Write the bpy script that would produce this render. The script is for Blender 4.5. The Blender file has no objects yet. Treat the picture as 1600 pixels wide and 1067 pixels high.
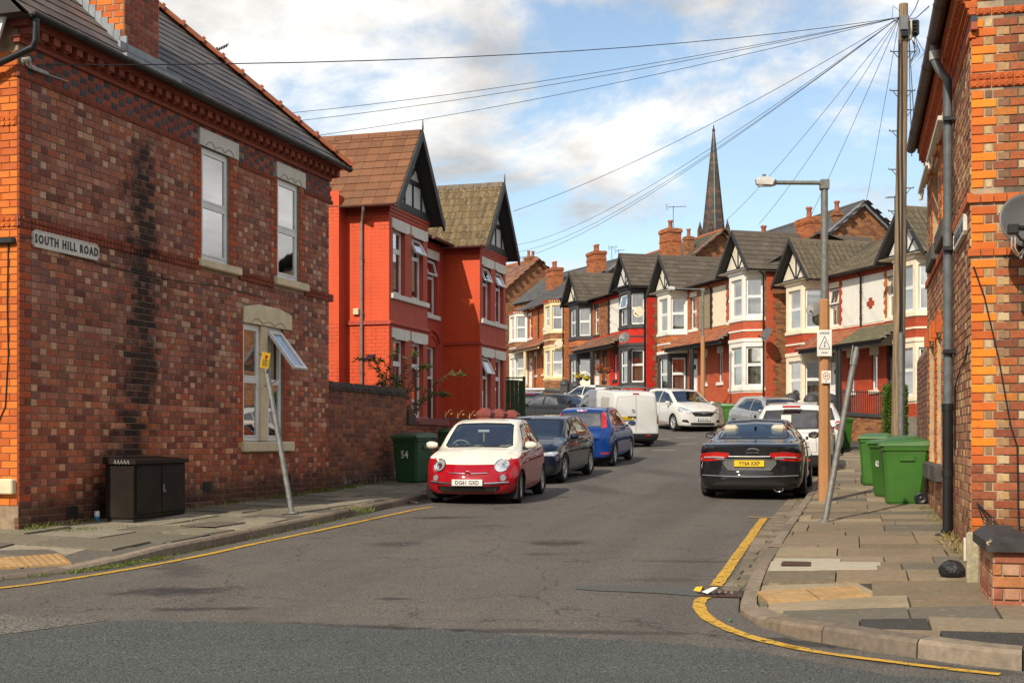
import bpy, bmesh, math, random
from mathutils import Vector, Matrix
R = random.Random(7)
SC = bpy.context.scene
COL = SC.collection
sin, cos, pi, rad = math.sin, math.cos, math.pi, math.radians
# ------------------------------------------------------------------ camera
CAMZ = 1.6
cam_d = bpy.data.cameras.new('camera'); cam = bpy.data.objects.new('camera', cam_d); COL.objects.link(cam)
cam.location = (0, 0, CAMZ); cam.rotation_euler = (rad(90), 0, 0)
cam_d.sensor_width = 36; cam_d.lens = 36 * 2050 / 1600
cam_d.shift_y = (689 - 533.5) / 1600
cam_d.clip_start = .1; cam_d.clip_end = 6000
SC.camera = cam
# ------------------------------------------------------------------ light
SUN_AZ, SUN_EL = 29.5, 37      # the sun stands behind the camera, to the left
SKY_STRENGTH = .105
sun_d = bpy.data.lights.new('sun', 'SUN'); sun = bpy.data.objects.new('sun', sun_d); COL.objects.link(sun)
_ray = Vector((sin(rad(SUN_AZ)) * cos(rad(SUN_EL)), cos(rad(SUN_AZ)) * cos(rad(SUN_EL)), -sin(rad(SUN_EL))))
sun.rotation_euler = _ray.to_track_quat('-Z', 'Y').to_euler()
sun.location = (-20, -30, 40)
sun_d.energy = 3.5; sun_d.angle = rad(.8); sun_d.color = (1, .91, .76)
SC.view_settings.view_transform = 'Standard'; SC.view_settings.look = 'None'
SC.view_settings.exposure = .42; SC.view_settings.gamma = 1; SC.view_settings.use_curve_mapping = False
W = bpy.data.worlds.new('World'); SC.world = W; W.use_nodes = True
nt = W.node_tree; nt.nodes.clear()
def _n(t, **k):
 n = nt.nodes.new(t)
 for a, b in k.items():
  if a in ('ins',):
   for i, v in b.items(): n.inputs[i].default_value = v
  else: setattr(n, a, b)
 return n
L = nt.links.new
sky = _n('ShaderNodeTexSky', sky_type='NISHITA', sun_disc=False, sun_elevation=rad(SUN_EL), sun_rotation=rad(180 + SUN_AZ),
  air_density=1.0, dust_density=1.2, ozone_density=1.2)
tc = _n('ShaderNodeTexCoord')
sep = _n('ShaderNodeSeparateXYZ'); L(tc.outputs['Generated'], sep.inputs[0])
zz = _n('ShaderNodeMath', operation='MAXIMUM'); L(sep.outputs['Z'], zz.inputs[0]); zz.inputs[1].default_value = .0
za = _n('ShaderNodeMath', operation='ADD'); L(zz.outputs[0], za.inputs[0]); za.inputs[1].default_value = .16
dv = _n('ShaderNodeVectorMath', operation='DIVIDE'); L(tc.outputs['Generated'], dv.inputs[0])
cb = _n('ShaderNodeCombineXYZ')
for i in range(3): L(za.outputs[0], cb.inputs[i])
L(cb.outputs[0], dv.inputs[1])
mp = _n('ShaderNodeMapping'); L(dv.outputs[0], mp.inputs['Vector']); mp.inputs['Scale'].default_value = (.72, .5, .5); mp.inputs['Location'].default_value = (2.35, .42, 0)
n1 = _n('ShaderNodeTexNoise', ins={'Scale': 1.9, 'Detail': 12, 'Roughness': .6, 'Distortion': .3}); L(mp.outputs[0], n1.inputs['Vector'])
r1 = _n('ShaderNodeValToRGB'); L(n1.outputs['Fac'], r1.inputs[0])
r1.color_ramp.elements[0].position = .40; r1.color_ramp.elements[0].color = (.05, .05, .05, 1)
r1.color_ramp.elements[1].position = .52; r1.color_ramp.elements[1].color = (1, 1, 1, 1)
r1.color_ramp.interpolation = 'EASE'
n2 = _n('ShaderNodeTexNoise', ins={'Scale': 2.9, 'Detail': 10, 'Roughness': .58}); L(mp.outputs[0], n2.inputs['Vector'])
r2 = _n('ShaderNodeValToRGB'); L(n2.outputs['Fac'], r2.inputs[0])
r2.color_ramp.elements[0].position = .39; r2.color_ramp.elements[0].color = (4.3, 4.2, 4.1, 1)
r2.color_ramp.elements[1].position = .58; r2.color_ramp.elements[1].color = (8.3, 8.1, 7.75, 1)
tint = _n('ShaderNodeMix', data_type='RGBA', blend_type='MULTIPLY'); tint.inputs['Factor'].default_value = 1
L(sky.outputs[0], tint.inputs['A']); tint.inputs['B'].default_value = (1.3, 1.3, 1.24, 1)
mx = _n('ShaderNodeMix', data_type='RGBA'); L(r1.outputs[0], mx.inputs['Factor']); L(tint.outputs['Result'], mx.inputs['A']); L(r2.outputs[0], mx.inputs['B'])
bg = _n('ShaderNodeBackground'); L(mx.outputs['Result'], bg.inputs[0]); bg.inputs[1].default_value = SKY_STRENGTH
out = _n('ShaderNodeOutputWorld'); L(bg.outputs[0], out.inputs[0])
# ------------------------------------------------------------------ object helpers
def tag(o, label=None, cat=None, group=None, kind=None):
 if label: o['label'] = label
 if cat: o['category'] = cat
 if group: o['group'] = group
 if kind: o['kind'] = kind
 return o
def empty(name, loc=(0, 0, 0), rz=0, label=None, cat=None, group=None, kind=None, parent=None):
 o = bpy.data.objects.new(name, None); COL.objects.link(o)
 o.location = loc; o.rotation_euler = (0, 0, rz); o.empty_display_size = .2
 if parent: o.parent = parent
 return tag(o, label, cat, group, kind)
def inst(name, me, parent=None, loc=(0, 0, 0), rot=(0, 0, 0), scale=(1, 1, 1)):
 o = bpy.data.objects.new(name, me); COL.objects.link(o); o.parent = parent
 o.location = loc; o.rotation_euler = rot; o.scale = scale
 return o
def copy_tree(o, parent=None):
 c = o.copy(); COL.objects.link(c)
 if parent: c.parent = parent
 for ch in o.children: copy_tree(ch, c)
 return c
class MB:
 """collects shapes; build() links them as ONE mesh object"""
 def __init__(s): s.v = []; s.f = []; s.m = []; s.cur = 0; s.sm = []
 def face(s, pts, mi=None, smooth=False):
  b = len(s.v); s.v += [tuple(p) for p in pts]; s.f.append(tuple(range(b, b + len(pts)))); s.m.append(s.cur if mi is None else mi); s.sm.append(smooth)
 def raw(s, vs, fs, mi=None, smooth=False):
  b = len(s.v); s.v += [tuple(p) for p in vs]
  for f in fs: s.f.append(tuple(b + i for i in f)); s.m.append(s.cur if mi is None else mi); s.sm.append(smooth)
 def box(s, x0, x1, y0, y1, z0, z1, M=None, mi=None):
  vs = [(x0, y0, z0), (x1, y0, z0), (x1, y1, z0), (x0, y1, z0), (x0, y0, z1), (x1, y0, z1), (x1, y1, z1), (x0, y1, z1)]
  if M: vs = [tuple(M @ Vector(p)) for p in vs]
  s.raw(vs, [(0, 3, 2, 1), (4, 5, 6, 7), (0, 1, 5, 4), (1, 2, 6, 5), (2, 3, 7, 6), (3, 0, 4, 7)], mi)
 def cbox(s, x0, x1, y0, y1, z0, z1, b=.01, M=None, mi=None):
  """box with bevelled edges"""
  c = [(x0 + x1) / 2, (y0 + y1) / 2, (z0 + z1) / 2]; h = [(x1 - x0) / 2, (y1 - y0) / 2, (z1 - z0) / 2]
  b = min(b, min(h) * .9); vs = []; idx = {}
  for sx in (-1, 1):
   for sy in (-1, 1):
    for sz in (-1, 1):
     for a in range(3):
      q = [h[0] - b, h[1] - b, h[2] - b]; q[a] = h[a]
      idx[(sx, sy, sz, a)] = len(vs); vs.append((c[0] + sx * q[0], c[1] + sy * q[1], c[2] + sz * q[2]))
  fs = []
  for a in range(3):
   o1, o2 = [(1, 2), (2, 0), (0, 1)][a]
   for sg in (-1, 1):
    ring = []
    for (p, q) in ((-1, -1), (1, -1), (1, 1), (-1, 1)):
     k = [0, 0, 0]; k[a] = sg; k[o1] = p; k[o2] = q; ring.append(idx[(k[0], k[1], k[2], a)])
    fs.append(tuple(ring if sg > 0 else ring[::-1]))
  for a in range(3):
   o1, o2 = [(1, 2), (2, 0), (0, 1)][a]
   for p in (-1, 1):
    for q in (-1, 1):
     k0 = [0, 0, 0]; k0[o1] = p; k0[o2] = q; k0[a] = -1; k1 = list(k0); k1[a] = 1
     r = (idx[(*k0, o1)], idx[(*k1, o1)], idx[(*k1, o2)], idx[(*k0, o2)])
     fs.append(r if p * q < 0 else r[::-1])
  for sx in (-1, 1):
   for sy in (-1, 1):
    for sz in (-1, 1):
     t = (idx[(sx, sy, sz, 0)], idx[(sx, sy, sz, 1)], idx[(sx, sy, sz, 2)])
     fs.append(t if sx * sy * sz > 0 else t[::-1])
  if M: vs = [tuple(M @ Vector(p)) for p in vs]
  s.raw(vs, fs, mi)
 def prism(s, poly, y0, y1, M=None, mi=None):
  """poly in (x, z), extruded along y"""
  n = len(poly); vs = [(p[0], y0, p[1]) for p in poly] + [(p[0], y1, p[1]) for p in poly]
  if M: vs = [tuple(M @ Vector(p)) for p in vs]
  fs = [tuple(range(n)), tuple(range(2 * n - 1, n - 1, -1))] + [(i, i + n, (i + 1) % n + n, (i + 1) % n) for i in range(n)]
  a = sum(poly[i][0] * poly[(i + 1) % n][1] - poly[(i + 1) % n][0] * poly[i][1] for i in range(n))
  if (a < 0) != (y1 < y0): fs = [f[::-1] for f in fs]
  s.raw(vs, fs, mi)
 def slab(s, poly, z0f, z1f, mi=None):
  """poly in plan (counter-clockwise or not), bottom and top given per vertex"""
  n = len(poly)
  a = sum(poly[i][0] * poly[(i + 1) % n][1] - poly[(i + 1) % n][0] * poly[i][1] for i in range(n))
  if a < 0: poly = poly[::-1]
  vs = [(p[0], p[1], z0f(p) if callable(z0f) else z0f) for p in poly] + [(p[0], p[1], z1f(p) if callable(z1f) else z1f) for p in poly]
  fs = [tuple(range(n - 1, -1, -1)), tuple(range(n, 2 * n))] + [(i, (i + 1) % n, (i + 1) % n + n, i + n) for i in range(n)]
  s.raw(vs, fs, mi)
 def tube(s, pts, r, n=8, mi=None, cap=True):
  pts = [Vector(p) for p in pts]; rs = r if isinstance(r, (list, tuple)) else [r] * len(pts)
  rings = []; up = None
  for i, p in enumerate(pts):
   d = (pts[min(i + 1, len(pts) - 1)] - pts[max(i - 1, 0)])
   if d.length < 1e-9: d = Vector((0, 0, 1))
   d.normalize()
   if up is None: up = Vector((0, 0, 1)) if abs(d.z) < .9 else Vector((1, 0, 0))
   a = d.cross(up).normalized(); b = a.cross(d).normalized(); up = b
   rings.append([p + (a * cos(2 * pi * k / n) + b * sin(2 * pi * k / n)) * rs[i] for k in range(n)])
  vs = [q for rg in rings for q in rg]; fs = []
  for i in range(len(pts) - 1):
   for k in range(n): fs.append((i * n + k, i * n + (k + 1) % n, (i + 1) * n + (k + 1) % n, (i + 1) * n + k))
  s.raw(vs, fs, mi, True)
  if cap:
   s.raw(rings[0], [tuple(range(n - 1, -1, -1))], mi); s.raw(rings[-1], [tuple(range(n))], mi)
 def lathe(s, prof, n=24, M=None, mi=None, smooth=True):
  """prof: (radius, height) about z"""
  vs = []; fs = []; k = len(prof)
  for j in range(n):
   a = 2 * pi * j / n
   for r_, h_ in prof: vs.append((r_ * cos(a), r_ * sin(a), h_))
  for j in range(n):
   for i in range(k - 1): fs.append((j * k + i, (j + 1) % n * k + i, (j + 1) % n * k + i + 1, j * k + i + 1))
  if M: vs = [tuple(M @ Vector(p)) for p in vs]
  s.raw(vs, fs, mi, smooth)
 def build(s, name, mats, parent=None, loc=(0, 0, 0), rot=(0, 0, 0), smooth=None):
  me = s.mesh(name, mats, smooth)
  return inst(name, me, parent, loc, rot)
 def mesh(s, name, mats, smooth=None):
  me = bpy.data.meshes.new(name); me.from_pydata(s.v, [], s.f)
  for m in (mats if isinstance(mats, (list, tuple)) else [mats]): me.materials.append(m)
  me.polygons.foreach_set('material_index', s.m)
  me.polygons.foreach_set('use_smooth', [(x if smooth is None else smooth) for x in s.sm])
  me.update(); return me
def text_mesh(name, body, size, m, parent=None, M=None, depth=.002, space=1.0, font_scale=(1, 1), bold=0):
 c = bpy.data.curves.new(name, 'FONT'); c.body = body; c.size = size; c.extrude = depth; c.align_x = 'CENTER'; c.align_y = 'CENTER'; c.space_character = space
 c.resolution_u = 2; c.offset = bold
 t = bpy.data.objects.new('tmp', c); COL.objects.link(t)
 dg = bpy.context.evaluated_depsgraph_get(); dg.update()
 me = bpy.data.meshes.new_from_object(t.evaluated_get(dg)); bpy.data.objects.remove(t)
 if M is None: M = Matrix()
 me.transform(M @ Matrix.Diagonal((font_scale[0], font_scale[1], 1, 1))); me.materials.clear(); me.materials.append(m)
 o = inst(name, me, parent); o['kind'] = 'stuff'; return o
# ------------------------------------------------------------------ materials
class NT:
 def __init__(s, name):
  s.m = bpy.data.materials.new(name); s.m.use_nodes = True; s.t = s.m.node_tree; s.t.nodes.clear()
  s.out = s.t.nodes.new('ShaderNodeOutputMaterial')
 def n(s, typ, ins=None, **k):
  x = s.t.nodes.new('ShaderNode' + typ)
  for a, b in k.items(): setattr(x, a, b)
  for i, v in (ins or {}).items():
   if hasattr(v, 'node'): s.t.links.new(v, x.inputs[i])
   else: x.inputs[i].default_value = v
  return x
 def math(s, op, a, b=0, c=None):
  d = {0: a, 1: b}
  if c is not None: d[2] = c
  return s.n('Math', d, operation=op).outputs[0]
 def mix(s, f, a, b, blend='MIX'):
  def c4(v): return v if hasattr(v, 'node') else (*v, 1) if len(v) == 3 else v
  return s.n('Mix', {'Factor': f, 'A': c4(a), 'B': c4(b)}, data_type='RGBA', blend_type=blend).outputs['Result']
 def noise(s, scale, detail=4, rough=.55, vec=None, dist=0):
  x = s.n('TexNoise', {'Scale': scale, 'Detail': detail, 'Roughness': rough, 'Distortion': dist})
  s.t.links.new(vec if vec is not None else s.obj(), x.inputs['Vector']); return x.outputs['Fac']
 def obj(s):
  if not hasattr(s, '_tc'): s._tc = s.n('TexCoord')
  return s._tc.outputs['Object']
 def pos(s):
  if not hasattr(s, '_g'): s._g = s.n('NewGeometry')
  return s._g.outputs['Position']
 def geo(s, o):
  s.pos(); return s._g.outputs[o]
 def ramp(s, f, stops, interp='LINEAR'):
  x = s.n('ValToRGB', {0: f}); e = x.color_ramp; e.interpolation = interp
  while len(e.elements) < len(stops): e.elements.new(.5)
  for q, (p, c) in zip(e.elements, stops):
   q.position = p; q.color = (*c, 1) if isinstance(c, (tuple, list)) else (c, c, c, 1)
  return x.outputs[0]
 def rng(s, f, a, b, c=0, d=1):
  return s.n('MapRange', {0: f, 1: a, 2: b, 3: c, 4: d}).outputs[0]
 def rand(s):
  """one random value per loose piece and per object"""
  o = s.n('ObjectInfo').outputs['Random']
  return s.math('FRACT', s.math('ADD', s.geo('Random Per Island'), o))
 def bump(s, h, strength=.3, dist=.01):
  return s.n('Bump', {'Height': h, 'Strength': strength, 'Distance': dist}).outputs[0]
 def fin(s, col, rough=.8, metal=0, normal=None, spec=.5, coat=0, trans=0, emit=None, alpha=None):
  p = s.n('BsdfPrincipled'); d = {'Base Color': col if hasattr(col, 'node') else (*col, 1), 'Roughness': rough, 'Metallic': metal, 'Specular IOR Level': spec, 'Coat Weight': coat, 'Transmission Weight': trans}
  for i, v in d.items():
   if hasattr(v, 'node'): s.t.links.new(v, p.inputs[i])
   else: p.inputs[i].default_value = v
  if coat: p.inputs['Coat Roughness'].default_value = .03
  if normal is not None: s.t.links.new(normal, p.inputs['Normal'])
  if alpha is not None: s.t.links.new(alpha, p.inputs['Alpha'])
  s.t.links.new(p.outputs[0], s.out.inputs[0]); return s.m
_mc = {}
def plain(name, col, rough=.6, metal=0, var=.12, scale=6, bump=.0, bscale=40, spec=.5, coat=0, dirt=0, dirtcol=(.05, .04, .03), dscale=2.5):
 if name in _mc: return _mc[name]
 s = NT(name); c = col
 if var:
  f = s.noise(scale, 5, .6)
  c = s.mix(s.rng(f, .3, .7), tuple(x * (1 - var) for x in col), tuple(min(1, x * (1 + var)) for x in col))
 if dirt:
  c = s.mix(s.math('MULTIPLY', s.rng(s.noise(dscale, 7, .65), .48, .72), dirt), c, dirtcol)
 nm = s.bump(s.noise(bscale, 4, .6), bump, .01) if bump else None
 _mc[name] = s.fin(c, rough, metal, nm, spec, coat); return _mc[name]
def pieces(name, stops, rough=.8, var=.25, nscale=25, bump=.35, bscale=60, soot=None, spec=.3, spots=None):
 """stops: list of colours picked at random for each piece"""
 if name in _mc: return _mc[name]
 s = NT(name); r = s.rand(); n = len(stops)
 c = s.ramp(r, [(i / n, q) for i, q in enumerate(stops)], 'CONSTANT')
 r2 = s.math('FRACT', s.math('MULTIPLY', r, 37.7))
 c = s.mix(s.rng(r2, 0, 1, 0, .5), c, (.02, .015, .012), 'MIX') if var > .4 else c
 off = s.n('CombineXYZ', {0: s.math('MULTIPLY', r, 53), 1: s.math('MULTIPLY', r2, 31), 2: 0}).outputs[0]
 v = s.n('VectorMath', {0: s.pos(), 1: off}, operation='ADD').outputs[0]
 f = s.noise(nscale, 6, .62, v)
 c = s.mix(s.rng(f, .34, .68, 0, 1), c, s.mix(1.0, c, (1 - var, 1 - var * .95, 1 - var * .9), 'MULTIPLY'))
 if spots: c = s.mix(s.math('MULTIPLY', s.rng(s.noise(nscale * .6, 5, .7, v), .6, .68), .8), c, spots)
 if soot: c = soot(s, c)
 _mc[name] = s.fin(c, rough, 0, s.bump(s.noise(bscale, 5, .65, v), bump, .012), spec); return _mc[name]
def courses(name, stops, mortar, bw=.235, bh=.087, ms=.012, rough=.8, soot=None, bump=.5, offset=.5):
 """brickwork for walls too far off to part the bricks; object x/y run along the walls, z up"""
 if name in _mc: return _mc[name]
 s = NT(name)
 o = s.n('SeparateXYZ', {0: s.obj()}).outputs
 nrm = s.n('VectorTransform', {0: s.geo('True Normal')}, vector_type='NORMAL', convert_from='WORLD', convert_to='OBJECT').outputs[0]
 nx = s.math('ABSOLUTE', s.n('SeparateXYZ', {0: nrm}).outputs[0])
 sel = s.math('GREATER_THAN', nx, .75)
 u = s.n('Mix', {'Factor': sel, 'A': o[0], 'B': o[1]}, data_type='FLOAT').outputs['Result']
 vec = s.n('CombineXYZ', {0: u, 1: o[2], 2: 0}).outputs[0]
 b = s.n('TexBrick', {'Scale': 1, 'Mortar Size': ms / 2, 'Mortar Smooth': .1, 'Bias': 0, 'Brick Width': bw, 'Row Height': bh, 'Color1': (0, 0, 0, 1), 'Color2': (1, 1, 1, 1), 'Mortar': (.5, .5, .5, 1)}, offset=offset, squash=1)
 s.t.links.new(vec, b.inputs['Vector'])
 row = s.math('FLOOR', s.math('DIVIDE', o[2], bh)); 
 colm = s.math('FLOOR', s.math('DIVIDE', s.math('ADD', u, s.math('MULTIPLY', s.math('MODULO', row, 2), bw * offset)), bw))
 wn = s.n('TexWhiteNoise', {'Vector': s.n('CombineXYZ', {0: row, 1: colm, 2: 3.3}).outputs[0]}, noise_dimensions='3D').outputs['Value']
 n = len(stops)
 c = s.ramp(wn, [(i / n, q) for i, q in enumerate(stops)], 'CONSTANT')
 c = s.mix(s.rng(s.noise(9, 6, .6), .35, .7, 0, .5), c, s.mix(1.0, c, (.6, .55, .5), 'MULTIPLY'))
 c = s.mix(b.outputs['Fac'], c, mortar)
 if soot: c = soot(s, c)
 h = s.math('ADD', s.math('MULTIPLY', b.outputs['Fac'], -1), s.math('MULTIPLY', s.noise(50, 3), .3))
 _mc[name] = s.fin(c, rough, 0, s.bump(h, bump, .012), .3); return _mc[name]
def glass_mat(name, tint=(.75, .8, .8), refl=.22, rough=.02):
 if name in _mc: return _mc[name]
 s = NT(name)
 lw = s.n('LayerWeight', {'Blend': .35}).outputs['Fresnel']
 f = s.math('MINIMUM', s.math('ADD', s.math('MULTIPLY', lw, .9), refl), 1)
 a = s.n('BsdfTransparent', {'Color': (*tint, 1)}).outputs[0]
 nb = s.bump(s.noise(1.3, 2, .5), .02, .05)
 g = s.n('BsdfGlossy', {'Color': (1, 1, 1, 1), 'Roughness': rough, 'Normal': nb}).outputs[0]
 s.t.links.new(s.n('MixShader', {0: f, 1: a, 2: g}).outputs[0], s.out.inputs[0]); _mc[name] = s.m; return s.m
WHITE = plain('white_upvc', (.78, .78, .76), .35, var=.05, dirt=.25, dscale=3)
BLACKP = plain('black_plastic', (.012, .012, .013), .4, var=.2)
DARK = plain('unlit_black', (.015, .014, .013), .9, var=.3)  # near-black colour standing in for unlit interiors
GLASS = glass_mat('window_glass', (.72, .76, .76), .42)
LEAD = plain('lead_sheet', (.22, .24, .26), .55, .3, var=.25, bump=.2, bscale=15)
GALV = plain('galvanised_steel', (.17, .172, .16), .6, .3, var=.3, scale=14, bump=.1, dirt=.4, dirtcol=(.16, .13, .1), dscale=5)
# ------------------------------------------------------------------ ground shape
_PY = [-300, -20, 6, 10, 13.5, 19, 23, 28, 34, 43, 51, 60, 70, 84, 100, 200, 420]
_PZ = [-1.47, -1.45, -1.42, -1.33, -1.25, -1.12, -1.05, -.88, -.63, -.18, .35, .98, 1.7, 2.75, 3.9, 8, 11]
def _lin(y):
 for i in range(len(_PY) - 1):
  if y <= _PY[i + 1]:
   return _PZ[i] + (y - _PY[i]) / (_PY[i + 1] - _PY[i]) * (_PZ[i + 1] - _PZ[i])
 return _PZ[-1]
def zg(y): return CAMZ + (_lin(y - 1.5) + _lin(y) + _lin(y + 1.5)) / 3
class Frame:
 """a wall line in plan: s runs along it, off to its right-hand side"""
 def __init__(s, x, y, deg):
  s.p = Vector((x, y)); a = rad(deg); s.deg = deg
  s.u = Vector((sin(a), cos(a))); s.n = Vector((cos(a), -sin(a)))
 def at(s, t, off=0, z=0):
  q = s.p + s.u * t + s.n * off; return (q.x, q.y, z)
 def rz(s): return rad(90 - s.deg)      # local +x along u; local +y to the LEFT of u
LF = Frame(-5.76, 15.3, 16.83)    # street wall of the left corner house, street on its right
RF = Frame(4.49, 12.83, 14.5)     # street wall of the right corner house, street on its left
# ================================================================== GROUND
def asphalt(name, base, dark, fleck, patch=None, fine=105):
 s = NT(name); p = s.pos()
 f1 = s.noise(.55, 6, .6, p); f2 = s.noise(3.2, 6, .65, p); f3 = s.noise(fine, 2, .6, p)
 c = s.mix(s.rng(f1, .35, .68), base, dark)
 c = s.mix(s.math('MULTIPLY', s.rng(f2, .5, .75), .45), c, tuple(x * .55 for x in dark))
 c = s.mix(s.rng(f3, .5, .66, 0, .9), c, fleck)
 c = s.mix(s.rng(s.noise(fine * .6, 2, .5, p), .54, .66, 0, .85), c, tuple(x * .3 for x in dark))
 vo = s.n('TexVoronoi', {'Vector': p, 'Scale': 13}).outputs['Distance']
 c = s.mix(s.math('MULTIPLY', s.math('LESS_THAN', vo, .05), .8), c, (.3, .28, .25))
 if patch: c = patch(s, c)
 return s.fin(c, .85, 0, s.bump(s.math('ADD', f3, s.math('MULTIPLY', f2, .6)), .55, .01), .25)
def oil(s, c):
 """old repairs and spilt oil, each a patch with a place of its own"""
 p = s.pos()
 vs_ = s.n('TexVoronoi', {'Vector': s.n('VectorMath', {0: p, 1: s.n('TexNoise', {'Vector': p, 'Scale': 1.7, 'Detail': 4}).outputs['Color']}, operation='ADD').outputs[0], 'Scale': .42}, feature='DISTANCE_TO_EDGE').outputs['Distance']
 c = s.mix(s.math('MULTIPLY', s.math('LESS_THAN', vs_, .0045), .55), c, (.03, .027, .024))
 tr_ = s.n('TexNoise', {'Vector': s.n('Mapping', {'Vector': s.n('VectorRotate', {'Vector': p, 'Angle': rad(13)}, rotation_type='Z_AXIS').outputs[0], 'Scale': (1.5, .07, 1)}).outputs[0], 'Scale': 1, 'Detail': 4}).outputs['Fac']
 c = s.mix(s.rng(tr_, .45, .7, 0, .35), c, (.055, .05, .045))
 for (x, y, rx, ry, rot, k) in ((-2.9, 11.35, .62, .34, .2, .9), (-2.45, 10.35, .62, .12, .1, .8), (-.95, 10.9, .25, .1, .0, .8), (-1.35, 15.4, .35, .35, .3, .6),
        (.55, 15.5, .5, .35, .2, .75), (.35, 14.3, .3, .15, 0, .6), (1.9, 13.6, .7, .12, -.1, .5), (-1.0, 19.2, .6, .3, .2, .8), (-.3, 17.8, .3, .2, .2, .5), (.2, 9.3, 1.4, .12, -.1, .7), (-1.2, 9.5, 1.1, .14, -.2, .7),
        (1.9, 8.85, .55, .16, -.5, .8), (2.6, 8.0, .7, .12, -.5, .6), (1.35, 12.1, .6, .2, .1, .4), (1.6, 26, .5, 1.6, .2, .5), (3.6, 31, .6, 2, .2, .4), (-3.3, 13, .3, .9, .3, .5)):
  d = s.n('Mapping', {'Vector': p, 'Location': (-x, -y, 0)}, vector_type='POINT').outputs[0]
  d = s.n('VectorRotate', {'Vector': d, 'Angle': -rot}, rotation_type='Z_AXIS').outputs[0]
  d = s.n('VectorMath', {0: d, 1: (1 / rx, 1 / ry, 0)}, operation='MULTIPLY').outputs[0]
  ln = s.n('VectorMath', {0: d}, operation='LENGTH').outputs['Value']
  e = s.math('ADD', ln, s.math('MULTIPLY', s.math('SUBTRACT', s.noise(4.5, 9, .8, p), .5), 3.4))
  c = s.mix(s.rng(e, .45, 1.0, k * .85, 0), c, (.022, .02, .02))
 return c
ASPH = asphalt('road_asphalt', (.122, .106, .089), (.098, .086, .074), (.27, .245, .215), oil)
ASPH2 = asphalt('main_road_asphalt', (.068, .074, .07), (.052, .057, .055), (.2, .205, .19), fine=90)
CHIP = asphalt('chipped_asphalt', (.13, .12, .1), (.07, .065, .058), (.34, .31, .27), fine=60)
EARTH = plain('bare_earth', (.06, .055, .04), .9, var=.3, bump=.3)
def resample(pts, step):
 out = [Vector(pts[0]).to_2d()]; acc = 0
 for a, b in zip(pts[:-1], pts[1:]):
  a = Vector(a).to_2d(); b = Vector(b).to_2d(); L_ = (b - a).length; t = step - acc
  while t <= L_: out.append(a + (b - a) * (t / L_)); t += step
  acc = L_ - (t - step)
 return out
def sheet(name, poly, dz, m, step=1.5, kind='structure', label=None, parent=None):
 """a flat sheet over the ground: the polygon is cut into cells so that it follows the slope"""
 bm = bmesh.new(); bm.faces.new([bm.verts.new((x, y, 0)) for x, y in poly])
 ys = [p[1] for p in poly]; y = math.floor(min(ys)) + step
 while y < max(ys):
  bmesh.ops.bisect_plane(bm, geom=bm.verts[:] + bm.edges[:] + bm.faces[:], plane_co=(0, y, 0), plane_no=(0, 1, 0)); y += step if y < 110 else 40
 for v in bm.verts: v.co.z = zg(v.co.y) + dz
 bmesh.ops.recalc_face_normals(bm, faces=bm.faces[:])
 if sum(f.normal.z for f in bm.faces) < 0: bmesh.ops.reverse_faces(bm, faces=bm.faces[:])
 me = bpy.data.meshes.new(name); bm.to_mesh(me); bm.free(); me.materials.append(m)
 return tag(inst(name, me, parent), label, None, None, kind)
sheet('ground', [(-900, -300), (900, -300), (900, 3000), (-900, 3000)], -.03, EARTH, 6, label='bare ground around and below the houses')
KL = [(-40, 7.2), (-12, 10.0), (-7.4, 10.85), (-5.7, 11.35), (-4.75, 12.0), (-4.1, 12.9), (-3.68, 14.0), (-3.25, 15.6), (-2.55, 18.5), (-1.62, 22.76), (-.45, 28), (.95, 34.5), (2.1, 41), (2.0, 45), (1.0, 50), (-.6, 55), (-3, 62), (-6, 72), (-9, 84)]
KR = [(40, 4.6), (9, 6.6), (4.4, 7.4), (3.07, 7.86), (2.78, 8.06), (2.34, 8.5), (1.98, 8.95), (1.78, 9.5), (1.76, 10.2), (1.9, 10.95), (2.32, 12.54), (3.6, 17.26), (4.9, 22.08), (6.17, 26.7), (7.6, 31.9), (9.3, 37.5), (10.1, 41), (10.0, 44), (8.5, 50.0), (6.1, 57), (3.6, 65), (.4, 75), (-2.6, 84)]
sheet('road', [(-42, 3), (42, 3)] + KR[:-1] + [(-2.6, 86), (-9, 86)] + KL[::-1][1:], 0, ASPH, label='grey brown asphalt street running uphill between the parked cars')
_e0 = [(3.4, 7.2), (2.24, 7.72), (1.48, 8.6), (.87, 8.86), (-.45, 9.28), (-1.75, 9.62), (-2.92, 9.74), (-3.6, 9.05), (-9, 8.2)]
_e = [(p.x + R.uniform(-.02, .02), p.y + R.gauss(0, .025)) for p in resample(_e0, .09)]
sheet('main_road', [(-60, -20), (60, -20), (60, 1.0), (8, 5.6)] + _e + [(-60, 4)], .005, ASPH2, label='darker greenish asphalt of the main road across the foreground')
sheet('worn_patch', [(-3.0, 9.76), (-3.58, 9.1), (-9, 8.25), (-9, 9.0), (-5, 9.75), (-3.9, 10.05)], .004, CHIP, label='rough chipped strip of asphalt at the edge of the main road')
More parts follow.
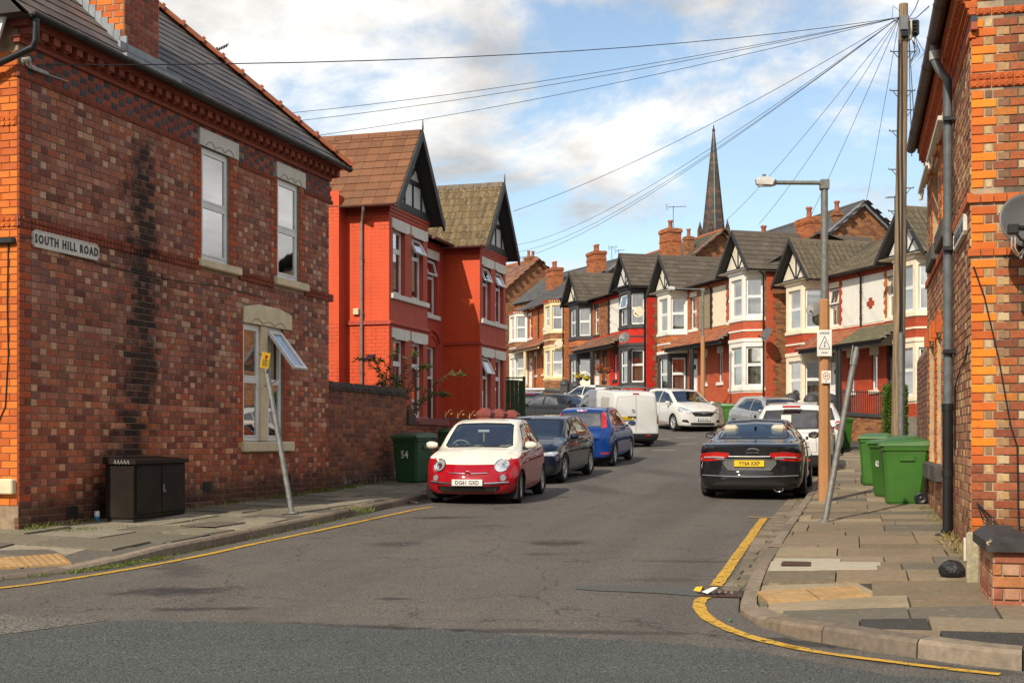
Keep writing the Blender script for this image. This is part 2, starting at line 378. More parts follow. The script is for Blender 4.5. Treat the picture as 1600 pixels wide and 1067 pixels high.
# ---- painted lines
YEL = NT('yellow_road_paint'); _f = YEL.noise(14, 7, .72, YEL.pos()); _g = YEL.noise(90, 3, .6, YEL.pos())
_c = YEL.mix(YEL.rng(_f, .4, .7), (.62, .36, .035), (.52, .30, .05))
_a = YEL.rng(YEL.math('ADD', YEL.math('MULTIPLY', _f, .75), YEL.math('MULTIPLY', _g, .35)), .465, .525)
YELLOW = YEL.fin(_c, .7, 0, YEL.bump(_g, .4, .006), .3, alpha=_a)
def smooth_line(pts, it=2):
 for _ in range(it):
  q = [pts[0]]
  for a, b in zip(pts[:-1], pts[1:]):
   q += [(a[0] * .75 + b[0] * .25, a[1] * .75 + b[1] * .25), (a[0] * .25 + b[0] * .75, a[1] * .25 + b[1] * .75)]
  pts = q + [pts[-1]]
 return pts
def stripe(mb, pts, w, dz, jit=.006):
 pts = resample(smooth_line(pts), .12)
 for i in range(len(pts) - 1):
  a, b = pts[i], pts[i + 1]; d = (b - a).normalized(); n = Vector((d.y, -d.x))
  if i == 0: j0 = [R.uniform(-jit, jit) for _ in (0, 1)]
  j1 = [R.uniform(-jit, jit) for _ in (0, 1)]
  q = [a - n * (w / 2 + j0[0]), a + n * (w / 2 + j0[1]), b + n * (w / 2 + j1[1]), b - n * (w / 2 + j1[0])]
  mb.face([(p.x, p.y, zg(p.y) + dz) for p in q]); j0 = j1
lines = empty('road_marking', (0, 0, 0), label='worn yellow no-waiting lines painted along the kerbs', kind='structure')
mb = MB(); stripe(mb, [(-14, 8.6), (-7, 10.2), (-5.3, 10.9), (-4.47, 11.46), (-3.93, 12.44), (-3.36, 13.96), (-3.03, 15.3), (-2.6, 16.72), (-2.09, 18.56), (-1.5, 20.9), (-1.27, 21.4)], .085, .009); mb.build('yellow_line', YELLOW, lines)
mb = MB(); stripe(mb, [(1.81, 11.64), (3.66, 19.05)], .11, .010); stripe(mb, [(3.44, 19.2), (3.86, 18.95)], .07, .017); mb.build('yellow_line', YELLOW, lines)
mb = MB(); stripe(mb, [(1.62, 10.95), (1.53, 10.75), (1.47, 10.3), (1.46, 9.8), (1.57, 9.2), (1.77, 8.74), (1.97, 8.46)], .1, .009); stripe(mb, [(1.8, 8.68), (2.01, 8.4), (2.38, 8.1), (2.8, 7.78), (2.95, 7.7)], .075, .009); mb.build('yellow_line', YELLOW, lines)
WP = plain('white_road_paint', (.55, .53, .48), .7, var=.3, scale=20)
mb = MB()
for (x, y) in ((4.9, 46.6), (5.9, 47.3), (5.4, 44.0), (4.3, 40.6)): stripe(mb, [(x, y), (x + .8, y + .3)], .1, .012)
mb.build('white_line', WP, lines)
# ---- pavements
STONE = [(.25, .205, .15), (.20, .165, .12), (.29, .245, .18), (.17, .145, .11), (.235, .195, .15), (.27, .22, .16), (.15, .14, .122), (.34, .285, .21), (.22, .175, .125), (.24, .19, .14), (.25, .21, .16), (.21, .175, .13)]
def moss(s, c):
 f = s.math('MULTIPLY', s.rng(s.noise(1.3, 6, .65, s.pos()), .5, .75), .5)
 return s.mix(f, c, (.10, .095, .05))
STONE = [(r * 1.08, g * 1.0, b * .86) for r, g, b in STONE]
FLAG = pieces('paving_stone', STONE, .85, .28, 16, .3, 90, moss, spots=(.3, .26, .2))
FLAGL = pieces('mossy_paving_stone', [(.25, .22, .15), (.19, .165, .115), (.30, .26, .185), (.22, .185, .13), (.145, .125, .1), (.27, .235, .165), (.33, .28, .2)], .85, .38, 18, .3, 80, moss)
PALE = pieces('pale_concrete_flag', [(.42, .37, .28), (.36, .32, .25)], .8, .15, 12, .2, 90)
KERB = pieces('kerb_granite', [(.25, .185, .13), (.29, .22, .155), (.2, .155, .115), (.31, .24, .175)], .75, .4, 14, .35, 110, moss)
SETT = pieces('gutter_sett_stone', [(.23, .175, .12), (.26, .205, .14), (.19, .15, .105), (.29, .23, .16)], .8, .35, 18, .4, 70)
TACT = plain('buff_tactile_paving', (.40, .245, .10), .8, var=.2, scale=9, bump=.3, dirt=.5, dirtcol=(.22, .17, .1))
JOINT = plain('pavement_joint_earth', (.055, .05, .03), .95, var=.4, scale=4, bump=.5)
DASPH = asphalt('pavement_asphalt_patch', (.052, .047, .043), (.042, .04, .036), (.12, .11, .1), fine=120)
MOSS = plain('moss', (.06, .085, .015), .95, var=.5, scale=20, bump=.8, bscale=60)
def clip(poly, a, b):
 """keep the part of poly left of the line a->b"""
 out = []
 def sd(p): return (b[0] - a[0]) * (p[1] - a[1]) - (b[1] - a[1]) * (p[0] - a[0])
 for i in range(len(poly)):
  p, q = poly[i], poly[(i + 1) % len(poly)]; sp, sq = sd(p), sd(q)
  if sp >= 0: out.append(p)
  if sp * sq < 0:
   t = sp / (sp - sq); out.append((p[0] + (q[0] - p[0]) * t, p[1] + (q[1] - p[1]) * t))
 return out
def dist_line(p, pts):
 best = 1e9
 for a, b in zip(pts[:-1], pts[1:]):
  dx, dy = b[0] - a[0], b[1] - a[1]; t = max(0, min(1, ((p[0] - a[0]) * dx + (p[1] - a[1]) * dy) / (dx * dx + dy * dy)))
  best = min(best, math.hypot(p[0] - a[0] - t * dx, p[1] - a[1] - t * dy))
 return best
def side_of(p, pts):
 best = 1e9; sd = 0
 for a, b in zip(pts[:-1], pts[1:]):
  dx, dy = b[0] - a[0], b[1] - a[1]; t = max(0, min(1, ((p[0] - a[0]) * dx + (p[1] - a[1]) * dy) / (dx * dx + dy * dy)))
  d = math.hypot(p[0] - a[0] - t * dx, p[1] - a[1] - t * dy)
  if d < best: best = d; sd = dx * (p[1] - a[1]) - dy * (p[0] - a[0])
 return best if sd > 0 else -best          # > 0: left of the line
def kerb_h(side, p):
 """the kerbs dip to the road at the two crossings"""
 if side == 'L':
  d = math.hypot(p[0] + 4.9, p[1] - 11.9); return .115 if d > 2.4 else .03 + .085 * max(0, d - .9) / 1.5
 d = math.hypot(p[0] - 1.75, p[1] - 10.6); return .115 if d > 1.9 else .035 + .08 * max(0, d - .5) / 1.4
def zp(side, p):
 k = KL if side == 'L' else KR
 return zg(p[1]) + kerb_h(side, p) + min(.1, .022 * dist_line(p, k))
KIN = {}
def pavement(side, name, label, flagmat):
 K = KL if side == 'L' else KR
 base = empty(name, (0, 0, 0), label=label, kind='structure')
 mb = MB(); F = LF if side == 'L' else RF; sg = 1 if side == 'L' else -1
 kk = resample(smooth_line(K, 1), .9); bed = []
 for i, p in enumerate(kk):
  d = (kk[min(i + 1, len(kk) - 1)] - kk[max(i - 1, 0)]).normalized(); n = Vector((d.y, -d.x)) * (-1 if side == 'L' else 1)
  bed.append((p, n))
 wid = [(.13, -.03), (.8, -.022), (1.8, -.022), (3.4, -.022), (9, .0)]
 for (p, n), (q, m_) in zip(bed[:-1], bed[1:]):
  if abs(p.x) > 14: continue
  for (w0, d0), (w1, d1) in zip(wid[:-1], wid[1:]):
   a, b, c, d = p + n * w0, q + m_ * w0, q + m_ * w1, p + n * w1
   quad = [(a.x, a.y, zp(side, a) + d0), (b.x, b.y, zp(side, b) + d0), (c.x, c.y, zp(side, c) + d1), (d.x, d.y, zp(side, d) + d1)]
   mb.face(quad if side == 'R' else quad[::-1])
 far = mb.build('paving_bed', [JOINT], base)
 pts = resample(smooth_line(K, 1), .02); i = 0; cnt = 0; far_mb = MB()
 while i < len(pts) - 2:
  big = side == 'R' and 6 < pts[i].y < 10 or side == 'L' and pts[i].y < 13
  ln = int((R.uniform(.85, 1.05) if not big else R.uniform(.6, .85)) / .02); j = min(i + ln, len(pts) - 1)
  a, b = pts[i], pts[j]
  if -9 < a.x < 11 and a.y < 86 and (b - a).length > .15:
   q = []; m2 = MB() if a.y < 50 else far_mb; n_ = max(2, int((j - i) / 12) + 1)
   sec = [i + (j - i) * k // n_ for k in range(n_ + 1)]
   w = .2 if big else .14
   prof = []
   jz = R.uniform(-.004, .006)
   for kx, ii in enumerate(sec):
    p = pts[ii]; d = (pts[min(ii + 3, len(pts) - 1)] - pts[max(ii - 3, 0)]).normalized(); n = Vector((d.y, -d.x)) * (1 if side == 'R' else -1)
    g = .006 if kx == 0 else -.006 if kx == n_ else 0
    p = p + d * g; z0 = zg(p.y); h = kerb_h(side, p) + jz
    prof.append([(p.x, p.y, z0 - .06), (p.x + n.x * .012, p.y + n.y * .012, z0 + h - .025), (p.x + n.x * .035, p.y + n.y * .035, z0 + h), (p.x + n.x * w, p.y + n.y * w, z0 + h + .003), (p.x + n.x * w, p.y + n.y * w, z0 - .06)])
   vs = [v for r_ in prof for v in r_]; fs = []
   for k in range(n_):
    for t in range(4):
     f = (k * 5 + t, (k + 1) * 5 + t, (k + 1) * 5 + t + 1, k * 5 + t + 1); fs.append(f if side == 'L' else f[::-1])
   fs += [(0, 1, 2, 3, 4), tuple(n_ * 5 + t for t in (4, 3, 2, 1, 0))]
   if side == 'R': fs[-2:] = [f[::-1] for f in fs[-2:]]
   m2.raw(vs, fs)
   if a.y < 50: m2.build('kerb_stone', KERB, base); cnt += 1
  i = j
 if far_mb.v: far_mb.build('kerb_stone', KERB, base)['kind'] = 'stuff'
 edge = resample(smooth_line(K, 1), .5); farmb = MB(); count = 0
 kin = []
 for i, p in enumerate(edge):
  d = (edge[min(i + 1, len(edge) - 1)] - edge[max(i - 1, 0)]).normalized(); n = Vector((d.y, -d.x)) * (1 if side == 'R' else -1)
  w = .15 if not ((side == 'R' and 6 < p.y < 10) or (side == 'L' and p.y < 13)) else .21
  kin.append(p + n * w)
 KIN[side] = kin
 t = -12.0 if side == 'L' else -7.5
 lim = 38 if side == 'L' else 26
 row = 0
 while t < lim:
  dep = R.choice((.46, .6, .6, .75, .9) if side == 'R' else (.6, .75, .75, .9)); row += 1
  off = .0 if t > 0 else -9.0
  if side == 'R' and t < -1.4: off = -9
  off += R.uniform(-.35, .0) if off < 0 else 0
  far_edge = 6.5
  while off < far_edge:
   wd = R.choice((.6, .75, .9, 1.05, .9, .45)) if side == 'R' else R.choice((.9, .75, 1.05, .6))
   g = .007 if side == 'R' else .013
   p4 = [F.at(t + g, sg * (off + g))[:2], F.at(t + dep - g, sg * (off + g))[:2], F.at(t + dep - g, sg * (off + wd - g))[:2], F.at(t + g, sg * (off + wd - g))[:2]]
   off += wd
   cx, cy = sum(p[0] for p in p4) / 4, sum(p[1] for p in p4) / 4
   if cy < 5 or cx < -9.5 or cx > 12: continue
   poly = p4
   sdist = side_of((cx, cy), K) * (1 if side == 'L' else -1)
   if sdist < -.75: continue
   for a, b in zip(kin[:-1], kin[1:]):
    if max(abs((a[0] + b[0]) / 2 - cx), abs((a[1] + b[1]) / 2 - cy)) > 2.2 or not poly: continue
    poly = clip(poly, b, a) if side == 'R' else clip(poly, a, b)
   if len(poly) < 3: continue
   qx, qy = sum(p[0] for p in poly) / len(poly), sum(p[1] for p in poly) / len(poly)
   if side_of((qx, qy), K) * (1 if side == 'L' else -1) < .1: continue
   ar = abs(sum(poly[i][0] * poly[(i + 1) % len(poly)][1] - poly[(i + 1) % len(poly)][0] * poly[i][1] for i in range(len(poly)))) / 2
   if ar < .02: continue
   if side == 'R' and any((cx - 1.2) < k[0] - 1.5 and abs(cy - k[1]) < .3 for k in kin): pass
   tk = 1 if side == 'R' else 2.2; tilt = (R.uniform(-.007, .007) * tk, R.uniform(-.007, .007) * tk, R.uniform(-.005, .005) * tk)
   top = lambda p, T=tilt, cx=cx, cy=cy: zp(side, p) + T[2] + (p[0] - cx) * T[0] + (p[1] - cy) * T[1]
   m = flagmat
   r_ = R.random()
   if side == 'R' and cy < 13.5:
    if 2.2 < cx < 2.95 and 11.9 < cy < 12.9: m = PALE
    elif cy < 9.2 and 2.0 < cx < 3.9 and dist_line((cx, cy), K) < .75: m = DASPH
   if side == 'R' and 1.8 < cx < 2.85 and 10.2 < cy < 11.3: continue
   if side == 'L' and -6.0 < cx < -4.1 and 11.9 < cy < 13.7 and dist_line((cx, cy), K) < .95: continue
   tgt = MB() if (cy < 34 and count < 300 and ar > .08) else farmb
   tgt.slab(poly, lambda p: top(p) - .05, top)
   if tgt is not farmb: tgt.build('paving_flag', m, base); count += 1
  t += dep
 if farmb.v: farmb.build('paving_flag', flagmat, base)['kind'] = 'stuff'
 return base
PAV_L = pavement('L', 'pavement', 'shaded mossy flagged pavement along the left brick houses', FLAGL)
PAV_R = pavement('R', 'pavement', 'sunlit pavement of mixed worn flags on the right of the street', FLAG)
def tactile(side, c, ang, n):
 for k in range(n):
  mb = MB(); s = .395; a = rad(ang); u = Vector((cos(a), sin(a))); v = Vector((-sin(a), cos(a)))
  P = lambda x, y: Vector(c) + u * (x + k * .41) + v * y
  q = [P(0, 0), P(s, 0), P(s, s * 1.5), P(0, s * 1.5)]
  mb.slab([(p.x, p.y) for p in q], lambda p: zp(side, p) - .03, lambda p: zp(side, p) + .019)
  for i in range(6):
   for j in range(9):
    p = P(.035 + i * .065, .035 + j * .065); z = zp(side, p) + .019
    w = .016; mb.slab([(p.x - w, p.y - w), (p.x + w, p.y - w), (p.x + w, p.y + w), (p.x - w, p.y + w)], z - .001, z + .006)
  mb.build('tactile_slab', TACT, PAV_L if side == 'L' else PAV_R)
def bed(side, poly, m):
 k = KIN[side]
 for a, b in zip(k[:-1], k[1:]):
  if max(abs((a[0] + b[0]) / 2 - poly[0][0]), abs((a[1] + b[1]) / 2 - poly[0][1])) < 2.5 and poly: poly = clip(poly, b, a) if side == 'R' else clip(poly, a, b)
 if len(poly) > 2: mb = MB(); mb.slab(poly, lambda p: zp(side, p) - .05, lambda p: zp(side, p) - .018); mb.build('paving_flag', m, PAV_L if side == 'L' else PAV_R)
bed('R', [(1.6, 10.0), (2.95, 10.0), (2.95, 11.4), (1.6, 11.4)], FLAG); bed('L', [(-6.2, 11.6), (-3.9, 12.2), (-3.9, 14.1), (-6.2, 13.4)], FLAGL)
tactile('R', (2.02, 10.35), -2, 2)
tactile('L', (-5.75, 12.12), 30, 4)
cl = resample([(1.8, 11.2), (2.36, 13.0), (3.47, 17.2), (4.77, 22.08), (6.05, 26.7), (7.48, 31.9)], .02); i = 0
pk = [p for p in cl]
while i < len(pk) - 20:
 ln = int(R.uniform(.2, .3) / .02); j = min(i + ln, len(pk) - 1); a, b = pk[i], pk[j]; d = (b - a).normalized(); n = Vector((d.y, -d.x))
 a = a + d * .008; b = b - d * .008
 lo_ = -.2 + .13 * max(0, min(1, (15.5 - a.y) / 3.5))
 cuts = [(lo_, .11)] if R.random() < .55 else [(lo_, R.uniform(-.04, .0)), (None, .11)]
 prev = None
 for (o0, o1) in cuts:
  if o0 is None: o0 = prev + .012
  prev = o1; m2 = MB(); jz = R.uniform(.004, .014)
  off = lambda p, o: (p.x + n.x * o, p.y + n.y * o)
  m2.slab([off(a, o0 + R.uniform(0, .02)), off(b, o0 + R.uniform(0, .02)), off(b, o1), off(a, o1)], lambda p: zg(p[1]) - .05, lambda p: zg(p[1]) + jz)
  m2.build('gutter_sett', SETT, PAV_R)
 i = j
for (x_, y_, w_, d_) in ((2.36, 12.02, .95, .27), (2.42, 12.31, 1.0, .22), (2.5, 12.55, .62, .25)):
 mb = MB(); u_, n_ = RF.u, RF.n; q = [Vector((x_, y_)), Vector((x_, y_)) + n_ * w_, Vector((x_, y_)) + n_ * w_ + u_ * d_, Vector((x_, y_)) + u_ * d_]; mb.slab([(p.x, p.y) for p in q], lambda p: zp('R', p) - .03, lambda p: zp('R', p) + .008); mb.build('paving_flag', PALE, PAV_R)
IRON = plain('rusty_iron', (.085, .045, .032), .7, .4, var=.3, scale=20, bump=.4)
def cover(name, c, w, l, ang, dz, label, m=IRON):
 o = empty(name, (c[0], c[1], zg(c[1]) + dz), rad(ang), label, 'manhole cover')
 mb = MB(); mb.cbox(-w / 2, w / 2, -l / 2, l / 2, -.012, 0, .003); mb.build('frame', m, o)
 mb = MB()
 for i in range(5):
  for j in range(3):
   x = -w / 2 + .04 + i * (w - .08) / 4; y = -l / 2 + .04 + j * (l - .08) / 2; mb.box(x - .02, x + .02, y - .015, y + .015, -.001, .004)
 tag(mb.build('tread', m, o), kind='stuff'); return o
cover('manhole_cover', (2.66, 12.28), .27, .3, -14, zp('R', (2.66, 12.28)) - zg(12.28) + .016, 'small rusty iron cover set in a pale flag on the right pavement')
cover('manhole_cover', (2.95, 14.0), .62, .35, -14, zp('R', (2.95, 14.0)) - zg(14.0) + .012, 'long brown stone-coloured cover in the right pavement before the leaning post', plain('cover_brown', (.2, .145, .105), .8, var=.2, bump=.3))
cover('manhole_cover', (-3.75, 16.5), .5, .8, -14, zp('L', (-3.75, 16.5)) - zg(16.5) + .012, 'flat brown cover in the left pavement by the kerb', plain('cover_dull', (.13, .105, .08), .8, var=.2, bump=.3))
dg_ = empty('drain_grate', (1.83, 11.15, zg(11.15) + .004), rad(-12), 'iron road gully grate half covered by litter at the right kerb', 'drain')
mb = MB(); mb.box(-.22, .22, -.2, -.17, 0, .012); mb.box(-.22, .22, .17, .2, 0, .012); mb.box(-.22, -.19, -.17, .17, 0, .012); mb.box(.19, .22, -.17, .17, 0, .012); mb.build('frame', IRON, dg_)
for k in range(7): mb = MB(); mb.box(-.165 + k * .052, -.135 + k * .052, -.168, .168, 0, .009); mb.build('bar', IRON, dg_)
mb = MB(); mb.box(-.19, .19, -.17, .17, -.002, .001); mb.build('pit', DARK, dg_)
sheet('gully_repair', smooth_line([(.55, 11.5), (.62, 11.68), (1.1, 11.72), (1.65, 11.5), (2.0, 11.2), (1.75, 10.9), (1.2, 11.25), (.7, 11.36), (.55, 11.5)], 2)[:-1], .006, plain('tar_patch', (.082, .08, .072), .85, var=.2, scale=30, bump=.4, bscale=120), label='dark tar patch around the road gully')
# ================================================================== BUILDING KIT
def plane_M(frame, off=0, z=0):
 return Matrix.Translation(Vector((*frame.at(0, off)[:2], z))) @ Matrix.Rotation(frame.rz(), 4, 'Z')
_bm = {}
def brick_geo(w, h, c=.004, back=.06):
 x, z = w / 2, h / 2
 return ([(-x + c, 0, -z + c), (x - c, 0, -z + c), (x - c, 0, z - c), (-x + c, 0, z - c), (-x, c, -z), (x, c, -z), (x, c, z), (-x, c, z), (-x, back, -z), (x, back, -z), (x, back, z), (-x, back, z)],
   [(0, 1, 2, 3), (4, 5, 1, 0), (5, 6, 2, 1), (6, 7, 3, 2), (7, 4, 0, 3), (8, 9, 5, 4), (9, 10, 6, 5), (10, 11, 7, 6), (11, 8, 4, 7)])
def brick_mesh(w, h, m, c=.004):
 k = (round(w, 2), round(h, 3), m.name)
 if k not in _bm:
  mb = MB(); mb.raw(*brick_geo(k[0], k[1], c)); _bm[k] = mb.mesh('brick', m)
 return _bm[k]
class Bricks:
 """collects the bricks of one building; the nearest become parts, the rest one piece of stuff"""
 def __init__(s, parent, limit=300): s.parent = parent; s.items = []; s.limit = limit
 def add(s, M, x, y, z, w, h, m): s.items.append((M, x, y, z, w, h, m))
 def rect(s, M, x0, x1, z0, z1, holes, ms, mh, ch=.087, proud=.009, S=.228, H=.108, j=.011, quoin=None, ofs=0):
  """Flemish bond; holes: (x0, x1, z0, z1); quoin: function(x, z, course) -> material or None"""
  n = int(round((z1 - z0) / ch)); ch = (z1 - z0) / n
  for i in range(n):
   za = z0 + i * ch; zb = za + ch; x = x0 - (0 if i % 2 == 0 else (S + H) / 2 + j) - ofs; k = 0
   x += R.uniform(-.012, .012)
   while x < x1:
    w = (S if k % 2 == 0 else H) + R.uniform(-.004, .004); a, b = max(x, x0), min(x + w, x1)
    q_ = R.random(); mat = (ms if q_ < .9 else mh) if k % 2 == 0 else (mh if q_ < .82 else ms); x += w + j; k += 1
    segs = [(a, b)]
    for (h0, h1, g0, g1) in holes:
     if g0 < zb - .02 and g1 > za + .02:
      ns = []
      for (p, q) in segs:
       if q <= h0 or p >= h1: ns.append((p, q)); continue
       if p < h0 - .03: ns.append((p, h0 - j * .5))
       if q > h1 + .03: ns.append((h1 + j * .5, q))
      segs = ns
    for (p, q) in segs:
     if q - p < .025: continue
     cx = (p + q) / 2; cz = (za + zb) / 2
     s.add(M, cx + 0, -proud + R.uniform(-.003, .003), cz, q - p, ch - j, mat)
 def build(s, names=('brick',)):
  def key(it):
   p = it[0] @ Vector(it[1:4]); 
   ndc = p.y > 1 and abs(p.x / p.y) < .4 and (p.z - CAMZ) / p.y < .345
   return (0 if ndc else 1, (p - cam.location).length)
  inv = s.parent.matrix_basis.inverted(); s.items.sort(key=key); far = {}
  for i, (M, x, y, z, w, h, m) in enumerate(s.items):
   T = inv @ M @ Matrix.Translation((x, y, z))
   if i < s.limit:
    o = inst('brick', brick_mesh(w, h, m), s.parent); o.matrix_basis = T @ Matrix.Rotation(R.uniform(-.006, .006), 4, 'Y')
   else:
    far.setdefault(0, MB()); mb = far[0]
    if not hasattr(mb, 'ml'): mb.ml = []
    if m not in mb.ml: mb.ml.append(m)
    vs, fs = brick_geo(w, h); mb.raw([tuple(T @ Vector(v)) for v in vs], fs, mb.ml.index(m))
  for mb in far.values(): tag(mb.build('brickwork', mb.ml, s.parent), kind='stuff')
def holed(mb, x0, x1, z0, z1, y0, y1, holes, M=None):
 """a wall slab with rectangular openings"""
 xs = sorted({x0, x1, *[min(max(v, x0), x1) for h in holes for v in h[:2]]}); zs = sorted({z0, z1, *[min(max(v, z0), z1) for h in holes for v in h[2:]]})
 T = (lambda p: M @ Vector(p)) if M else (lambda p: p)
 def solid(i, k):
  if i < 0 or k < 0 or i >= len(xs) - 1 or k >= len(zs) - 1: return False
  cx, cz = (xs[i] + xs[i + 1]) / 2, (zs[k] + zs[k + 1]) / 2
  return not any(h[0] < cx < h[1] and h[2] < cz < h[3] for h in holes)
 for i in range(len(xs) - 1):
  for k in range(len(zs) - 1):
   if not solid(i, k): continue
   a, b, c, d = xs[i], xs[i + 1], zs[k], zs[k + 1]
   mb.face([T(p) for p in ((a, y0, c), (b, y0, c), (b, y0, d), (a, y0, d))]); mb.face([T(p) for p in ((b, y1, c), (a, y1, c), (a, y1, d), (b, y1, d))])
   if not solid(i - 1, k): mb.face([T(p) for p in ((a, y1, c), (a, y0, c), (a, y0, d), (a, y1, d))])
   if not solid(i + 1, k): mb.face([T(p) for p in ((b, y0, c), (b, y1, c), (b, y1, d), (b, y0, d))])
   if not solid(i, k - 1): mb.face([T(p) for p in ((a, y0, c), (a, y1, c), (b, y1, c), (b, y0, c))])
   if not solid(i, k + 1): mb.face([T(p) for p in ((a, y0, d), (b, y0, d), (b, y1, d), (a, y1, d))])
def cloth(name, col, fold=24):
 s = NT(name); f = s.noise(3, 3); x = s.n('SeparateXYZ', {0: s.obj()}).outputs[0]
 w = s.n('TexWave', {'Scale': fold / 6, 'Distortion': 2, 'Detail': 2}); s.t.links.new(s.obj(), w.inputs['Vector'])
 c = s.mix(s.rng(f, .3, .7), col, tuple(v * .8 for v in col)); return s.fin(c, .9, 0, s.bump(w.outputs['Fac'], .3, .02), .1)
NET = cloth('net_curtain', (.66, .63, .5), 40); CREAM = cloth('cream_curtain', (.55, .48, .30)); BLIND = plain('white_blind', (.6, .58, .53), .8, var=.06); GREYC = cloth('grey_curtain', (.36, .36, .38)); BROWNC = cloth('brown_curtain', (.22, .13, .09)); TEALC = cloth('teal_curtain', (.10, .25, .27))
def lace(name):
 s = NT(name); v = s.n('TexVoronoi', {'Scale': 22}); s.t.links.new(s.obj(), v.inputs['Vector'])
 c = s.mix(s.rng(v.outputs['Distance'], .2, .5), (.75, .75, .72), (.22, .23, .23)); return s.fin(c, .9)
LACE = lace('lace_curtain')
def window(parent, M, w, h, split=.5, rec=.09, fr=.055, fm=WHITE, upper=None, lower=None, top_open=0, gl=None, bars=(), name='window', casement=False):
 """M puts x along the opening, z up, y into the house; origin at the lower left of the opening, on the wall face"""
 gl = gl or GLASS
 o = bpy.data.objects.new(name, None); bpy.data.objects.remove(o)
 mb = MB(); d = .06; y0 = rec; zt = h * split
 mb.cbox(0, fr, y0, y0 + d, 0, h, .006); mb.cbox(w - fr, w, y0, y0 + d, 0, h, .006); mb.cbox(fr, w - fr, y0, y0 + d, h - fr, h, .006); mb.cbox(fr, w - fr, y0, y0 + d, 0, fr, .006)
 if split: mb.cbox(fr, w - fr, y0 - .004, y0 + d - .01, zt - .03, zt + .03, .006)
 for b in bars: mb.cbox(b * w - .02, b * w + .02, y0 + .002, y0 + d - .008, fr, h - fr, .006)
 t = .028
 zones = [(fr, zt - .03), (zt + .03, h - fr)] if split else [(fr, h - fr)]
 for k, (za, zb) in enumerate(zones):
  if k == len(zones) - 1 and top_open: continue
  ya = y0 - .008
  mb.box(fr, fr + t, ya, ya + .03, za, zb); mb.box(w - fr - t, w - fr, ya, ya + .03, za, zb); mb.box(fr + t, w - fr - t, ya, ya + .03, za, za + t); mb.box(fr + t, w - fr - t, ya, ya + .03, zb - t, zb)
 f = mb.build(name, fm, parent); f.matrix_basis = M
 for k, (za, zb) in enumerate(zones):
  if k == len(zones) - 1 and top_open:
   s = MB(); hh = zb - za; q = Matrix.Translation((0, y0 - .01, zb)) @ Matrix.Rotation(rad(-top_open), 4, 'X')
   for bx in ((fr - .02, fr + .04, -hh, 0), (w - fr - .04, w - fr + .02, -hh, 0), (fr + .04, w - fr - .04, -.05, 0), (fr + .04, w - fr - .04, -hh, -hh + .05)):
    s.box(bx[0], bx[1], -.03, .02, bx[2], bx[3], q)
   s.build('opening_light', fm, f)
   g = MB(); g.face([q @ Vector(p) for p in ((fr + .04, -.005, -hh + .05), (w - fr - .04, -.005, -hh + .05), (w - fr - .04, -.005, -.05), (fr + .04, -.005, -.05))]); g.build('pane', gl, f)
  else:
   g = MB(); g.face([(fr + t, y0 + .012, za + t), (w - fr - t, y0 + .012, za + t), (w - fr - t, y0 + .012, zb - t), (fr + t, y0 + .012, zb - t)]); g.build('pane', gl, f)
 for (cm, za, zb, xa, xb) in (upper or []):
  c = MB(); n = 22; ys = y0 + .13
  pts = [(xa * w + (xb - xa) * w * i / n, ys + .018 * sin(i * 2.1) + .01 * sin(i * .9)) for i in range(n + 1)]
  for i in range(n): c.face([(pts[i][0], pts[i][1], za * h), (pts[i + 1][0], pts[i + 1][1], za * h), (pts[i + 1][0], pts[i + 1][1], zb * h), (pts[i][0], pts[i][1], zb * h)], smooth=True)
  c.build('curtain', cm, f)
 r = MB(); r.box(-.1, w + .1, y0 + .5, y0 + .52, -.1, h + .1); r.box(-.1, -.08, y0 + .2, y0 + .5, -.1, h + .1); r.box(w + .08, w + .1, y0 + .2, y0 + .5, -.1, h + .1); r.build('dark_backing', DARK, f)  # near-black box behind the glass stands in for an unlit room
 return f
def downpipe(parent, pts, r, m, clips=(), name='downpipe'):
 mb = MB(); mb.tube(pts, r, 10, smooth_dummy) if False else mb.tube(pts, r, 10)
 for z in clips:
  for a, b in zip(pts[:-1], pts[1:]):
   if min(a[2], b[2]) <= z <= max(a[2], b[2]) and abs(a[2] - b[2]) > .3:
    t = (z - a[2]) / (b[2] - a[2]); p = Vector(a).lerp(Vector(b), t); mb.tube([p - Vector((0, 0, .04)), p + Vector((0, 0, .04))], r * 1.25, 10)
 return mb.build(name, m, parent)
def gutter(parent, a, b, r, m, out=None, name='gutter', clips=.9):
 """half-round gutter from a to b (local), open upwards"""
 a = Vector(a); b = Vector(b); d = (b - a); n = d.cross(Vector((0, 0, 1))).normalized(); mb = MB(); K = 8
 def ring(p, rr): return [p + n * rr * cos(pi + pi * k / K) + Vector((0, 0, rr * sin(pi + pi * k / K))) for k in range(K + 1)]
 A, B, A2, B2 = ring(a, r), ring(b, r), ring(a, r * .86), ring(b, r * .86)
 for k in range(K):
  mb.face([A[k], B[k], B[k + 1], A[k + 1]], smooth=True); mb.face([A2[k + 1], B2[k + 1], B2[k], A2[k]], smooth=True)
 for q, q2 in ((A, A2), (B, B2)):
  for k in range(K): mb.face([q[k], q[k + 1], q2[k + 1], q2[k]])
  mb.face(q)
 mb.face([A[0], A2[0], B2[0], B[0]]); mb.face([A[K], B[K], B2[K], A2[K]])
 L_ = d.length; nn = max(1, int(L_ / clips))
 for i in range(nn + 1):
  p = a + d * (i / nn); 
  q0, q1 = ring(p - d.normalized() * .03, r * 1.08), ring(p + d.normalized() * .03, r * 1.08)
  for k in range(K): mb.face([q0[k], q1[k], q1[k + 1], q0[k + 1]], smooth=True)
 return mb.build(name, m, parent)
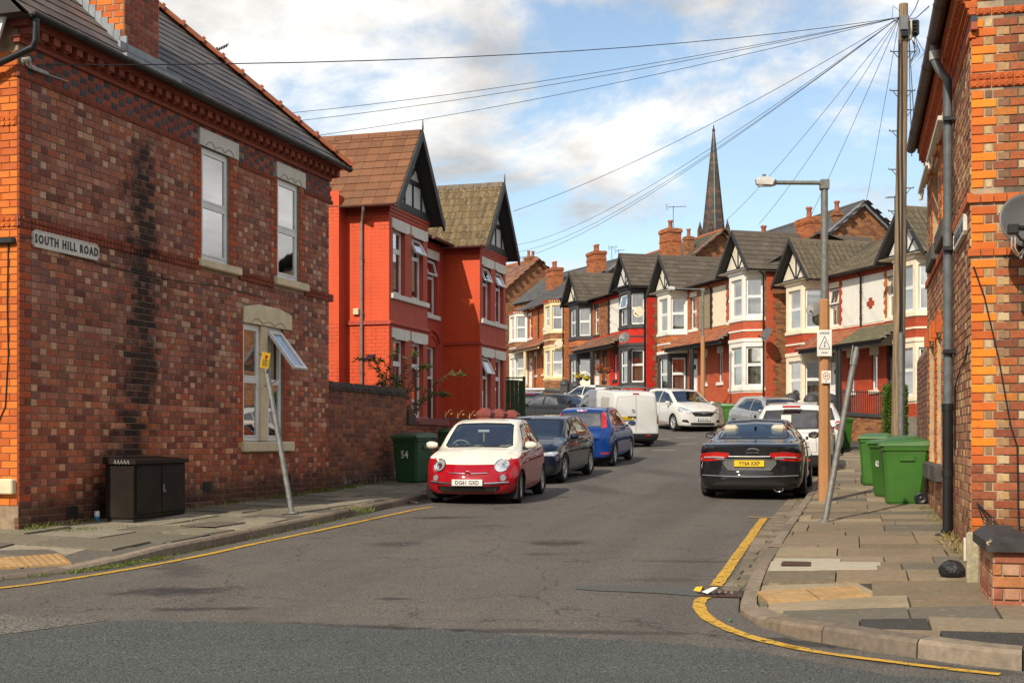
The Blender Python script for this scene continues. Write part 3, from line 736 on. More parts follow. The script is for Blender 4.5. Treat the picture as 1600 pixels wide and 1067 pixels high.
def slates(parent, C, U, V, nu, nv, gu, gv, m, poly=None, limit=300, th=.012, name='slate', lap=.035, jit=.004, flat=False, mats=None):
 """C: lower corner, U along the eave, V up the slope (unit vectors); rows of overlapping slates"""
 U = Vector(U); V = Vector(V); N = U.cross(V).normalized(); items = []
 for j in range(nv):
  for i in range(-1, nu + 1):
   x0 = (i + (.5 if j % 2 and not flat else 0)) * gu; x1 = x0 + gu - .006; y0 = j * gv; y1 = y0 + gv + lap
   q = [(x0, y0 + R.uniform(-jit, jit)), (x1, y0 + R.uniform(-jit, jit)), (x1, y1), (x0, y1)]
   if poly:
    for a, b in zip(poly, poly[1:] + poly[:1]):
     q = clip(q, a, b)
     if len(q) < 3: break
    if len(q) < 3: continue
   c = C + U * ((x0 + x1) / 2) + V * y0
   w = parent.matrix_basis @ c; vis = w.y > 0 and abs(w.x / w.y) < .4 and (w.z - CAMZ) / w.y < .345
   items.append(((0 if vis else 1), w.length, q, y0, y1))
 items.sort(key=lambda t: t[:2]); far = MB(); tilt = th * 1.2
 for k, (_, _, q, y0, y1) in enumerate(items):
  mb = MB() if k < limit else far; jz = R.uniform(-.002, .003)
  top = []
  for (x, y) in q:
   h = th + tilt * (y1 - y) / (y1 - y0) + jz
   top.append(C + U * x + V * y + N * h)
  bot = [p - N * th for p in top]; n = len(q)
  mb.raw(top + bot, [tuple(range(n)), tuple(range(2 * n - 1, n - 1, -1))] + [(i, i + n, (i + 1) % n + n, (i + 1) % n) for i in range(n)])
  if mb is not far: mb.build(name, m, parent)
 if far.v: tag(far.build(name, m, parent), kind='stuff')
# ================================================================== LEFT CORNER HOUSE
lh_M = plane_M(LF)
lh = empty('corner_house', LF.at(0), LF.rz(), 'dark mottled brick corner house with soot streak, street name sign and slate hip roof', 'house')
def wall_uv(s, F):
 p = s.n('SeparateXYZ', {0: s.pos()}).outputs
 x = s.math('SUBTRACT', p[0], F.p.x); y = s.math('SUBTRACT', p[1], F.p.y)
 t = s.math('ADD', s.math('MULTIPLY', x, F.u.x), s.math('MULTIPLY', y, F.u.y))
 o = s.math('ADD', s.math('MULTIPLY', x, F.n.x), s.math('MULTIPLY', y, F.n.y))
 return t, o, p[2]
def soot_left(s, c):
 t, o, z = wall_uv(s, LF)
 ctr = s.n('MapRange', {0: z, 1: 1.0, 2: 2.6, 3: 2.05, 4: 2.6}).outputs[0]
 wd = s.n('MapRange', {0: z, 1: 2.2, 2: 5.4, 3: .55, 4: .34}).outputs[0]
 d = s.math('DIVIDE', s.math('ABSOLUTE', s.math('SUBTRACT', t, ctr)), wd)
 d = s.math('ADD', d, s.math('MULTIPLY', s.math('SUBTRACT', s.noise(3.2, 8, .74, s.pos()), .5), 3.6))
 d = s.math('ADD', d, s.math('MULTIPLY', s.math('SUBTRACT', s.rand(), .5), .9))
 st = s.math('MULTIPLY', s.rng(d, .15, 1.2, .93, 0), s.math('LESS_THAN', o, .3))
 st = s.math('MULTIPLY', st, s.rng(s.math('ADD', z, s.math('MULTIPLY', s.noise(2, 3, .5, s.pos()), 1.2)), 6.5, 6.1, 0, 1))
 low = s.rng(s.math('ADD', s.math('SUBTRACT', z, s.math('MULTIPLY', t, .02)), s.math('MULTIPLY', s.math('SUBTRACT', s.noise(4, 5, .6, s.pos()), .5), .5)), .78, 1.05, .8, 0)
 c = s.mix(low, c, (.035, .027, .024)); lime = s.math('MULTIPLY', low, s.rng(s.noise(7, 6, .7, s.pos()), .58, .7))
 c = s.mix(lime, c, (.3, .24, .21))
 c = s.mix(s.rng(z, 2.9, 1.6, 0, .8), c, s.mix(1, c, (1.22, .92, .72), 'MULTIPLY'))
 c = s.mix(s.rng(s.noise(.7, 5, .6, s.pos()), .38, .66, 0, .55), c, s.mix(1, c, (.62, .6, .6), 'MULTIPLY'))
 return s.mix(st, c, (.014, .01, .009))
LB = [(.22, .085, .055), (.25, .10, .065), (.2, .075, .052), (.30, .12, .075), (.17, .06, .045), (.24, .105, .075), (.27, .085, .05), (.17, .08, .068), (.32, .12, .065), (.13, .05, .04), (.27, .12, .09)]
LHD = [(.36, .20, .13), (.26, .10, .065), (.32, .17, .11), (.43, .27, .18), (.2, .085, .06), (.30, .14, .10), (.36, .23, .165), (.25, .11, .08), (.38, .2, .12), (.28, .095, .06)]
LB = [(r * 1.75, g * 1.62, b * 1.5) for r, g, b in LB]; LHD = [(r * 1.75, g * 1.72, b * 1.68) for r, g, b in LHD]
B_S = pieces('mottled_brick', LB, .82, .39, 26, .4, 60, soot_left, spots=(.3, .2, .15))
B_H = pieces('pale_header_brick', LHD, .82, .36, 26, .4, 60, soot_left)
B_Q = pieces('orange_quoin_brick', [(.62, .155, .022), (.56, .125, .02), (.66, .18, .025), (.5, .11, .022)], .7, .15, 14, .2, 60)
B_QS = pieces('red_quoin_brick', [(.44, .085, .03), (.38, .075, .03), (.48, .1, .03), (.34, .07, .035)], .75, .2, 14, .2, 60)
B_RED = pieces('pressed_red_brick', [(.36, .085, .05), (.31, .075, .045), (.40, .1, .055), (.28, .065, .042)], .75, .2, 16, .2, 60, soot_left)
B_BLUE = pieces('blue_brick', [(.05, .055, .075), (.07, .075, .09), (.04, .042, .055)], .6, .2, 16, .2)
TERRA = pieces('moulded_terracotta', [(.33, .085, .045), (.28, .07, .04), (.37, .1, .05)], .75, .25, 18, .3, 60, soot_left)
MORT = plain('sooty_mortar', (.27, .19, .125), .95, var=.3, scale=8, bump=.4)
MORT2 = plain('sandy_mortar', (.34, .25, .16), .95, var=.3, scale=8, bump=.4)
CRM = plain('cream_painted_stone', (.68, .57, .37), .7, var=.1, bump=.15, dirt=.45, dirtcol=(.33, .27, .18), dscale=4)
LWHITE = plain('white_painted_stone', (.68, .65, .57), .65, var=.06, bump=.1, dirt=.35, dirtcol=(.4, .34, .25), dscale=4)
HO = [(4.13, 4.97, 4.27, 5.94), (6.55, 7.36, 4.29, 5.93), (5.39, 6.78, 1.59, 3.45)]
LL = 8.55
mb = MB(); holed(mb, 0, LL, .2, 6.5, 0, .3, HO)
mb.box(.0, .3, .302, 6, .2, 6.5); mb.box(LL - .3, LL, .302, 6, .2, 6.5); mb.box(0, LL, 5.7, 6.0, .2, 6.5)
mb.build('wall', MORT, lh)
bk = Bricks(lh, 300)
jam = []          # red jamb bricks beside the openings
holes = [(a - .0, b + .0, c, d) for a, b, c, d in HO]
blocks = list(holes) + [(4.06, 5.22, 5.9, 6.2), (6.5, 7.56, 5.9, 6.2), (5.38, 7.04, 3.45, 3.75), (4.02, 5.26, 4.15, 4.28), (6.43, 7.64, 4.16, 4.3), (5.32, 7.07, 1.43, 1.6), (-.1, 9, 4.1, 4.235), (.95, 1.05, .5, .6)]
GRID = [(.45, 3.65 / 42), (4.235, 1.605 / 18)]
def quoins(bk, M, x_edge, dirx, z0, z1, m, start=0, ch=.087, y=-.012, long=.228, short=.108, out=None):
 g = GRID[0] if z0 < 4 else GRID[1]; ch = g[1]; z0 = g[0] + round((z0 - g[0]) / ch) * ch; n = int((z1 - z0) / ch + .3)
 for i in range(n):
  w = long if (i + start) % 2 == 0 else short; z = z0 + (i + .5) * ch
  bk.add(M, x_edge + dirx * (w / 2), y, z, w - .008, ch - .009, m); blocks.append((min(x_edge, x_edge + dirx * w) - .004, max(x_edge, x_edge + dirx * w) + .004, z - ch / 2 + .01, z + ch / 2 - .01))
quoins(bk, lh_M, 0.0, 1, .845, 4.1, B_QS, 0); quoins(bk, lh_M, 0.0, 1, 4.235, 5.85, B_QS, 1)
for (a, b, c, d) in HO:
 quoins(bk, lh_M, a, -1, c, d - .02, B_QS, 0); quoins(bk, lh_M, b, 1, c, d - .02, B_QS, 0)
bk.rect(lh_M, .0, LL, .45, 4.10, blocks, B_S, B_H); bk.rect(lh_M, 0, LL, 4.235, 5.84, blocks, B_S, B_H)
for i in range(4):
 x = -.05 + (i % 2) * .17; k = 0
 while x < LL:
  w = .215 if k % 2 == 0 else .105; z = 5.925 + i * .079 + .0395
  if not any(h[0] < x + w and h[1] > x and h[2] < z < h[3] for h in blocks) and x + w > .02:
   x_ = max(x, .0); bk.add(lh_M, (x_ + x + w) / 2, -.008, z, x + w - x_, .07, B_RED if k % 2 == 0 else B_BLUE)
  x += w + .01; k += 1
fr_M = lh_M @ Matrix.Rotation(rad(-90), 4, 'Z')        # x runs from the street corner... y into the house
fm_ = Matrix.Translation(lh_M.translation) @ Matrix.Rotation(LF.rz() - pi / 2, 4, 'Z')
blocks_f = []
n = int((6.2 - .845) / .087)
for i in range(n):
 z = .845 + (i + .5) * .087; w = .228 if i % 2 else .34
 x = 0
 for q in ([.228, .108] if i % 2 else [.108, .228]): bk.add(fm_, x - q / 2, -.012, z, q - .01, .078, B_Q); x -= q
 blocks_f.append((-.336, .01, z - .04, z + .04))
bk.rect(fm_, -1.4, -.338, .845, 6.2, blocks_f, B_S, B_H)
bk.build()
def moulded(parent, M, x0, x1, z, h, L_, m, n=3, proud=.035, name='moulded_brick', round_=True, skip=(), limit=300):
 mb = MB(); w = L_ - .008; c = w / n
 mb.cbox(0, w, -proud + .012, .04, -h / 2, h / 2, .004)
 for i in range(n):
  if round_:
   mb.lathe([(c * .42, 0), (c * .38, .012), (c * .2, .008), (.001, .016)], 8, Matrix.Translation((c * (i + .5), -proud + .012, 0)) @ Matrix.Rotation(rad(90), 4, 'X'), smooth=False)
  else: mb.cbox(c * i + .004, c * (i + 1) - .004, -proud, .0, -h / 2 + .004, h / 2 - .004, .012)
 me = mb.mesh(name, m); inv = parent.matrix_basis.inverted(); x = x0; k = 0
 while x < x1 - .05:
  if not any(a < x + L_ / 2 < b for a, b in skip):
   o = inst(name, me, parent); o.matrix_basis = inv @ M @ Matrix.Translation((x, 0, z)); k += 1
  x += L_
for zz_ in (4.133, 4.2): moulded(lh, lh_M, -.03, LL, zz_, .064, .23, TERRA, 3, skip=((4.1, 5.2), (6.4, 7.6)))
moulded(lh, lh_M, -.03, LL, 5.882, .07, .23, TERRA, 6, .03, round_=False, skip=((4.1, 5.2), (6.5, 7.5)))
for zz_ in (4.133, 4.2, 5.31, 5.37, 5.882): moulded(lh, fm_, -1.15, .0, zz_, .062, .23, B_Q, 3)
mb = MB(); mb.box(-.04, LL + .04, -.05, .05, 6.243, 6.30); mb.box(-.06, LL + .06, -.07, .05, 6.30, 6.318); mb.build('cornice', TERRA, lh)
d_ = MB(); d_.prism([(-.0, 0), (.085, 0), (.085, .085), (0, .085)], -.15, 0); d_.prism([(.012, -.022), (.073, -.022), (.073, 0), (.012, 0)], -.11, 0); dm = d_.mesh('dentil', TERRA)
for i in range(int(LL / .225) + 1): inst('dentil', dm, lh, (i * .225 - .01, -.02, 6.33), (0, 0, 0), (1.45, 1, 1))
mb = MB(); mb.box(-.08, LL + .08, -.19, .05, 6.418, 6.452); mb.box(-.08, LL + .08, -.22, .05, 6.452, 6.49); mb.build('cornice', TERRA, lh)
def lintel(parent, x0, x1, z0, z1, m, peak=0, scallop=True, y=-.03):
 mb = MB()
 if peak: poly = [(x0, z0), (x1, z0), (x1, z1 - peak), ((x0 + x1) / 2 + .35, z1), ((x0 + x1) / 2 - .35, z1), (x0, z1 - peak)]
 else: poly = [(x0, z0), (x1, z0), (x1, z1), (x0, z1)]
 mb.prism(poly, y, .12)
 mb.build('lintel', m, parent)
 if scallop:
  mb = MB(); n = 14; w = x1 - x0; cx = (x0 + x1) / 2
  for sg in (-1, 1):
   pts = [(cx + sg * w * .36 * (1 - k / n), y - .004, z0 + .012 + .085 * abs(sin(pi * k / n * 1.5)) * (1 - .35 * k / n)) for k in range(n + 1)]
   mb.tube(pts, .006, 5)
  mb.build('carved_scroll', plain('stone_shadow_line', (.34, .29, .2), .8), parent)
lintel(lh, 4.06, 5.22, 5.94, 6.185, LWHITE); lintel(lh, 6.5, 7.56, 5.935, 6.185, LWHITE); lintel(lh, 5.38, 7.04, 3.455, 3.775, CRM, .075)
for (a, b, z0, z1) in ((4.02, 5.26, 4.155, 4.27), (6.43, 7.64, 4.165, 4.29), (5.32, 7.07, 1.43, 1.59)):
 mb = MB(); mb.cbox(a, b, -.075, .14, z0, z1, .015); mb.build('sill', CRM, lh)
T = Matrix.Translation
window(lh, T((4.13, 0, 4.27)), .84, 1.67, .5, .035, .075, upper=[(BLIND, .04, .97, .02, .4)])
window(lh, T((6.55, 0, 4.29)), .81, 1.645, .5, .035, .075, upper=[(TEALC, .05, .4, .02, .5)])
mb = MB(); mb.cbox(6.0, 6.22, -.005, .16, 1.6, 3.45, .01); mb.build('mullion', CRM, lh)
window(lh, T((5.39, 0, 1.595)), .61, 1.855, .53, .04, .07, upper=[(NET, .04, .97, .6, .98)])
window(lh, T((6.22, 0, 1.595)), .56, 1.855, .53, .04, .07, top_open=38, upper=[(NET, .04, .97, .02, .98)], gl=GLASS)
PT = rad(44); tanp = math.tan(PT)
SL = NT('weathered_slate'); _r = SL.rand(); _c = SL.ramp(_r, [(0, (.085, .078, .075)), (.2, (.105, .092, .085)), (.4, (.075, .07, .072)), (.55, (.13, .105, .09)), (.7, (.095, .09, .09)), (.85, (.12, .11, .105))], 'CONSTANT')
_f = SL.noise(3.2, 6, .7, SL.pos()); _c = SL.mix(SL.math('MULTIPLY', SL.rng(_f, .5, .72), .5), _c, (.19, .145, .10)); SLATE = SL.fin(_c, .62, 0, SL.bump(SL.noise(30, 5, .6, SL.pos()), .35, .01), .4)
E_, YO = 6.49, -.27; X1 = LL + .25; RH = 4.6
mb = MB(); zr = E_ + RH * tanp
mb.face([(-.15, YO, E_), (X1, YO, E_), (X1 - RH, YO + RH, zr), (-.15, YO + RH, zr)]); mb.face([(X1, YO, E_), (X1, YO + 2 * RH, E_), (X1 - RH, YO + RH, zr)])
mb.face([(-.3, YO + 2 * RH, E_), (-.3, YO + RH, zr), (X1 - RH, YO + RH, zr), (X1, YO + 2 * RH, E_)]); mb.face([(-.3, YO, E_), (-.3, YO + RH, zr), (-.3, YO + 2 * RH, E_)]); mb.face([(-.3, YO, E_), (-.3, YO + 2 * RH, E_), (X1, YO + 2 * RH, E_), (X1, YO, E_)])
roof = mb.build('roof', plain('roof_felt', (.05, .045, .04), .9), lh)
sl = math.hypot(1, tanp); hipx = RH; Ls = RH * sl
slates(lh, Vector((-.18, YO - .03, E_ - .01)), (1, 0, 0), (0, 1 / sl, tanp / sl), 26, 25, .37, .262, SLATE, [(0, 0), (X1 + .18 + .03, 0), (X1 + .18 - RH, Ls), (0, Ls)], 300)
HT = pieces('terracotta_hip_tile', [(.40, .12, .055), (.34, .105, .05), (.45, .14, .06), (.3, .11, .06)], .8, .25, 14, .3)
hd = Vector((-1, 1, tanp)).normalized(); c0 = Vector((X1 + .03, YO - .03, E_ + .02)); mb = MB()
for i in range(9): pass
prof = MB(); K = 8; r_ = .105; L_ = .41
for (ya, yb, rr) in ((0, L_, r_), (0, .055, r_ * 1.28)):
 A = [(rr * cos(pi * k / K), ya, rr * sin(pi * k / K) * 1.05) for k in range(K + 1)]; B = [(x, yb, z) for x, _, z in A]
 for k in range(K): prof.face([A[k], A[k + 1], B[k + 1], B[k]], smooth=True)
 prof.face(A); prof.face(B[::-1])
tm = prof.mesh('hip_tile', HT); q = hd.to_track_quat('Y', 'Z')
for i in range(14):
 o = inst('hip_tile', tm, lh); o.matrix_basis = T(c0 + hd * (i * L_)) @ q.to_matrix().to_4x4()
gutter(lh, (-.14, -.3, 6.53), (X1 - .02, -.3, 6.5), .062, BLACKP)
mb = MB(); mb.tube([(-.08, -.3, 6.47), (-.08, -.3, 6.22), (-.09, -.27, 6.14), (-.16, .3, 5.92), (-.16, .45, 5.86), (-.16, .5, 5.6)], .042, 10); mb.build('downpipe', BLACKP, lh)
mb = MB(); mb.prism([(.0, 6.22), (.13, 6.42), (.13, 6.75), (.3, 6.95), (2.2, 8.7), (2.2, 8.3), (0, 6.6)], -.045, .0, Matrix.Rotation(rad(90), 4, 'Z') @ T((0, 0, 0)))
bb = MB(); bb.raw([(-.2, y, z) for y, z in ((-.02, 6.62), (.14, 6.2), (.42, 6.2), (.42, 6.62), (2.6, 8.75), (2.6, 9.1), (-.02, 6.95))] + [(-.16, y, z) for y, z in ((-.02, 6.62), (.14, 6.2), (.42, 6.2), (.42, 6.62), (2.6, 8.75), (2.6, 9.1), (-.02, 6.95))],
 [(0, 1, 2, 3, 4, 5, 6), (13, 12, 11, 10, 9, 8, 7)] + [(i, i + 7, (i + 1) % 7 + 7, (i + 1) % 7) for i in range(7)]); bb.build('barge_board', WHITE, lh)
mb = MB(); mb.cbox(-.09, .03, .02, 1.8, .98, 1.16, .015); mb.build('sill', CRM, lh)       # front window sill, just round the corner
CB = courses('chimney_brick', [(.44, .14, .045), (.50, .17, .05), (.36, .11, .045), (.26, .085, .045), (.47, .13, .04)], (.12, .085, .06))
ch = empty('chimney_core', (0, 0, 0)); bpy.data.objects.remove(ch)
mb = MB(); cx0, cx1, cy0, cy1 = 2.16, 3.0, -.0, 1.0; mb.box(cx0, cx1, cy0, cy1, 6.5, 10.2); chim = mb.build('chimney', MORT2, lh)
cb2 = MB(); cbl = [B_S, B_RED, B_Q]
for side in (0, 1):
 Mx = T((cx0, cy0, 0)) if side == 0 else T((cx0, cy1, 0)) @ Matrix.Rotation(rad(-90), 4, 'Z')
 Wd = cx1 - cx0 if side == 0 else cy1 - cy0
 for i in range(42):
  z = 6.56 + i * .087; x = 0 if i % 2 else -.112
  while x < Wd:
   a, b = max(0, x), min(Wd, x + .225)
   if b - a > .04:
    vs, fs = brick_geo(b - a - .01, .077); cb2.raw([tuple(Mx @ T(((a + b) / 2, -.008, z)) @ Vector(v)) for v in vs], fs, (R.choice((0, 1, 1)) if side == 0 else (2 if R.random() < .8 else 1)))
   x += .237
tag(cb2.build('brick', cbl, chim), kind='stuff')
mb = MB(); zl = lambda y: E_ + (y - YO) * tanp
mb.box(cx0 - .16, cx1 + .12, -.05, -.012, zl(-.03) - .08, zl(-.03) + .13)
mb.box(cx0 - .3, cx1 + .2, -.24, -.02, zl(-.14) - .035, zl(-.14) + .02, T((0, 0, 0)))
for k in range(11):
 y = k * .095; mb.box(cx0 - .022, cx0 + .01, y - .05, y + .06, zl(y) - .1, zl(y) + .2)
mb.build('lead_flashing', LEAD, lh)
AIR = plain('black_iron', (.02, .018, .017), .6, var=.3)
for (x, z) in ((1.02, .72), (4.3, 1.05 - .12), (6.9, .98)):
 mb = MB(); mb.cbox(x - .11, x + .11, -.02, .02, z - .075, z + .075, .004); 
 for k in range(5): mb.box(x - .09 + k * .04, x - .07 + k * .04, -.024, -.0, z - .06, z + .06)
 mb.build('air_brick', AIR, lh)
mb = MB(); pts = [(0.02, -.02, 3.98), (.25, -.022, 4.0), (.5, -.02, 3.93), (1.0, -.02, 3.88), (2.4, -.02, 3.86), (3.6, -.02, 3.87), (4.6, -.02, 3.93), (6.2, -.02, 3.9)]; mb.tube(pts, .007, 5); mb.tube([(-.02, .12, 3.94), (-.025, .13, 3.2), (-.02, .12, 2.6), (-.02, .16, 2.0), (-.02, .3, 1.75)], .008, 5)
mb.build('cable', BLACKP, lh)
mb = MB(); mb.cbox(-.08, .03, .02, .3, 3.9, 3.97, .01); mb.build('junction_box', BLACKP, lh)
mb = MB(); mb.cbox(.14, .5, -.055, -.015, 5.985, 6.03, .006); mb.tube([(.0, -.06, 6.03), (.06, -.1, 6.06), (.12, -.06, 6.01)], .03, 8); mb.tube([(.1, -.04, 6.05), (.2, -.06, 5.98), (.9, -.04, 6.02)], .008, 5); mb.build('cable_bracket', plain('bracket_grey', (.4, .38, .35), .5, var=.2), lh)
sg_ = empty('street_sign', tuple(lh_M @ Vector((.88, -.03, 4.0))), LF.rz(), 'white cast street name plate reading SOUTH HILL ROAD on the left corner house', 'sign')
def name_plate(o, w=1.3, h=.205):
 mb = MB(); c = .035
 mb.prism([(-w / 2 + c, -h / 2), (w / 2 - c, -h / 2), (w / 2, -h / 2 + c), (w / 2, h / 2 - c), (w / 2 - c, h / 2), (-w / 2 + c, h / 2), (-w / 2, h / 2 - c), (-w / 2, -h / 2 + c)], -.012, .02)
 mb.build('plate', plain('sign_enamel', (.66, .63, .56), .5, var=.08, dirt=.4, dirtcol=(.3, .27, .2)), o)
 mb = MB(); e = .012
 for (a, b, c_, d) in ((-w / 2 + .03, w / 2 - .03, h / 2 - e, h / 2), (-w / 2 + .03, w / 2 - .03, -h / 2, -h / 2 + e), (-w / 2, -w / 2 + e, -h / 2 + .03, h / 2 - .03), (w / 2 - e, w / 2, -h / 2 + .03, h / 2 - .03)): mb.box(a, b, -.02, -.0125, c_, d)
 mb.build('rim', plain('sign_enamel', (.66, .63, .56)), o)
 t = text_mesh('lettering', 'SOUTH HILL ROAD', .135, plain('sign_black', (.02, .02, .02), .5), o, T((0, -.0135, -.005)) @ Matrix.Rotation(rad(90), 4, 'X'), .003, 1.32, (.86, 1.05), .0055)
name_plate(sg_)
# ================================================================== RIGHT CORNER HOUSE
RL = 7.55
RFv = Frame(*RF.at(RL)[:2], RF.deg + 180)     # from the far end towards the camera, street on its right
rh_M = plane_M(RFv)
rh = empty('corner_house', RFv.at(0), RFv.rz(), 'orange brick corner house on the right edge with grey downpipe and satellite dish', 'house')
RFRONT = T(Vector(RF.at(0))) @ Matrix.Rotation(RF.rz() - pi / 2, 4, 'Z')     # x to the right along the front, y into the house
def soot_right(s, c):
 z = s.n('SeparateXYZ', {0: s.pos()}).outputs[2]
 low = s.rng(s.math('ADD', z, s.math('MULTIPLY', s.math('SUBTRACT', s.noise(4, 5, .6, s.pos()), .5), .6)), .55, 1.15, .7, 0)
 c = s.mix(low, c, s.mix(1, c, (.45, .35, .32), 'MULTIPLY'))
 lime = s.math('MULTIPLY', low, s.rng(s.noise(9, 6, .7, s.pos()), .62, .72)); return s.mix(lime, c, (.4, .33, .26))
spk = (.10, .035, .015)
RB = pieces('orange_red_brick', [(.40, .105, .035), (.31, .085, .035), (.24, .07, .035), (.43, .13, .035), (.3, .09, .04), (.40, .12, .05), (.34, .12, .05), (.22, .07, .035), (.52, .18, .035)], .78, .3, 22, .4, 55, soot_right, spots=spk)
RH_ = pieces('buff_header_brick', [(.55, .36, .17), (.38, .22, .10), (.30, .17, .09), (.58, .42, .24), (.26, .13, .07), (.46, .27, .12), (.2, .11, .06), (.5, .3, .14)], .8, .3, 20, .4, 55, soot_right)
RQ = pieces('bright_orange_quoin_brick', [(.78, .215, .016), (.70, .17, .018), (.80, .25, .018), (.60, .135, .018), (.74, .20, .016), (.5, .105, .02)], .7, .14, 14, .2, 55, soot_right, spots=(.5, .09, .015))
RSB = pieces('pale_jointed_brick', [(.36, .14, .07), (.42, .18, .09), (.3, .11, .06), (.40, .2, .11), (.25, .09, .055), (.46, .22, .12)], .8, .25, 20, .4, 55, soot_right)
RTER = pieces('orange_terracotta', [(.52, .115, .024), (.46, .10, .024), (.56, .135, .026)], .7, .2, 14, .25)
MORT3 = plain('pale_lime_mortar', (.36, .28, .18), .95, var=.3, scale=8, bump=.4)
MORTG = plain('grey_weathered_mortar', (.13, .105, .075), .95, var=.3, scale=8, bump=.4)
xs_ = lambda t: RL - t            # along-wall distance from the street corner -> local x
RHO = [(xs_(5.15), xs_(4.3), 1.3, 3.0), (xs_(6.9), xs_(5.8), 1.3, 3.0), (xs_(4.1), xs_(2.9), 4.25, 5.4), (xs_(6.1), xs_(4.9), 4.25, 5.4)]
mb = MB(); holed(mb, 0, RL, .2, 6.3, 0, .3, RHO); mb.box(0, .3, .302, 6, .2, 6.3); mb.box(0, RL, 5.7, 6.0, .2, 6.3); mb.build('wall', MORT3, rh)
inv = rh.matrix_basis.inverted()
mb = MB(); holed(mb, .0, 6, .2, 7.0, 0.002, .3, [], inv @ RFRONT); mb.build('front_wall', MORTG, rh)
bk = Bricks(rh, 300); blocks = [(-1, 9, 3.93, 4.02)]; GRID = [(.4, 3.53 / 41), (4.02, 1.5 / 17)]
for (a, b, c, d) in RHO:
 blocks.append((a, b, c, d)); quoins(bk, rh_M, a, -1, c, d + .2, RQ, 0); quoins(bk, rh_M, b, 1, c, d + .2, RQ, 1)
 blocks.append((a - .12, b + .12, d, d + .24))
bk.rect(rh_M, .0, RL, .4, 3.93, blocks, RSB, RH_, j=.013); bk.rect(rh_M, 0, RL, 4.02, 5.52, blocks, RSB, RH_, j=.013)
fb = []; blocks = fb
Z0 = .42
n = int((7.0 - Z0) / .0868)
skipz = [(3.92, 4.01), (3.40, 3.48), (5.04, 5.19), (5.74, 5.83)]
for i in range(n):
 z = Z0 + (i + .5) * .0868
 if any(a - .02 < z < b + .02 for a, b in skipz): continue
 qs = [.235] if i % 2 else [.115]
 bk.add(RFRONT, qs[0] / 2 + .0, -.014, z, qs[0] - .008, .078, RQ if z > 1.35 or R.random() < .2 else RB); fb.append((-.01, qs[0] + .002, z - .03, z + .03))
 bk.add(RFRONT, .66 + (.1 if i % 2 else .06), -.03, z, .2 if i % 2 else .115, .078, RQ if R.random() < .75 else RB)
for i in range(n):
 z = Z0 + (i + .5) * .0868
 if any(a - .02 < z < b + .02 for a, b in skipz): continue
 x = .245 if i % 2 else .125
 seq = ['H', 'S'] if i % 2 == 0 else ['H', 'S', 'H']
 if i % 2 == 0: seq = ['h', 'S', 'H']
 while x < .56:
  k = seq.pop(0) if seq else 'S'; w = {'H': .112, 'S': .232, 'h': .075}[k]; w = min(w, .575 - x)
  if w > .03: bk.add(RFRONT, x + w / 2, -.008 + R.uniform(-.003, .003), z, w - .011, .075, RH_ if k in 'Hh' else RB)
  x += w
for (x0, x1) in ((.9, 6.0),): bk.rect(RFRONT, x0, x1, Z0, 6.9, [], RB, RH_)
bk.build()
def string_run(parent, M, x0, x1, z, h, m, proud, L_=.12):
 inv = parent.matrix_basis.inverted(); mb = MB(); mb.prism([(0, -h / 2), (L_ - .008, -h / 2), (L_ - .008, h / 2), (0, h / 2)], -proud, .02); me = mb.mesh('string_brick', m); x = x0
 while x < x1 - .03:
  o = inst('string_brick', me, parent); o.matrix_basis = inv @ M @ T((x, 0, z)); x += L_
string_run(rh, RFRONT, -.03, .58, 3.965, .08, RTER, .035); string_run(rh, RFRONT, -.03, .58, 3.44, .07, RTER, .03)
string_run(rh, rh_M, 0, RL + .03, 3.975, .085, RTER, .04, .23)
for z in (5.08, 5.15, 5.785): moulded(rh, RFRONT, -.01, .58, z, .068, .2, RTER, 3, .03)
moulded(rh, rh_M, 0, RL - .0, 5.785, .068, .2, RTER, 3, .035); moulded(rh, rh_M, 0, RL, 5.56, .06, .23, RTER, 6, .03, round_=False)
bk = Bricks(rh, 0)
for i in range(2):
 x = -.05 + (i % 2) * .17; k = 0
 while x < RL:
  w = .215 if k % 2 == 0 else .105
  bk.add(rh_M, max(x, 0) + w / 2, -.008, 5.63 + i * .08, w, .07, B_RED if k % 2 == 0 else B_BLUE); x += w + .01; k += 1
bk.build()
mb = MB(); mb.box(-.04, RL + .03, -.06, .05, 5.825, 5.875); mb.box(-.04, RL + .03, -.09, .05, 5.875, 5.89); mb.build('cornice', RTER, rh)
d_ = MB(); d_.prism([(0, 0), (.085, 0), (.085, .085), (0, .085)], -.11, 0); d_.prism([(.012, -.022), (.073, -.022), (.073, 0), (.012, 0)], -.08, 0); dm2 = d_.mesh('dentil', RTER)
for i in range(int(RL / .163) + 1): inst('dentil', dm2, rh, (i * .163, -.02, 5.90))
mb = MB(); mb.box(-.04, RL + .04, -.13, .05, 5.987, 6.03); mb.box(-.06, RL + .06, -.15, .05, 6.03, 6.1); mb.build('cornice', RTER, rh)
BRG = plain('weathered_brown_gutter', (.055, .03, .022), .5, var=.4, scale=9, dirt=.5, dirtcol=(.12, .09, .07))
gutter(rh, (-.05, -.235, 6.12), (RL + .4, -.235, 6.14), .075, BRG, clips=1.1)
mb = MB(); mb.face([(-.2, -.3, 6.13), (RL + .1, -.3, 6.13), (RL + .1, 4, 9.9), (-.2, 4, 9.9)]); mb.face([(RL + .1, 4, 9.9), (RL + .1, 8, 6.13), (-.2, 8, 6.13), (-.2, 4, 9.9)]); mb.face([(-.2, -.3, 6.13), (-.2, 4, 9.9), (-.2, 8, 6.13)]); mb.face([(RL + .1, -.3, 6.13), (RL + .1, 8, 6.13), (RL + .1, 4, 9.9)]); mb.build('roof', SLATE, rh)
DKS = plain('dark_stone_sill', (.055, .05, .045), .8, var=.3, bump=.3, dirt=.4, dirtcol=(.2, .17, .13))
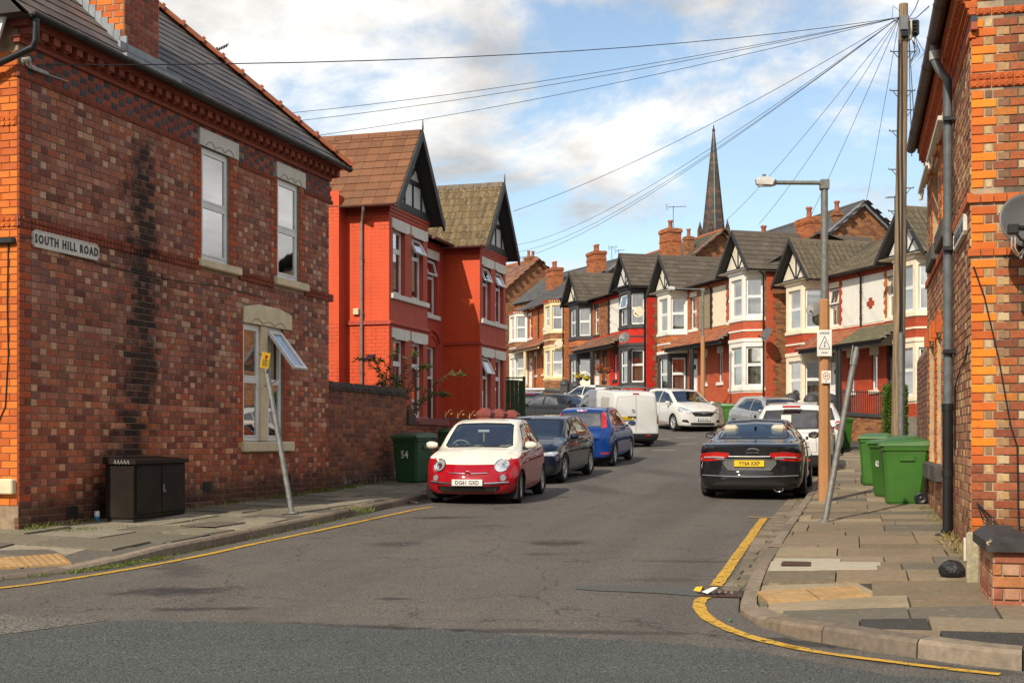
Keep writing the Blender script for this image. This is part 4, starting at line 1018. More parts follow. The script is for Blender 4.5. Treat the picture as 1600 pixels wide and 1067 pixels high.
for (a, b, c, d) in RHO:
 f = window(rh, T((a, 0, c)), b - a, d - c, .6, .1, upper=[(NET, .03, .97, .03, .97)])
 mb = MB(); mb.cbox(a - .14, b + .14, -.1, .1, c - .24, c - .005, .02); mb.build('sill', DKS, rh)
 mb = MB()
 for k in range(7):
  x = a - .1 + k * (b - a + .2) / 6.6; z = d + .02 + .12 * sin(pi * k / 6)
  mb.prism([(x, z - .02), (x + .11, z - .02), (x + .12, z + .2), (x - .01, z + .2)], -.03 - .05 * (k in (0, 6)), .05)
 mb.build('arch_brick', RTER, rh)
GRYP = plain('grey_painted_pipe', (.10, .115, .125), .45, var=.25, scale=8, dirt=.35, dirtcol=(.2, .18, .15), dscale=7)
xp = xs_(1.95)
mb = MB(); mb.tube([(xp - .05, -.22, 6.1), (xp - .05, -.22, 5.9), (xp - .0, -.17, 5.76), (xp, -.09, 5.66), (xp, -.085, 3.2), (xp, -.085, 2.0)], .05, 12); dp = mb.build('downpipe', GRYP, rh)
mb = MB(); mb.tube([(xp, -.085, 2.0), (xp, -.085, .62), (xp - .02, -.13, .53), (xp - .03, -.2, .5)], .058, 12); mb.tube([(xp, -.085, 2.02), (xp, -.085, 1.94)], .066, 12); mb.tube([(xp, -.085, 1.2), (xp, -.085, 1.27)], .066, 12); mb.build('downpipe_foot', BLACKP, rh)
mb = MB(); mb.tube([(xp - .05, -.22, 6.0), (xp - .05, -.22, 5.9)], .062, 12); mb.build('pipe_collar', plain('bare_grey', (.4, .4, .38), .5), rh)
mb = MB()
for z in (3.75, 5.2, 2.6): mb.cbox(xp - .1, xp + .1, -.14, -.0, z - .025, z + .025, .008)
mb.build('pipe_bracket', BLACKP, rh)
TR = plain('cream_trunking', (.6, .55, .45), .5, var=.1)
for (a, b, za, zb) in ((xs_(7.2), xs_(5.1), 5.36, 5.36), (xs_(4.9), xs_(2.5), 5.36, 5.36)):
 mb = MB(); mb.cbox(a, b, -.16, -.1, za - .03, za + .03, .008); mb.cbox(a, b, -.1, -.05, za + .05, za + .1, .008); mb.tube([(a + .2, -.13, za - .03), (a + .25, -.14, za - .16), (a + .4, -.12, za - .18), (a + .45, -.1, za - .04)], .014, 6); mb.build('flood_light', TR, rh)
mb = MB(); mb.tube([(.02, -.03, 3.3), (.12, -.03, 3.0), (.25, -.035, 2.4), (.36, -.03, 1.75), (.42, -.03, 1.55), (.43, -.035, .9), (.45, -.03, .62)], .008, 5, 0); mb.tube([(.53, -.04, 5.9), (.53, -.04, 3.6), (.55, -.045, 2.0), (.545, -.04, .9), (.5, -.035, .66)], .012, 6); mb.tube([(.56, -.045, 5.9), (.575, -.045, 3.6), (.575, -.05, 1.6), (.57, -.04, .7)], .009, 5)
for k in range(3): mb.tube([(.05, -.03, 1.0), (.1 + .05 * k, -.05, .85), (.3, -.04 - .02 * k, .72), (.5, -.04, .7 + .04 * k), (.56, -.05, .95)], .006, 5)
for i in range(len(mb.v)): mb.v[i] = tuple(inv @ RFRONT @ Vector(mb.v[i]))
mb.build('cable', BLACKP, rh)
mb = MB(); pts = [(xs_(.1), -.02, 2.55), (xs_(.5), -.022, 2.42), (xs_(1.0), -.02, 2.38), (xs_(1.7), -.025, 2.2), (xs_(1.8), -.02, 1.5)]; mb.tube(pts, .009, 5); mb.build('cable', BLACKP, rh)
sg2 = empty('street_sign', tuple(rh_M @ Vector((xs_(.98), -.03, 3.78))), RFv.rz(), 'weathered street name plate reading SOUTH HILL ROAD on the right corner house, seen edge on', 'sign'); name_plate(sg2)
ds = empty('satellite_dish', tuple(RFRONT @ Vector((.44, -.02, 3.42))), RF.rz() - pi / 2, 'dark grey oval satellite dish on the orange brick pier at the right edge', 'satellite dish')
DISH = plain('grey_dish', (.11, .107, .103), .5, .2, var=.12, scale=3, dirt=.3, dirtcol=(.16, .14, .12))
mb = MB(); Md = T((.06, -.42, .24)) @ Matrix.Rotation(rad(16), 4, 'Z') @ Matrix.Rotation(rad(78), 4, 'X') @ Matrix.Diagonal((1.25, 1.12, 1, 1))
mb.lathe([(.001, -.045), (.08, -.042), (.16, -.026), (.22, -.004), (.245, .006), (.247, -.002), (.22, -.012), (.16, -.034), (.08, -.05), (.001, -.053)], 36, Md); mb.build('dish', DISH, ds)
mb = MB(); mb.tube([(.05, -.0, .12), (.05, -.22, .12), (.07, -.36, .18)], .02, 8); mb.cbox(-.02, .12, -.03, .01, .02, .22, .005); mb.build('bracket', BLACKP, ds)
mb = MB(); mb.tube([(.02, -.4, .05), (-.06, -.62, .04), (-.14, -.8, .1)], .013, 6); mb.cbox(-.2, -.1, -.86, -.78, .06, .15, .01); mb.tube([(-.1, -.8, .12), (-.02, -.76, .12)], .025, 8); mb.build('receiver', BLACKP, ds)
mb = MB()
for k in (0, .03): mb.tube([(-.16 + k, -.82, .06), (-.16 + k, -.8, -.06), (-.1 + k, -.7, -.12 - k), (.0, -.4, -.02), (.02, -.05, .02)], .007, 5)
mb.build('cable', TR, ds)
lw = empty('low_wall', tuple(RFRONT @ Vector((-.13, -3.45, .0))), RF.rz() - pi / 2, 'low brick wall with chipped black coping at the right edge', 'wall')
lw_M = lw.matrix_basis
LWB = pieces('worn_low_wall_brick', [(.42, .16, .08), (.48, .24, .14), (.36, .12, .07), (.5, .28, .17), (.30, .11, .06), (.46, .18, .07)], .85, .35, 16, .5, 50, None, spots=(.5, .42, .33))
zb = .38; mb = MB(); mb.box(0.0, 5, .01, .25, .2, .80); mb.box(.0, .24, .25, 1.02, .2, .80); mb.build('wall', MORT3, lw)
bk = Bricks(lw, 300); bk.rect(T((0, 0, 0)) @ lw_M, 0, 3, zb - .02, .80, [], LWB, LWB, .082)
bk.rect(lw_M @ T((0, 1.02, 0)) @ Matrix.Rotation(rad(-90), 4, 'Z'), 0, 1.02, zb - .02, .80, [], LWB, LWB, .082); bk.build()
COPE = NT('black_coping_paint'); _f = COPE.noise(2.2, 7, .7, COPE.pos()); _c = COPE.mix(COPE.rng(COPE.noise(9, 5, .6, COPE.pos()), .4, .7), (.03, .028, .028), (.055, .05, .048)); COPE_ = COPE.fin(COPE.mix(COPE.rng(_f, .655, .67), _c, (.42, .33, .22)), .7, 0, COPE.bump(COPE.noise(20, 5), .5, .01), .3)
for i in range(4):
 mb = MB(); x0 = -.06 + i * .78; mb.raw([(x0, -.06, .80), (x0 + .775, -.06, .80), (x0 + .775, .3, .80), (x0, .3, .80), (x0, -.06, .87), (x0 + .775, -.06, .87), (x0 + .775, .3, .87), (x0, .3, .87), (x0 + (.07 if i == 0 else 0), .05, .93), (x0 + .775, .05, .93), (x0 + .775, .2, .93), (x0 + (.07 if i == 0 else 0), .2, .93)],
  [(0, 3, 2, 1), (0, 1, 5, 4), (1, 2, 6, 5), (2, 3, 7, 6), (3, 0, 4, 7), (4, 5, 9, 8), (5, 6, 10, 9), (6, 7, 11, 10), (7, 4, 8, 11), (8, 9, 10, 11)]); mb.build('coping_stone', COPE_, lw)
mb = MB(); mb.raw([(-.06, .303, .80), (.3, .303, .80), (.3, 1.05, .80), (-.06, 1.05, .80), (-.06, .303, .87), (.3, .303, .87), (.3, 1.05, .87), (-.06, 1.05, .87), (.03, .303, .93), (.21, .303, .93), (.21, 1.05, .93), (.03, 1.05, .93)],
  [(0, 3, 2, 1), (0, 1, 5, 4), (1, 2, 6, 5), (2, 3, 7, 6), (3, 0, 4, 7), (4, 5, 9, 8), (5, 6, 10, 9), (6, 7, 11, 10), (7, 4, 8, 11), (8, 9, 10, 11)]); mb.build('coping_stone', COPE_, lw)
# ================================================================== GARDEN WALLS
def soot_gw(s, c):
 p = s.pos(); z = s.n('SeparateXYZ', {0: p}).outputs[2]
 low = s.rng(s.math('ADD', z, s.math('MULTIPLY', s.math('SUBTRACT', s.noise(3, 5, .6, p), .5), .7)), .85, 1.25, .8, 0)
 c = s.mix(low, c, (.04, .03, .027)); lime = s.math('MULTIPLY', s.rng(low, 0, .5), s.rng(s.noise(5, 7, .72, p), .54, .66)); c = s.mix(lime, c, (.33, .28, .25))
 top = s.rng(s.math('ADD', z, s.math('MULTIPLY', s.noise(2.5, 5, .6, p), .5)), 2.5, 2.95, 0, .75); return s.mix(top, c, (.03, .024, .02))
GWB = pieces('garden_wall_brick', [(.30, .095, .05), (.24, .08, .048), (.36, .12, .055), (.2, .07, .045), (.27, .11, .07), (.4, .14, .06), (.17, .06, .045)], .85, .3, 18, .45, 50, soot_gw)
GWC = pieces('sooty_coping_brick', [(.06, .045, .036), (.08, .058, .045), (.05, .04, .034), (.10, .07, .05)], .9, .35, 16, .5, 50)
gw = empty('garden_wall', LF.at(8.57), LF.rz(), 'shaded red brick garden wall with black rounded coping between corner house and red house', 'wall')
gw_M = gw.matrix_basis; GL = 3.78
mb = MB(); mb.box(0, GL, .0, .23, .3, 2.52); mb.build('wall', MORT, gw)
bk = Bricks(gw, 300); bk.rect(gw_M, 0, GL, .62, 2.52, [], GWB, GWB); bk.build()
me = MB(); me.raw(*[[(x, y, z) for x in (-.034, .034) for (y, z) in ((-.03, 0), (-.03, .07), (.02, .14), (.115, .17), (.21, .14), (.26, .07), (.26, 0))], [tuple(range(6, -1, -1)), tuple(range(7, 14))] + [(i, (i + 1) % 7, (i + 1) % 7 + 7, i + 7) for i in range(7)]])
cm = me.mesh('coping_brick', GWC)
for i in range(int(GL / .078)): inst('coping_brick', cm, gw, (.05 + i * .078, 0, 2.52 + R.uniform(-.006, .006)), (0, R.uniform(-.02, .02), 0))
GWB2 = pieces('side_wall_brick', [(.26, .12, .075), (.21, .095, .065), (.31, .15, .09), (.17, .08, .06), (.25, .13, .09)], .85, .3, 18, .45, 50)
rw = empty('garden_wall', RF.at(10.8), RFv.rz(), 'tall brown brick yard wall behind the wheelie bins on the right', 'wall')
mb = MB(); mb.prism([(0, .3), (3.18, .3), (3.18, 3.2), (2.6, 3.1), (0, 3.02)], .0, .23); mb.build('wall', MORT3, rw)
bk = Bricks(rw, 160); bk.rect(rw.matrix_basis, 0, 3.18, .6, 3.0, [], GWB2, GWB2); bk.build()
# ================================================================== THE RED PAINTED PAIR
DF = Frame(-2.9, 31, 16.83)
def painted(name, cols, line, amount):
 """painted brickwork: the joints show as fine relief, dark only where the paint has worn"""
 s = NT(name); o = s.n('SeparateXYZ', {0: s.obj()}).outputs
 nrm = s.n('VectorTransform', {0: s.geo('True Normal')}, vector_type='NORMAL', convert_from='WORLD', convert_to='OBJECT').outputs[0]
 sel = s.math('GREATER_THAN', s.math('ABSOLUTE', s.n('SeparateXYZ', {0: nrm}).outputs[0]), .7)
 u = s.n('Mix', {'Factor': sel, 'A': o[0], 'B': o[1]}, data_type='FLOAT').outputs['Result']
 b = s.n('TexBrick', {'Scale': 1, 'Mortar Size': .0045, 'Mortar Smooth': .2, 'Brick Width': .23, 'Row Height': .087}, offset=.5); s.t.links.new(s.n('CombineXYZ', {0: u, 1: o[2], 2: 0}).outputs[0], b.inputs['Vector'])
 c = s.mix(s.rng(s.noise(1.1, 6, .6), .35, .68), cols[0], cols[1]); c = s.mix(s.math('MULTIPLY', s.rng(s.noise(14, 5, .65), .55, .75), .4), c, cols[2])
 st_ = s.n('TexNoise', {'Vector': s.n('Mapping', {'Vector': s.obj(), 'Scale': (5, 5, .35)}).outputs[0], 'Scale': 1, 'Detail': 6}).outputs['Fac']; c = s.mix(s.rng(st_, .5, .75, 0, .4), c, s.mix(1, c, (.6, .5, .5), 'MULTIPLY'))
 z = o[2]
 worn = s.math('MAXIMUM', s.math('MULTIPLY', s.math('GREATER_THAN', z, 6.55), s.math('LESS_THAN', z, 7.2)), s.math('MULTIPLY', s.math('GREATER_THAN', z, 2.6), s.math('LESS_THAN', z, 4.38)))
 wn = s.math('MULTIPLY', s.math('ADD', .12, s.math('MULTIPLY', worn, amount)), s.rng(s.noise(1.6, 4, .6), .4, .55))
 c = s.mix(s.math('MULTIPLY', b.outputs['Fac'], wn), c, line)
 return s.fin(c, .6, 0, s.bump(s.math('MULTIPLY', b.outputs['Fac'], -1), .5, .008), .35)
RS = painted('orange_red_masonry_paint', [(.66, .085, .022), (.58, .07, .02), (.7, .12, .03)], (.10, .02, .012), .8)
RFm = painted('maroon_masonry_paint', [(.46, .066, .036), (.41, .058, .034), (.5, .085, .05)], (.05, .012, .01), .25)
REVEAL = plain('red_reveal_paint', (.42, .06, .028), .6, var=.1)
BTIM = plain('black_timber', (.022, .021, .022), .6, var=.25, bump=.1)
GWHITE = plain('gable_render', (.62, .62, .60), .8, var=.06)
TILE1 = pieces('brown_concrete_tile', [(.21, .093, .045), (.18, .08, .04), (.24, .105, .05), (.19, .088, .046), (.225, .1, .05)], .85, .2, 14, .3, 60)
LICH = pieces('lichened_pantile', [(.20, .145, .075), (.165, .118, .062), (.235, .175, .09), (.135, .098, .055), (.19, .12, .06)], .9, .4, 18, .6, 40, spots=(.44, .38, .27))
RPIPE = plain('brown_grey_pipe', (.20, .13, .11), .5, var=.25)
BRGUT = plain('brown_plastic_gutter', (.13, .058, .045), .45, var=.15)
def half_timber(parent, x0, x1, y, z0, z1, m_panel, m_timb, style=0, t=.07):
 """triangular gable panel with timbers standing proud of it"""
 cx = (x0 + x1) / 2; hw = (x1 - x0) / 2; H = z1 - z0
 mb = MB(); mb.prism([(x0, z0), (x1, z0), (cx, z1)], y, y + .12); g = mb.build('gable_panel', m_panel, parent)
 def bar(xa, za, xb, zb, w=t, p=.03, name='timber'):
  d = Vector((xb - xa, 0, zb - za)); L_ = d.length; d.normalize(); nrm = Vector((-d.z, 0, d.x)) * (w / 2); a = Vector((xa, 0, za)); b = Vector((xb, 0, zb))
  mb = MB(); mb.prism([(q.x, q.z) for q in (a - nrm, b - nrm, b + nrm, a + nrm)], y - p, y + .01); mb.build(name, m_timb, g)
 if style == 0:
  zc = z0 + H * .44; wc = hw * (1 - .44)
  bar(cx - wc, zc, cx + wc, zc, .12)
  for f in (-.62, -.2, .2, .62): bar(cx + f * hw, z0, cx + f * hw, zc - .0, .07, .028)
  bar(cx, zc, cx, z0 + H * .95, .07, .028); bar(cx, zc + .02, cx - wc * .6, z0 + H * .66, .07, .026); bar(cx, zc + .02, cx + wc * .6, z0 + H * .66, .07, .026)
 else:
  bar(cx, z0, cx, z0 + H * .93, .075, .028); bar(cx, z0 + .03, cx - hw * .47, z0 + H * .50, .075, .026); bar(cx, z0 + .03, cx + hw * .47, z0 + H * .50, .075, .026)
 return g
def barge(parent, x0, x1, z0, z1, y, m, w=.2, th=.05, foot=.0):
 cx = (x0 + x1) / 2
 for sx, xe in ((-1, x0), (1, x1)):
  d = Vector((cx - xe, z1 - z0)).normalized(); n = Vector((d.y, -d.x)) * (w if d.x > 0 else -w)
  if n.y > 0: n = -n
  mb = MB(); mb.prism([(xe, z0), (cx, z1), (cx, z1 - w * 1.25), (xe + n.x * .9 + d.x * .12, z0 + n.y * .9 + d.y * .12), (xe + n.x * .2, z0 - w * .95)], y, y + th); mb.build('barge_board', m, parent)
def roll_tile(gu, gv, m, h=.035, th=.014):
 mb = MB(); n = 6; ov = .05
 top = []
 for i in range(n + 1):
  u = i / n; z = h * (sin(pi * min(1, u / .55)) if u < .55 else 0) ; top.append((u * gu, z))
 for (a, b) in zip(top[:-1], top[1:]):
  mb.face([(a[0], 0, a[1] + th * 2), (b[0], 0, b[1] + th * 2), (b[0], gv + ov, b[1] + th), (a[0], gv + ov, a[1] + th)], smooth=False)
  mb.face([(a[0], 0, a[1]), (b[0], 0, b[1]), (b[0], 0, b[1] + th * 2), (a[0], 0, a[1] + th * 2)])
 mb.face([(gu, 0, 0), (gu, gv + ov, 0), (gu, gv + ov, th), (gu, 0, th * 2)]); mb.face([(0, gv + ov, 0), (0, 0, 0), (0, 0, th * 2), (0, gv + ov, th)])
 return mb
def roll_roof(parent, C, U, V, nu, nv, gu, gv, m, keep=lambda u, v: True, limit=300, name='pantile', h=.035):
 U = Vector(U); V = Vector(V); N = U.cross(V).normalized(); B = Matrix((U, V, N)).transposed().to_4x4(); tb = roll_tile(gu, gv, m, h); me = tb.mesh(name, m); far = MB(); c = 0
 for j in range(nv):
  for i in range(nu):
   if not keep((i + .5) * gu, (j + .5) * gv): continue
   X = T(C + U * (i * gu) + V * (j * gv)) @ B @ Matrix.Rotation(R.uniform(-.01, .01), 4, 'Z')
   if c < limit: inst(name, me, parent).matrix_basis = X; c += 1
   else: far.raw([tuple(X @ Vector(p)) for p in tb.v], tb.f)
 if far.v: tag(far.build(name, m, parent), kind='stuff')
def red_house(k):
 lab = ['orange red painted brick house with brown tiled half-timbered gable next to garden wall', 'red painted brick house with lichened tile gable, farther of the painted pair'][k]
 o = empty('painted_house', DF.at(0), DF.rz(), lab, 'house', 'red painted pair of gabled houses')
 b0, b1 = ((0, 2.57), (6.85, 9.34))[k]; m0, m1 = ((-.42, 4.69), (4.7, 9.8))[k]; r0, r1 = ((2.57, 4.69), (4.7, 6.85))[k]; zb = .7
 Wn = [(b0 + .23, b0 + 1.02), (b0 + 1.47, b0 + 2.27)]
 H = [(a, b, 5.11, 6.67) for a, b in Wn] + [(a, b, 2.2, 4.06) for a, b in Wn]
 mb = MB(); holed(mb, b0, b1, zb, 7.16, 0, .25, H); o1 = mb.build('bay_front', RFm, o)
 for (a, b, c, d) in H:
  rv = MB(); rv.box(b - .003, b + .002, .006, .2, c, d); rv.box(a - .002, a + .003, .006, .2, c, d); rv.build('reveal', REVEAL, o)
 mb = MB(); mb.box(b0 + .002, b0 + .25, .251, 1.2, zb, 7.16) ; mb.box(b0 + .0, b0 + .24, .0015, .25, zb, 7.16) if False else None
 mb.box(b1 - .25, b1 - .002, .251, 1.2, zb, 7.16); mb.build('bay_side', RS, o)
 mb = MB(); mb.box(b0 - .012, b0 - .001, .0, 1.2, zb, 7.16); mb.build('bay_return', RS, o)
 rh_ = [((5.45, 6.3)[0], 6.3, 5.15, 6.72), (5.35, 6.2, 1.35, 4.25)] if k else [(2.95, 3.8, 5.15, 6.72), (3.0, 3.85, 1.35, 4.25)]
 mb = MB(); holed(mb, r0, r1, zb, 7.16, 1.1, 1.35, rh_)
 if k == 0: mb.box(m0, b0 - .013, 1.1, 1.35, zb, 7.4)
 mb.build('front_wall', RFm, o)
 mb = MB(); mb.box(m0, m0 + .25, 1.351, 9, zb, 7.5) if k == 0 else mb.box(m1 - .25, m1, 1.351, 9, zb, 7.5); mb.box(m0, m1, 8.7, 9, zb, 7.5); mb.build('side_wall', RS, o)
 if k == 0:
  mb = MB(); mb.box(m0 - .012, m0 - .001, 1.1, 9, zb, 7.5); mb.build('side_skin', RS, o)
  tb = [B_Q, plain('yellow_toothing_brick', (.45, .30, .14), .8, var=.3)]
  for (za, zc) in ((6.35, 6.65), (5.6, 5.9), (4.85, 5.15), (2.6, 4.3)):
   z = za
   while z < zc: 
    mb = MB(); mb.cbox(m0 - .03, m0 - .012, 1.15 + .43, 1.7 + .2 * R.random(), z, z + .07, .005); mb.build('toothing_brick', R.choice(tb), o); z += .087
 for j, (z, p) in enumerate(((6.95, .015), (7.03, .03), (7.11, .045))):
  mb = MB(); mb.box(b0 - .012 - p, b1 + p, -p, .24, z, z + .065); mb.box(b0 - .012 - p, b0 + .2, .241, 1.09, z, z + .065); mb.box(r0 + (.1 if k == 0 else 0), r1 - (.1 if k else 0), 1.1 - p, 1.2, z, z + .065); mb.build('eaves_course', RFm if j else RFm, o)
 mb = MB(); mb.prism([(-.06, 4.38), (-.06, 4.42), (0, 4.47), (0, 4.34)], b0 - .06, b1 + .05, Matrix(((0, 1, 0, 0), (1, 0, 0, 0), (0, 0, 1, 0), (0, 0, 0, 1)))); mb.box(b0 - .06, b0, .001, 1.1, 4.36, 4.45); mb.build('string_course', RFm, o)
 for (za, zb_) in ((6.675, 6.905), (4.065, 4.30)):
  for (a, b) in ((b0 + .13, b0 + 1.31), (b0 + 1.4, b1 - .02)):
   mb = MB(); mb.prism([(a, za), (b, za), (b, zb_), (a, zb_)], -.025, .15); mb.box(a + .15, b - .15, -.032, 0, za - .03, za + .03); mb.build('lintel', LWHITE, o)
 for z in (4.98, 2.07):
  for (a, b) in ((b0 + .08, b0 + 1.24), (b0 + 1.25, b1 - .0)):
   mb = MB(); mb.cbox(a, b, -.07, .2, z, z + .125, .012); mb.build('sill', LWHITE, o)
 op = [[0, 28, 0, 0], [22, 22, 26, 0]][k]
 ins = [[(BROWNC, .03, .97, .03, .4), (TEALC, .03, .6, .03, .3)], [(NET, .03, .97, .55, .97)]]
 for i, (a, b, c, d) in enumerate(H):
  window(o, T((a, 0, c)), b - a, d - c, .68, .11, top_open=op[i], upper=[(NET, .03, .97, .04, .97)] if i > 1 else ins[(i + k) % 2])
 a, b, c, d = rh_[0]; window(o, T((a, 1.1, c)), b - a, d - c, .68, .11, top_open=14, upper=[(NET, .03, .97, .03, .6)])
 mb = MB(); mb.prism([(a - .1, d), (b + .12, d), (b + .12, d + .24), (a - .1, d + .24)], 1.075, 1.25); mb.build('lintel', LWHITE, o)
 mb = MB(); mb.cbox(a - .08, b + .12, 1.03, 1.25, c - .13, c, .012); mb.build('sill', LWHITE, o)
 a, b, c, d = rh_[1]
 f = MB(); f.cbox(a, a + .06, 1.2, 1.27, c, d, .006); f.cbox(b - .06, b, 1.2, 1.27, c, d, .006); f.cbox(a + .06, b - .06, 1.2, 1.27, d - .06, d, .006); f.cbox(a + .06, b - .06, 1.2, 1.27, c + 2.0, c + 2.07, .006); dr = f.build('door', WHITE, o)
 g = MB(); g.box(a + .07, b - .07, 1.23, 1.25, c + 2.08, d - .07); g.build('fanlight', GLASS, dr); g = MB(); g.cbox(a + .065, b - .065, 1.22, 1.26, c, c + 1.99, .006); g.build('door_leaf', plain('dark_maroon_door', (.05, .012, .012), .4, var=.1), dr)
 mb = MB(); n = 9
 for (rr, w_, y_) in ((.78, .09, .05), (.6, .07, .03)):
  cx = (a + b) / 2
  pts = [(cx + rr * cos(pi * (.18 + .64 * i / n)), d - .25 + rr * .9 * sin(pi * (.18 + .64 * i / n))) for i in range(n + 1)]; pts2 = [(cx + (rr + w_) * cos(pi * (.18 + .64 * i / n)), d - .25 + (rr + w_) * .9 * sin(pi * (.18 + .64 * i / n))) for i in range(n + 1)]
  for i in range(n): mb.prism([pts[i], pts[i + 1], pts2[i + 1], pts2[i]], 1.1 - y_, 1.12)
 mb.build('door_hood_moulding', RFm, o)
 cx = (b0 + b1) / 2; e0, e1 = b0 - .32, b1 + .32; ze, za = 7.13, 9.17; back = 7.5 if k == 0 else 7.5
 half_timber(o, b0 - .1, b1 + .1, .02, 7.2, 9.0, GWHITE, BTIM, 0)
 mb = MB(); mb.box(b0 - .08, b1 + .08, -.06, .1, 7.18, 7.36); mb.build('bressummer', BTIM, o)
 mb = MB(); dk = [(e0, ze), (cx, za), (e1, ze), (e1, ze - .03), (cx, za - .05), (e0, ze - .03)]
 Mxy = Matrix(((1, 0, 0, 0), (0, 1, 0, 0), (0, 0, 1, 0), (0, 0, 0, 1)))
 for (p, q) in (((e0, ze), (cx, za)), ((cx, za), (e1, ze))): mb.face([(p[0], -.32, p[1]), (q[0], -.32, q[1]), (q[0], back, q[1]), (p[0], back, p[1])][::-1 if p[0] < cx - .01 and False else 1])
 for (p, q) in (((e0, ze - .04), (cx, za - .06)), ((cx, za - .06), (e1, ze - .04))): mb.face([(p[0], -.32, p[1]), (q[0], -.32, q[1]), (q[0], back, q[1]), (p[0], back, p[1])])
 roof = mb.build('roof', plain('roof_felt', (.05, .045, .04), .9), o)
 Vv = Vector((cx - e0, 0, za - ze)).normalized(); sl = Vector((cx - e0, 0, za - ze)).length
 if k == 0:
  slates(o, Vector((e0, back, ze)), (0, -1, 0), tuple(Vv), int((back + .3) / .3), 10, .30, sl / 10, TILE1, [(0, 0), (back + .31, 0), (back + .31, sl), (0, sl)], 240, .016, 'roof_tile', flat=True, jit=.001)
  Vr = Vector((cx - e1, 0, za - ze)).normalized(); slates(o, Vector((e1, -.32, ze)), (0, 1, 0), tuple(Vr), 10, 10, .3, sl / 10, TILE1, [(0, 0), (3, 0), (3, sl), (0, sl)], 0, .016, 'roof_tile', flat=True)
 else:
  roll_roof(o, Vector((e0, 6.0, ze)), (0, -1, 0), tuple(Vv), 29, 9, .217, sl / 9, LICH, limit=270)
  Vr = Vector((cx - e1, 0, za - ze)).normalized(); roll_roof(o, Vector((e1, -.32, ze)), (0, 1, 0), tuple(Vr), 14, 9, .217, sl / 9, LICH, limit=0)
 for i in range(int(back / .45)):
  mb = MB(); y = -.32 + i * .45
  mb.prism([(cx - .13, za - .1), (cx - .1, za + .0), (cx, za + .06), (cx + .1, za), (cx + .13, za - .1)], y, y + .44); mb.build('ridge_tile', TILE1 if k == 0 else plain('grey_ridge', (.15, .12, .085), .9, var=.3), o)
 barge(o, e0 - .02, e1 + .02, ze + .03, za + .05, -.37, BTIM, .2)
 mb = MB(); mb.tube([(cx, -.36, za + .05), (cx, -.36, za + .3)], [.025, .008], 6); mb.build('finial', BTIM, o)
 x0, x1 = (b1 - .1, 4.695) if k == 0 else (4.705, b0 + .1); mb = MB(); mb.face([(x0, .8, 7.16), (x1, .8, 7.16), (x1, 4.5, 9.5), (x0, 4.5, 9.5)]); mb.face([(m0, 4.5, 9.5), (m1, 4.5, 9.5), (m1, 9.2, 7.2), (m0, 9.2, 7.2)]); mb.face([(m0, 1.3, 7.3), (m0, 4.5, 9.3), (m0, 9.2, 7.2)]) if k == 0 else None; mb.build('roof', plain('roof_felt', (.05, .045, .04), .9), o)
 V2 = Vector((0, 3.7, 2.34)).normalized(); roll_roof(o, Vector((x0, .8, 7.17)), (1, 0, 0), tuple(V2), int((x1 - x0) / .217), 12, .217, .3, LICH, limit=0)
 gutter(o, (x0 + .25, .72, 7.2), (x1 - (0 if k == 0 else .1), .72, 7.2), .06, BRGUT)
 gutter(o, (e0 - .06, 1.5, 7.14), (e0 - .06, -.26, 7.14), .06, BRGUT)
 if k == 0:
  mb = MB(); mb.tube([(e0 - .06, .5, 7.1), (e0 - .06, .5, 6.98), (-.06, .66, 6.85), (-.07, .68, 6.75), (-.07, .68, 1.2)], .038, 8)
  for z in (5.9, 4.6, 3.2): mb.tube([(-.07, .68, z), (-.07, .68, z + .07)], .048, 8)
  mb.build('downpipe', RPIPE, o); mb = MB(); mb.cbox(-.08, -.01, .76, .9, 4.6, 4.75, .01); mb.build('alarm_box', CRM, o)
  mb = MB(); mb.box(1.6, 2.3, 5.2, 6.0, 8.6, 9.7); cs = mb.build('chimney', CB, o); mb = MB(); mb.lathe([(.14, 9.7), (.12, 9.75), (.11, 10.1), (.15, 10.15), (.15, 10.25), (.09, 10.25), (.09, 10.0)], 14, T((1.9, 5.6, 0))); mb.lathe([(.001, 10.44), (.2, 10.38), (.2, 10.36), (.001, 10.36)], 14, T((1.9, 5.6, 0))); mb.tube([(1.9, 5.6, 10.2), (1.9, 5.6, 10.4)], .03, 6); mb.build('chimney_pot', plain('terracotta_pot', (.32, .1, .05), .8, var=.2), cs)
 return o
red_house(0); red_house(1)
# ---- front boundary of the red pair
PINK = plain('pink_red_coping_paint', (.21, .042, .03), .6, var=.15, bump=.2)
rb = empty('low_wall', LF.at(12.38), LF.rz(), 'low brick garden wall with pink painted coping in front of the red house', 'wall')
mb = MB(); mb.box(0, 2.45, .02, .22, .4, 1.94); mb.build('wall', MORT, rb)
bk = Bricks(rb, 120); bk.rect(rb.matrix_basis, 0, 2.45, .75, 1.94, [], GWB, GWB); bk.build()
mb = MB(); mb.prism([(.6, 1.95), (.6, 2.02), (.66, 2.1), (2.4, 2.1), (2.47, 2.02), (2.47, 1.95)], -.06, .3); mb.build('coping', PINK, rb)
mb = MB(); mb.raw([(.02, -.04, 1.95), (.5, -.04, 1.95), (.5, .26, 1.95), (.02, .26, 1.95), (.02, -.04, 2.25), (.28, -.04, 2.25), (.28, .26, 2.25), (.02, .26, 2.25)], [(0, 3, 2, 1), (4, 5, 6, 7), (0, 1, 5, 4), (1, 2, 6, 5), (2, 3, 7, 6), (3, 0, 4, 7)]); mb.build('coping', GWC, rb)
GOLD = plain('gold_paint', (.42, .26, .08), .4, .3, var=.1); BRAIL = plain('dark_red_railing', (.045, .014, .012), .5, var=.2)
rl = empty('railing', LF.at(14.9), LF.rz(), 'dark railing with gold scrolls behind the white and red car', 'railing')
zt = 2.12
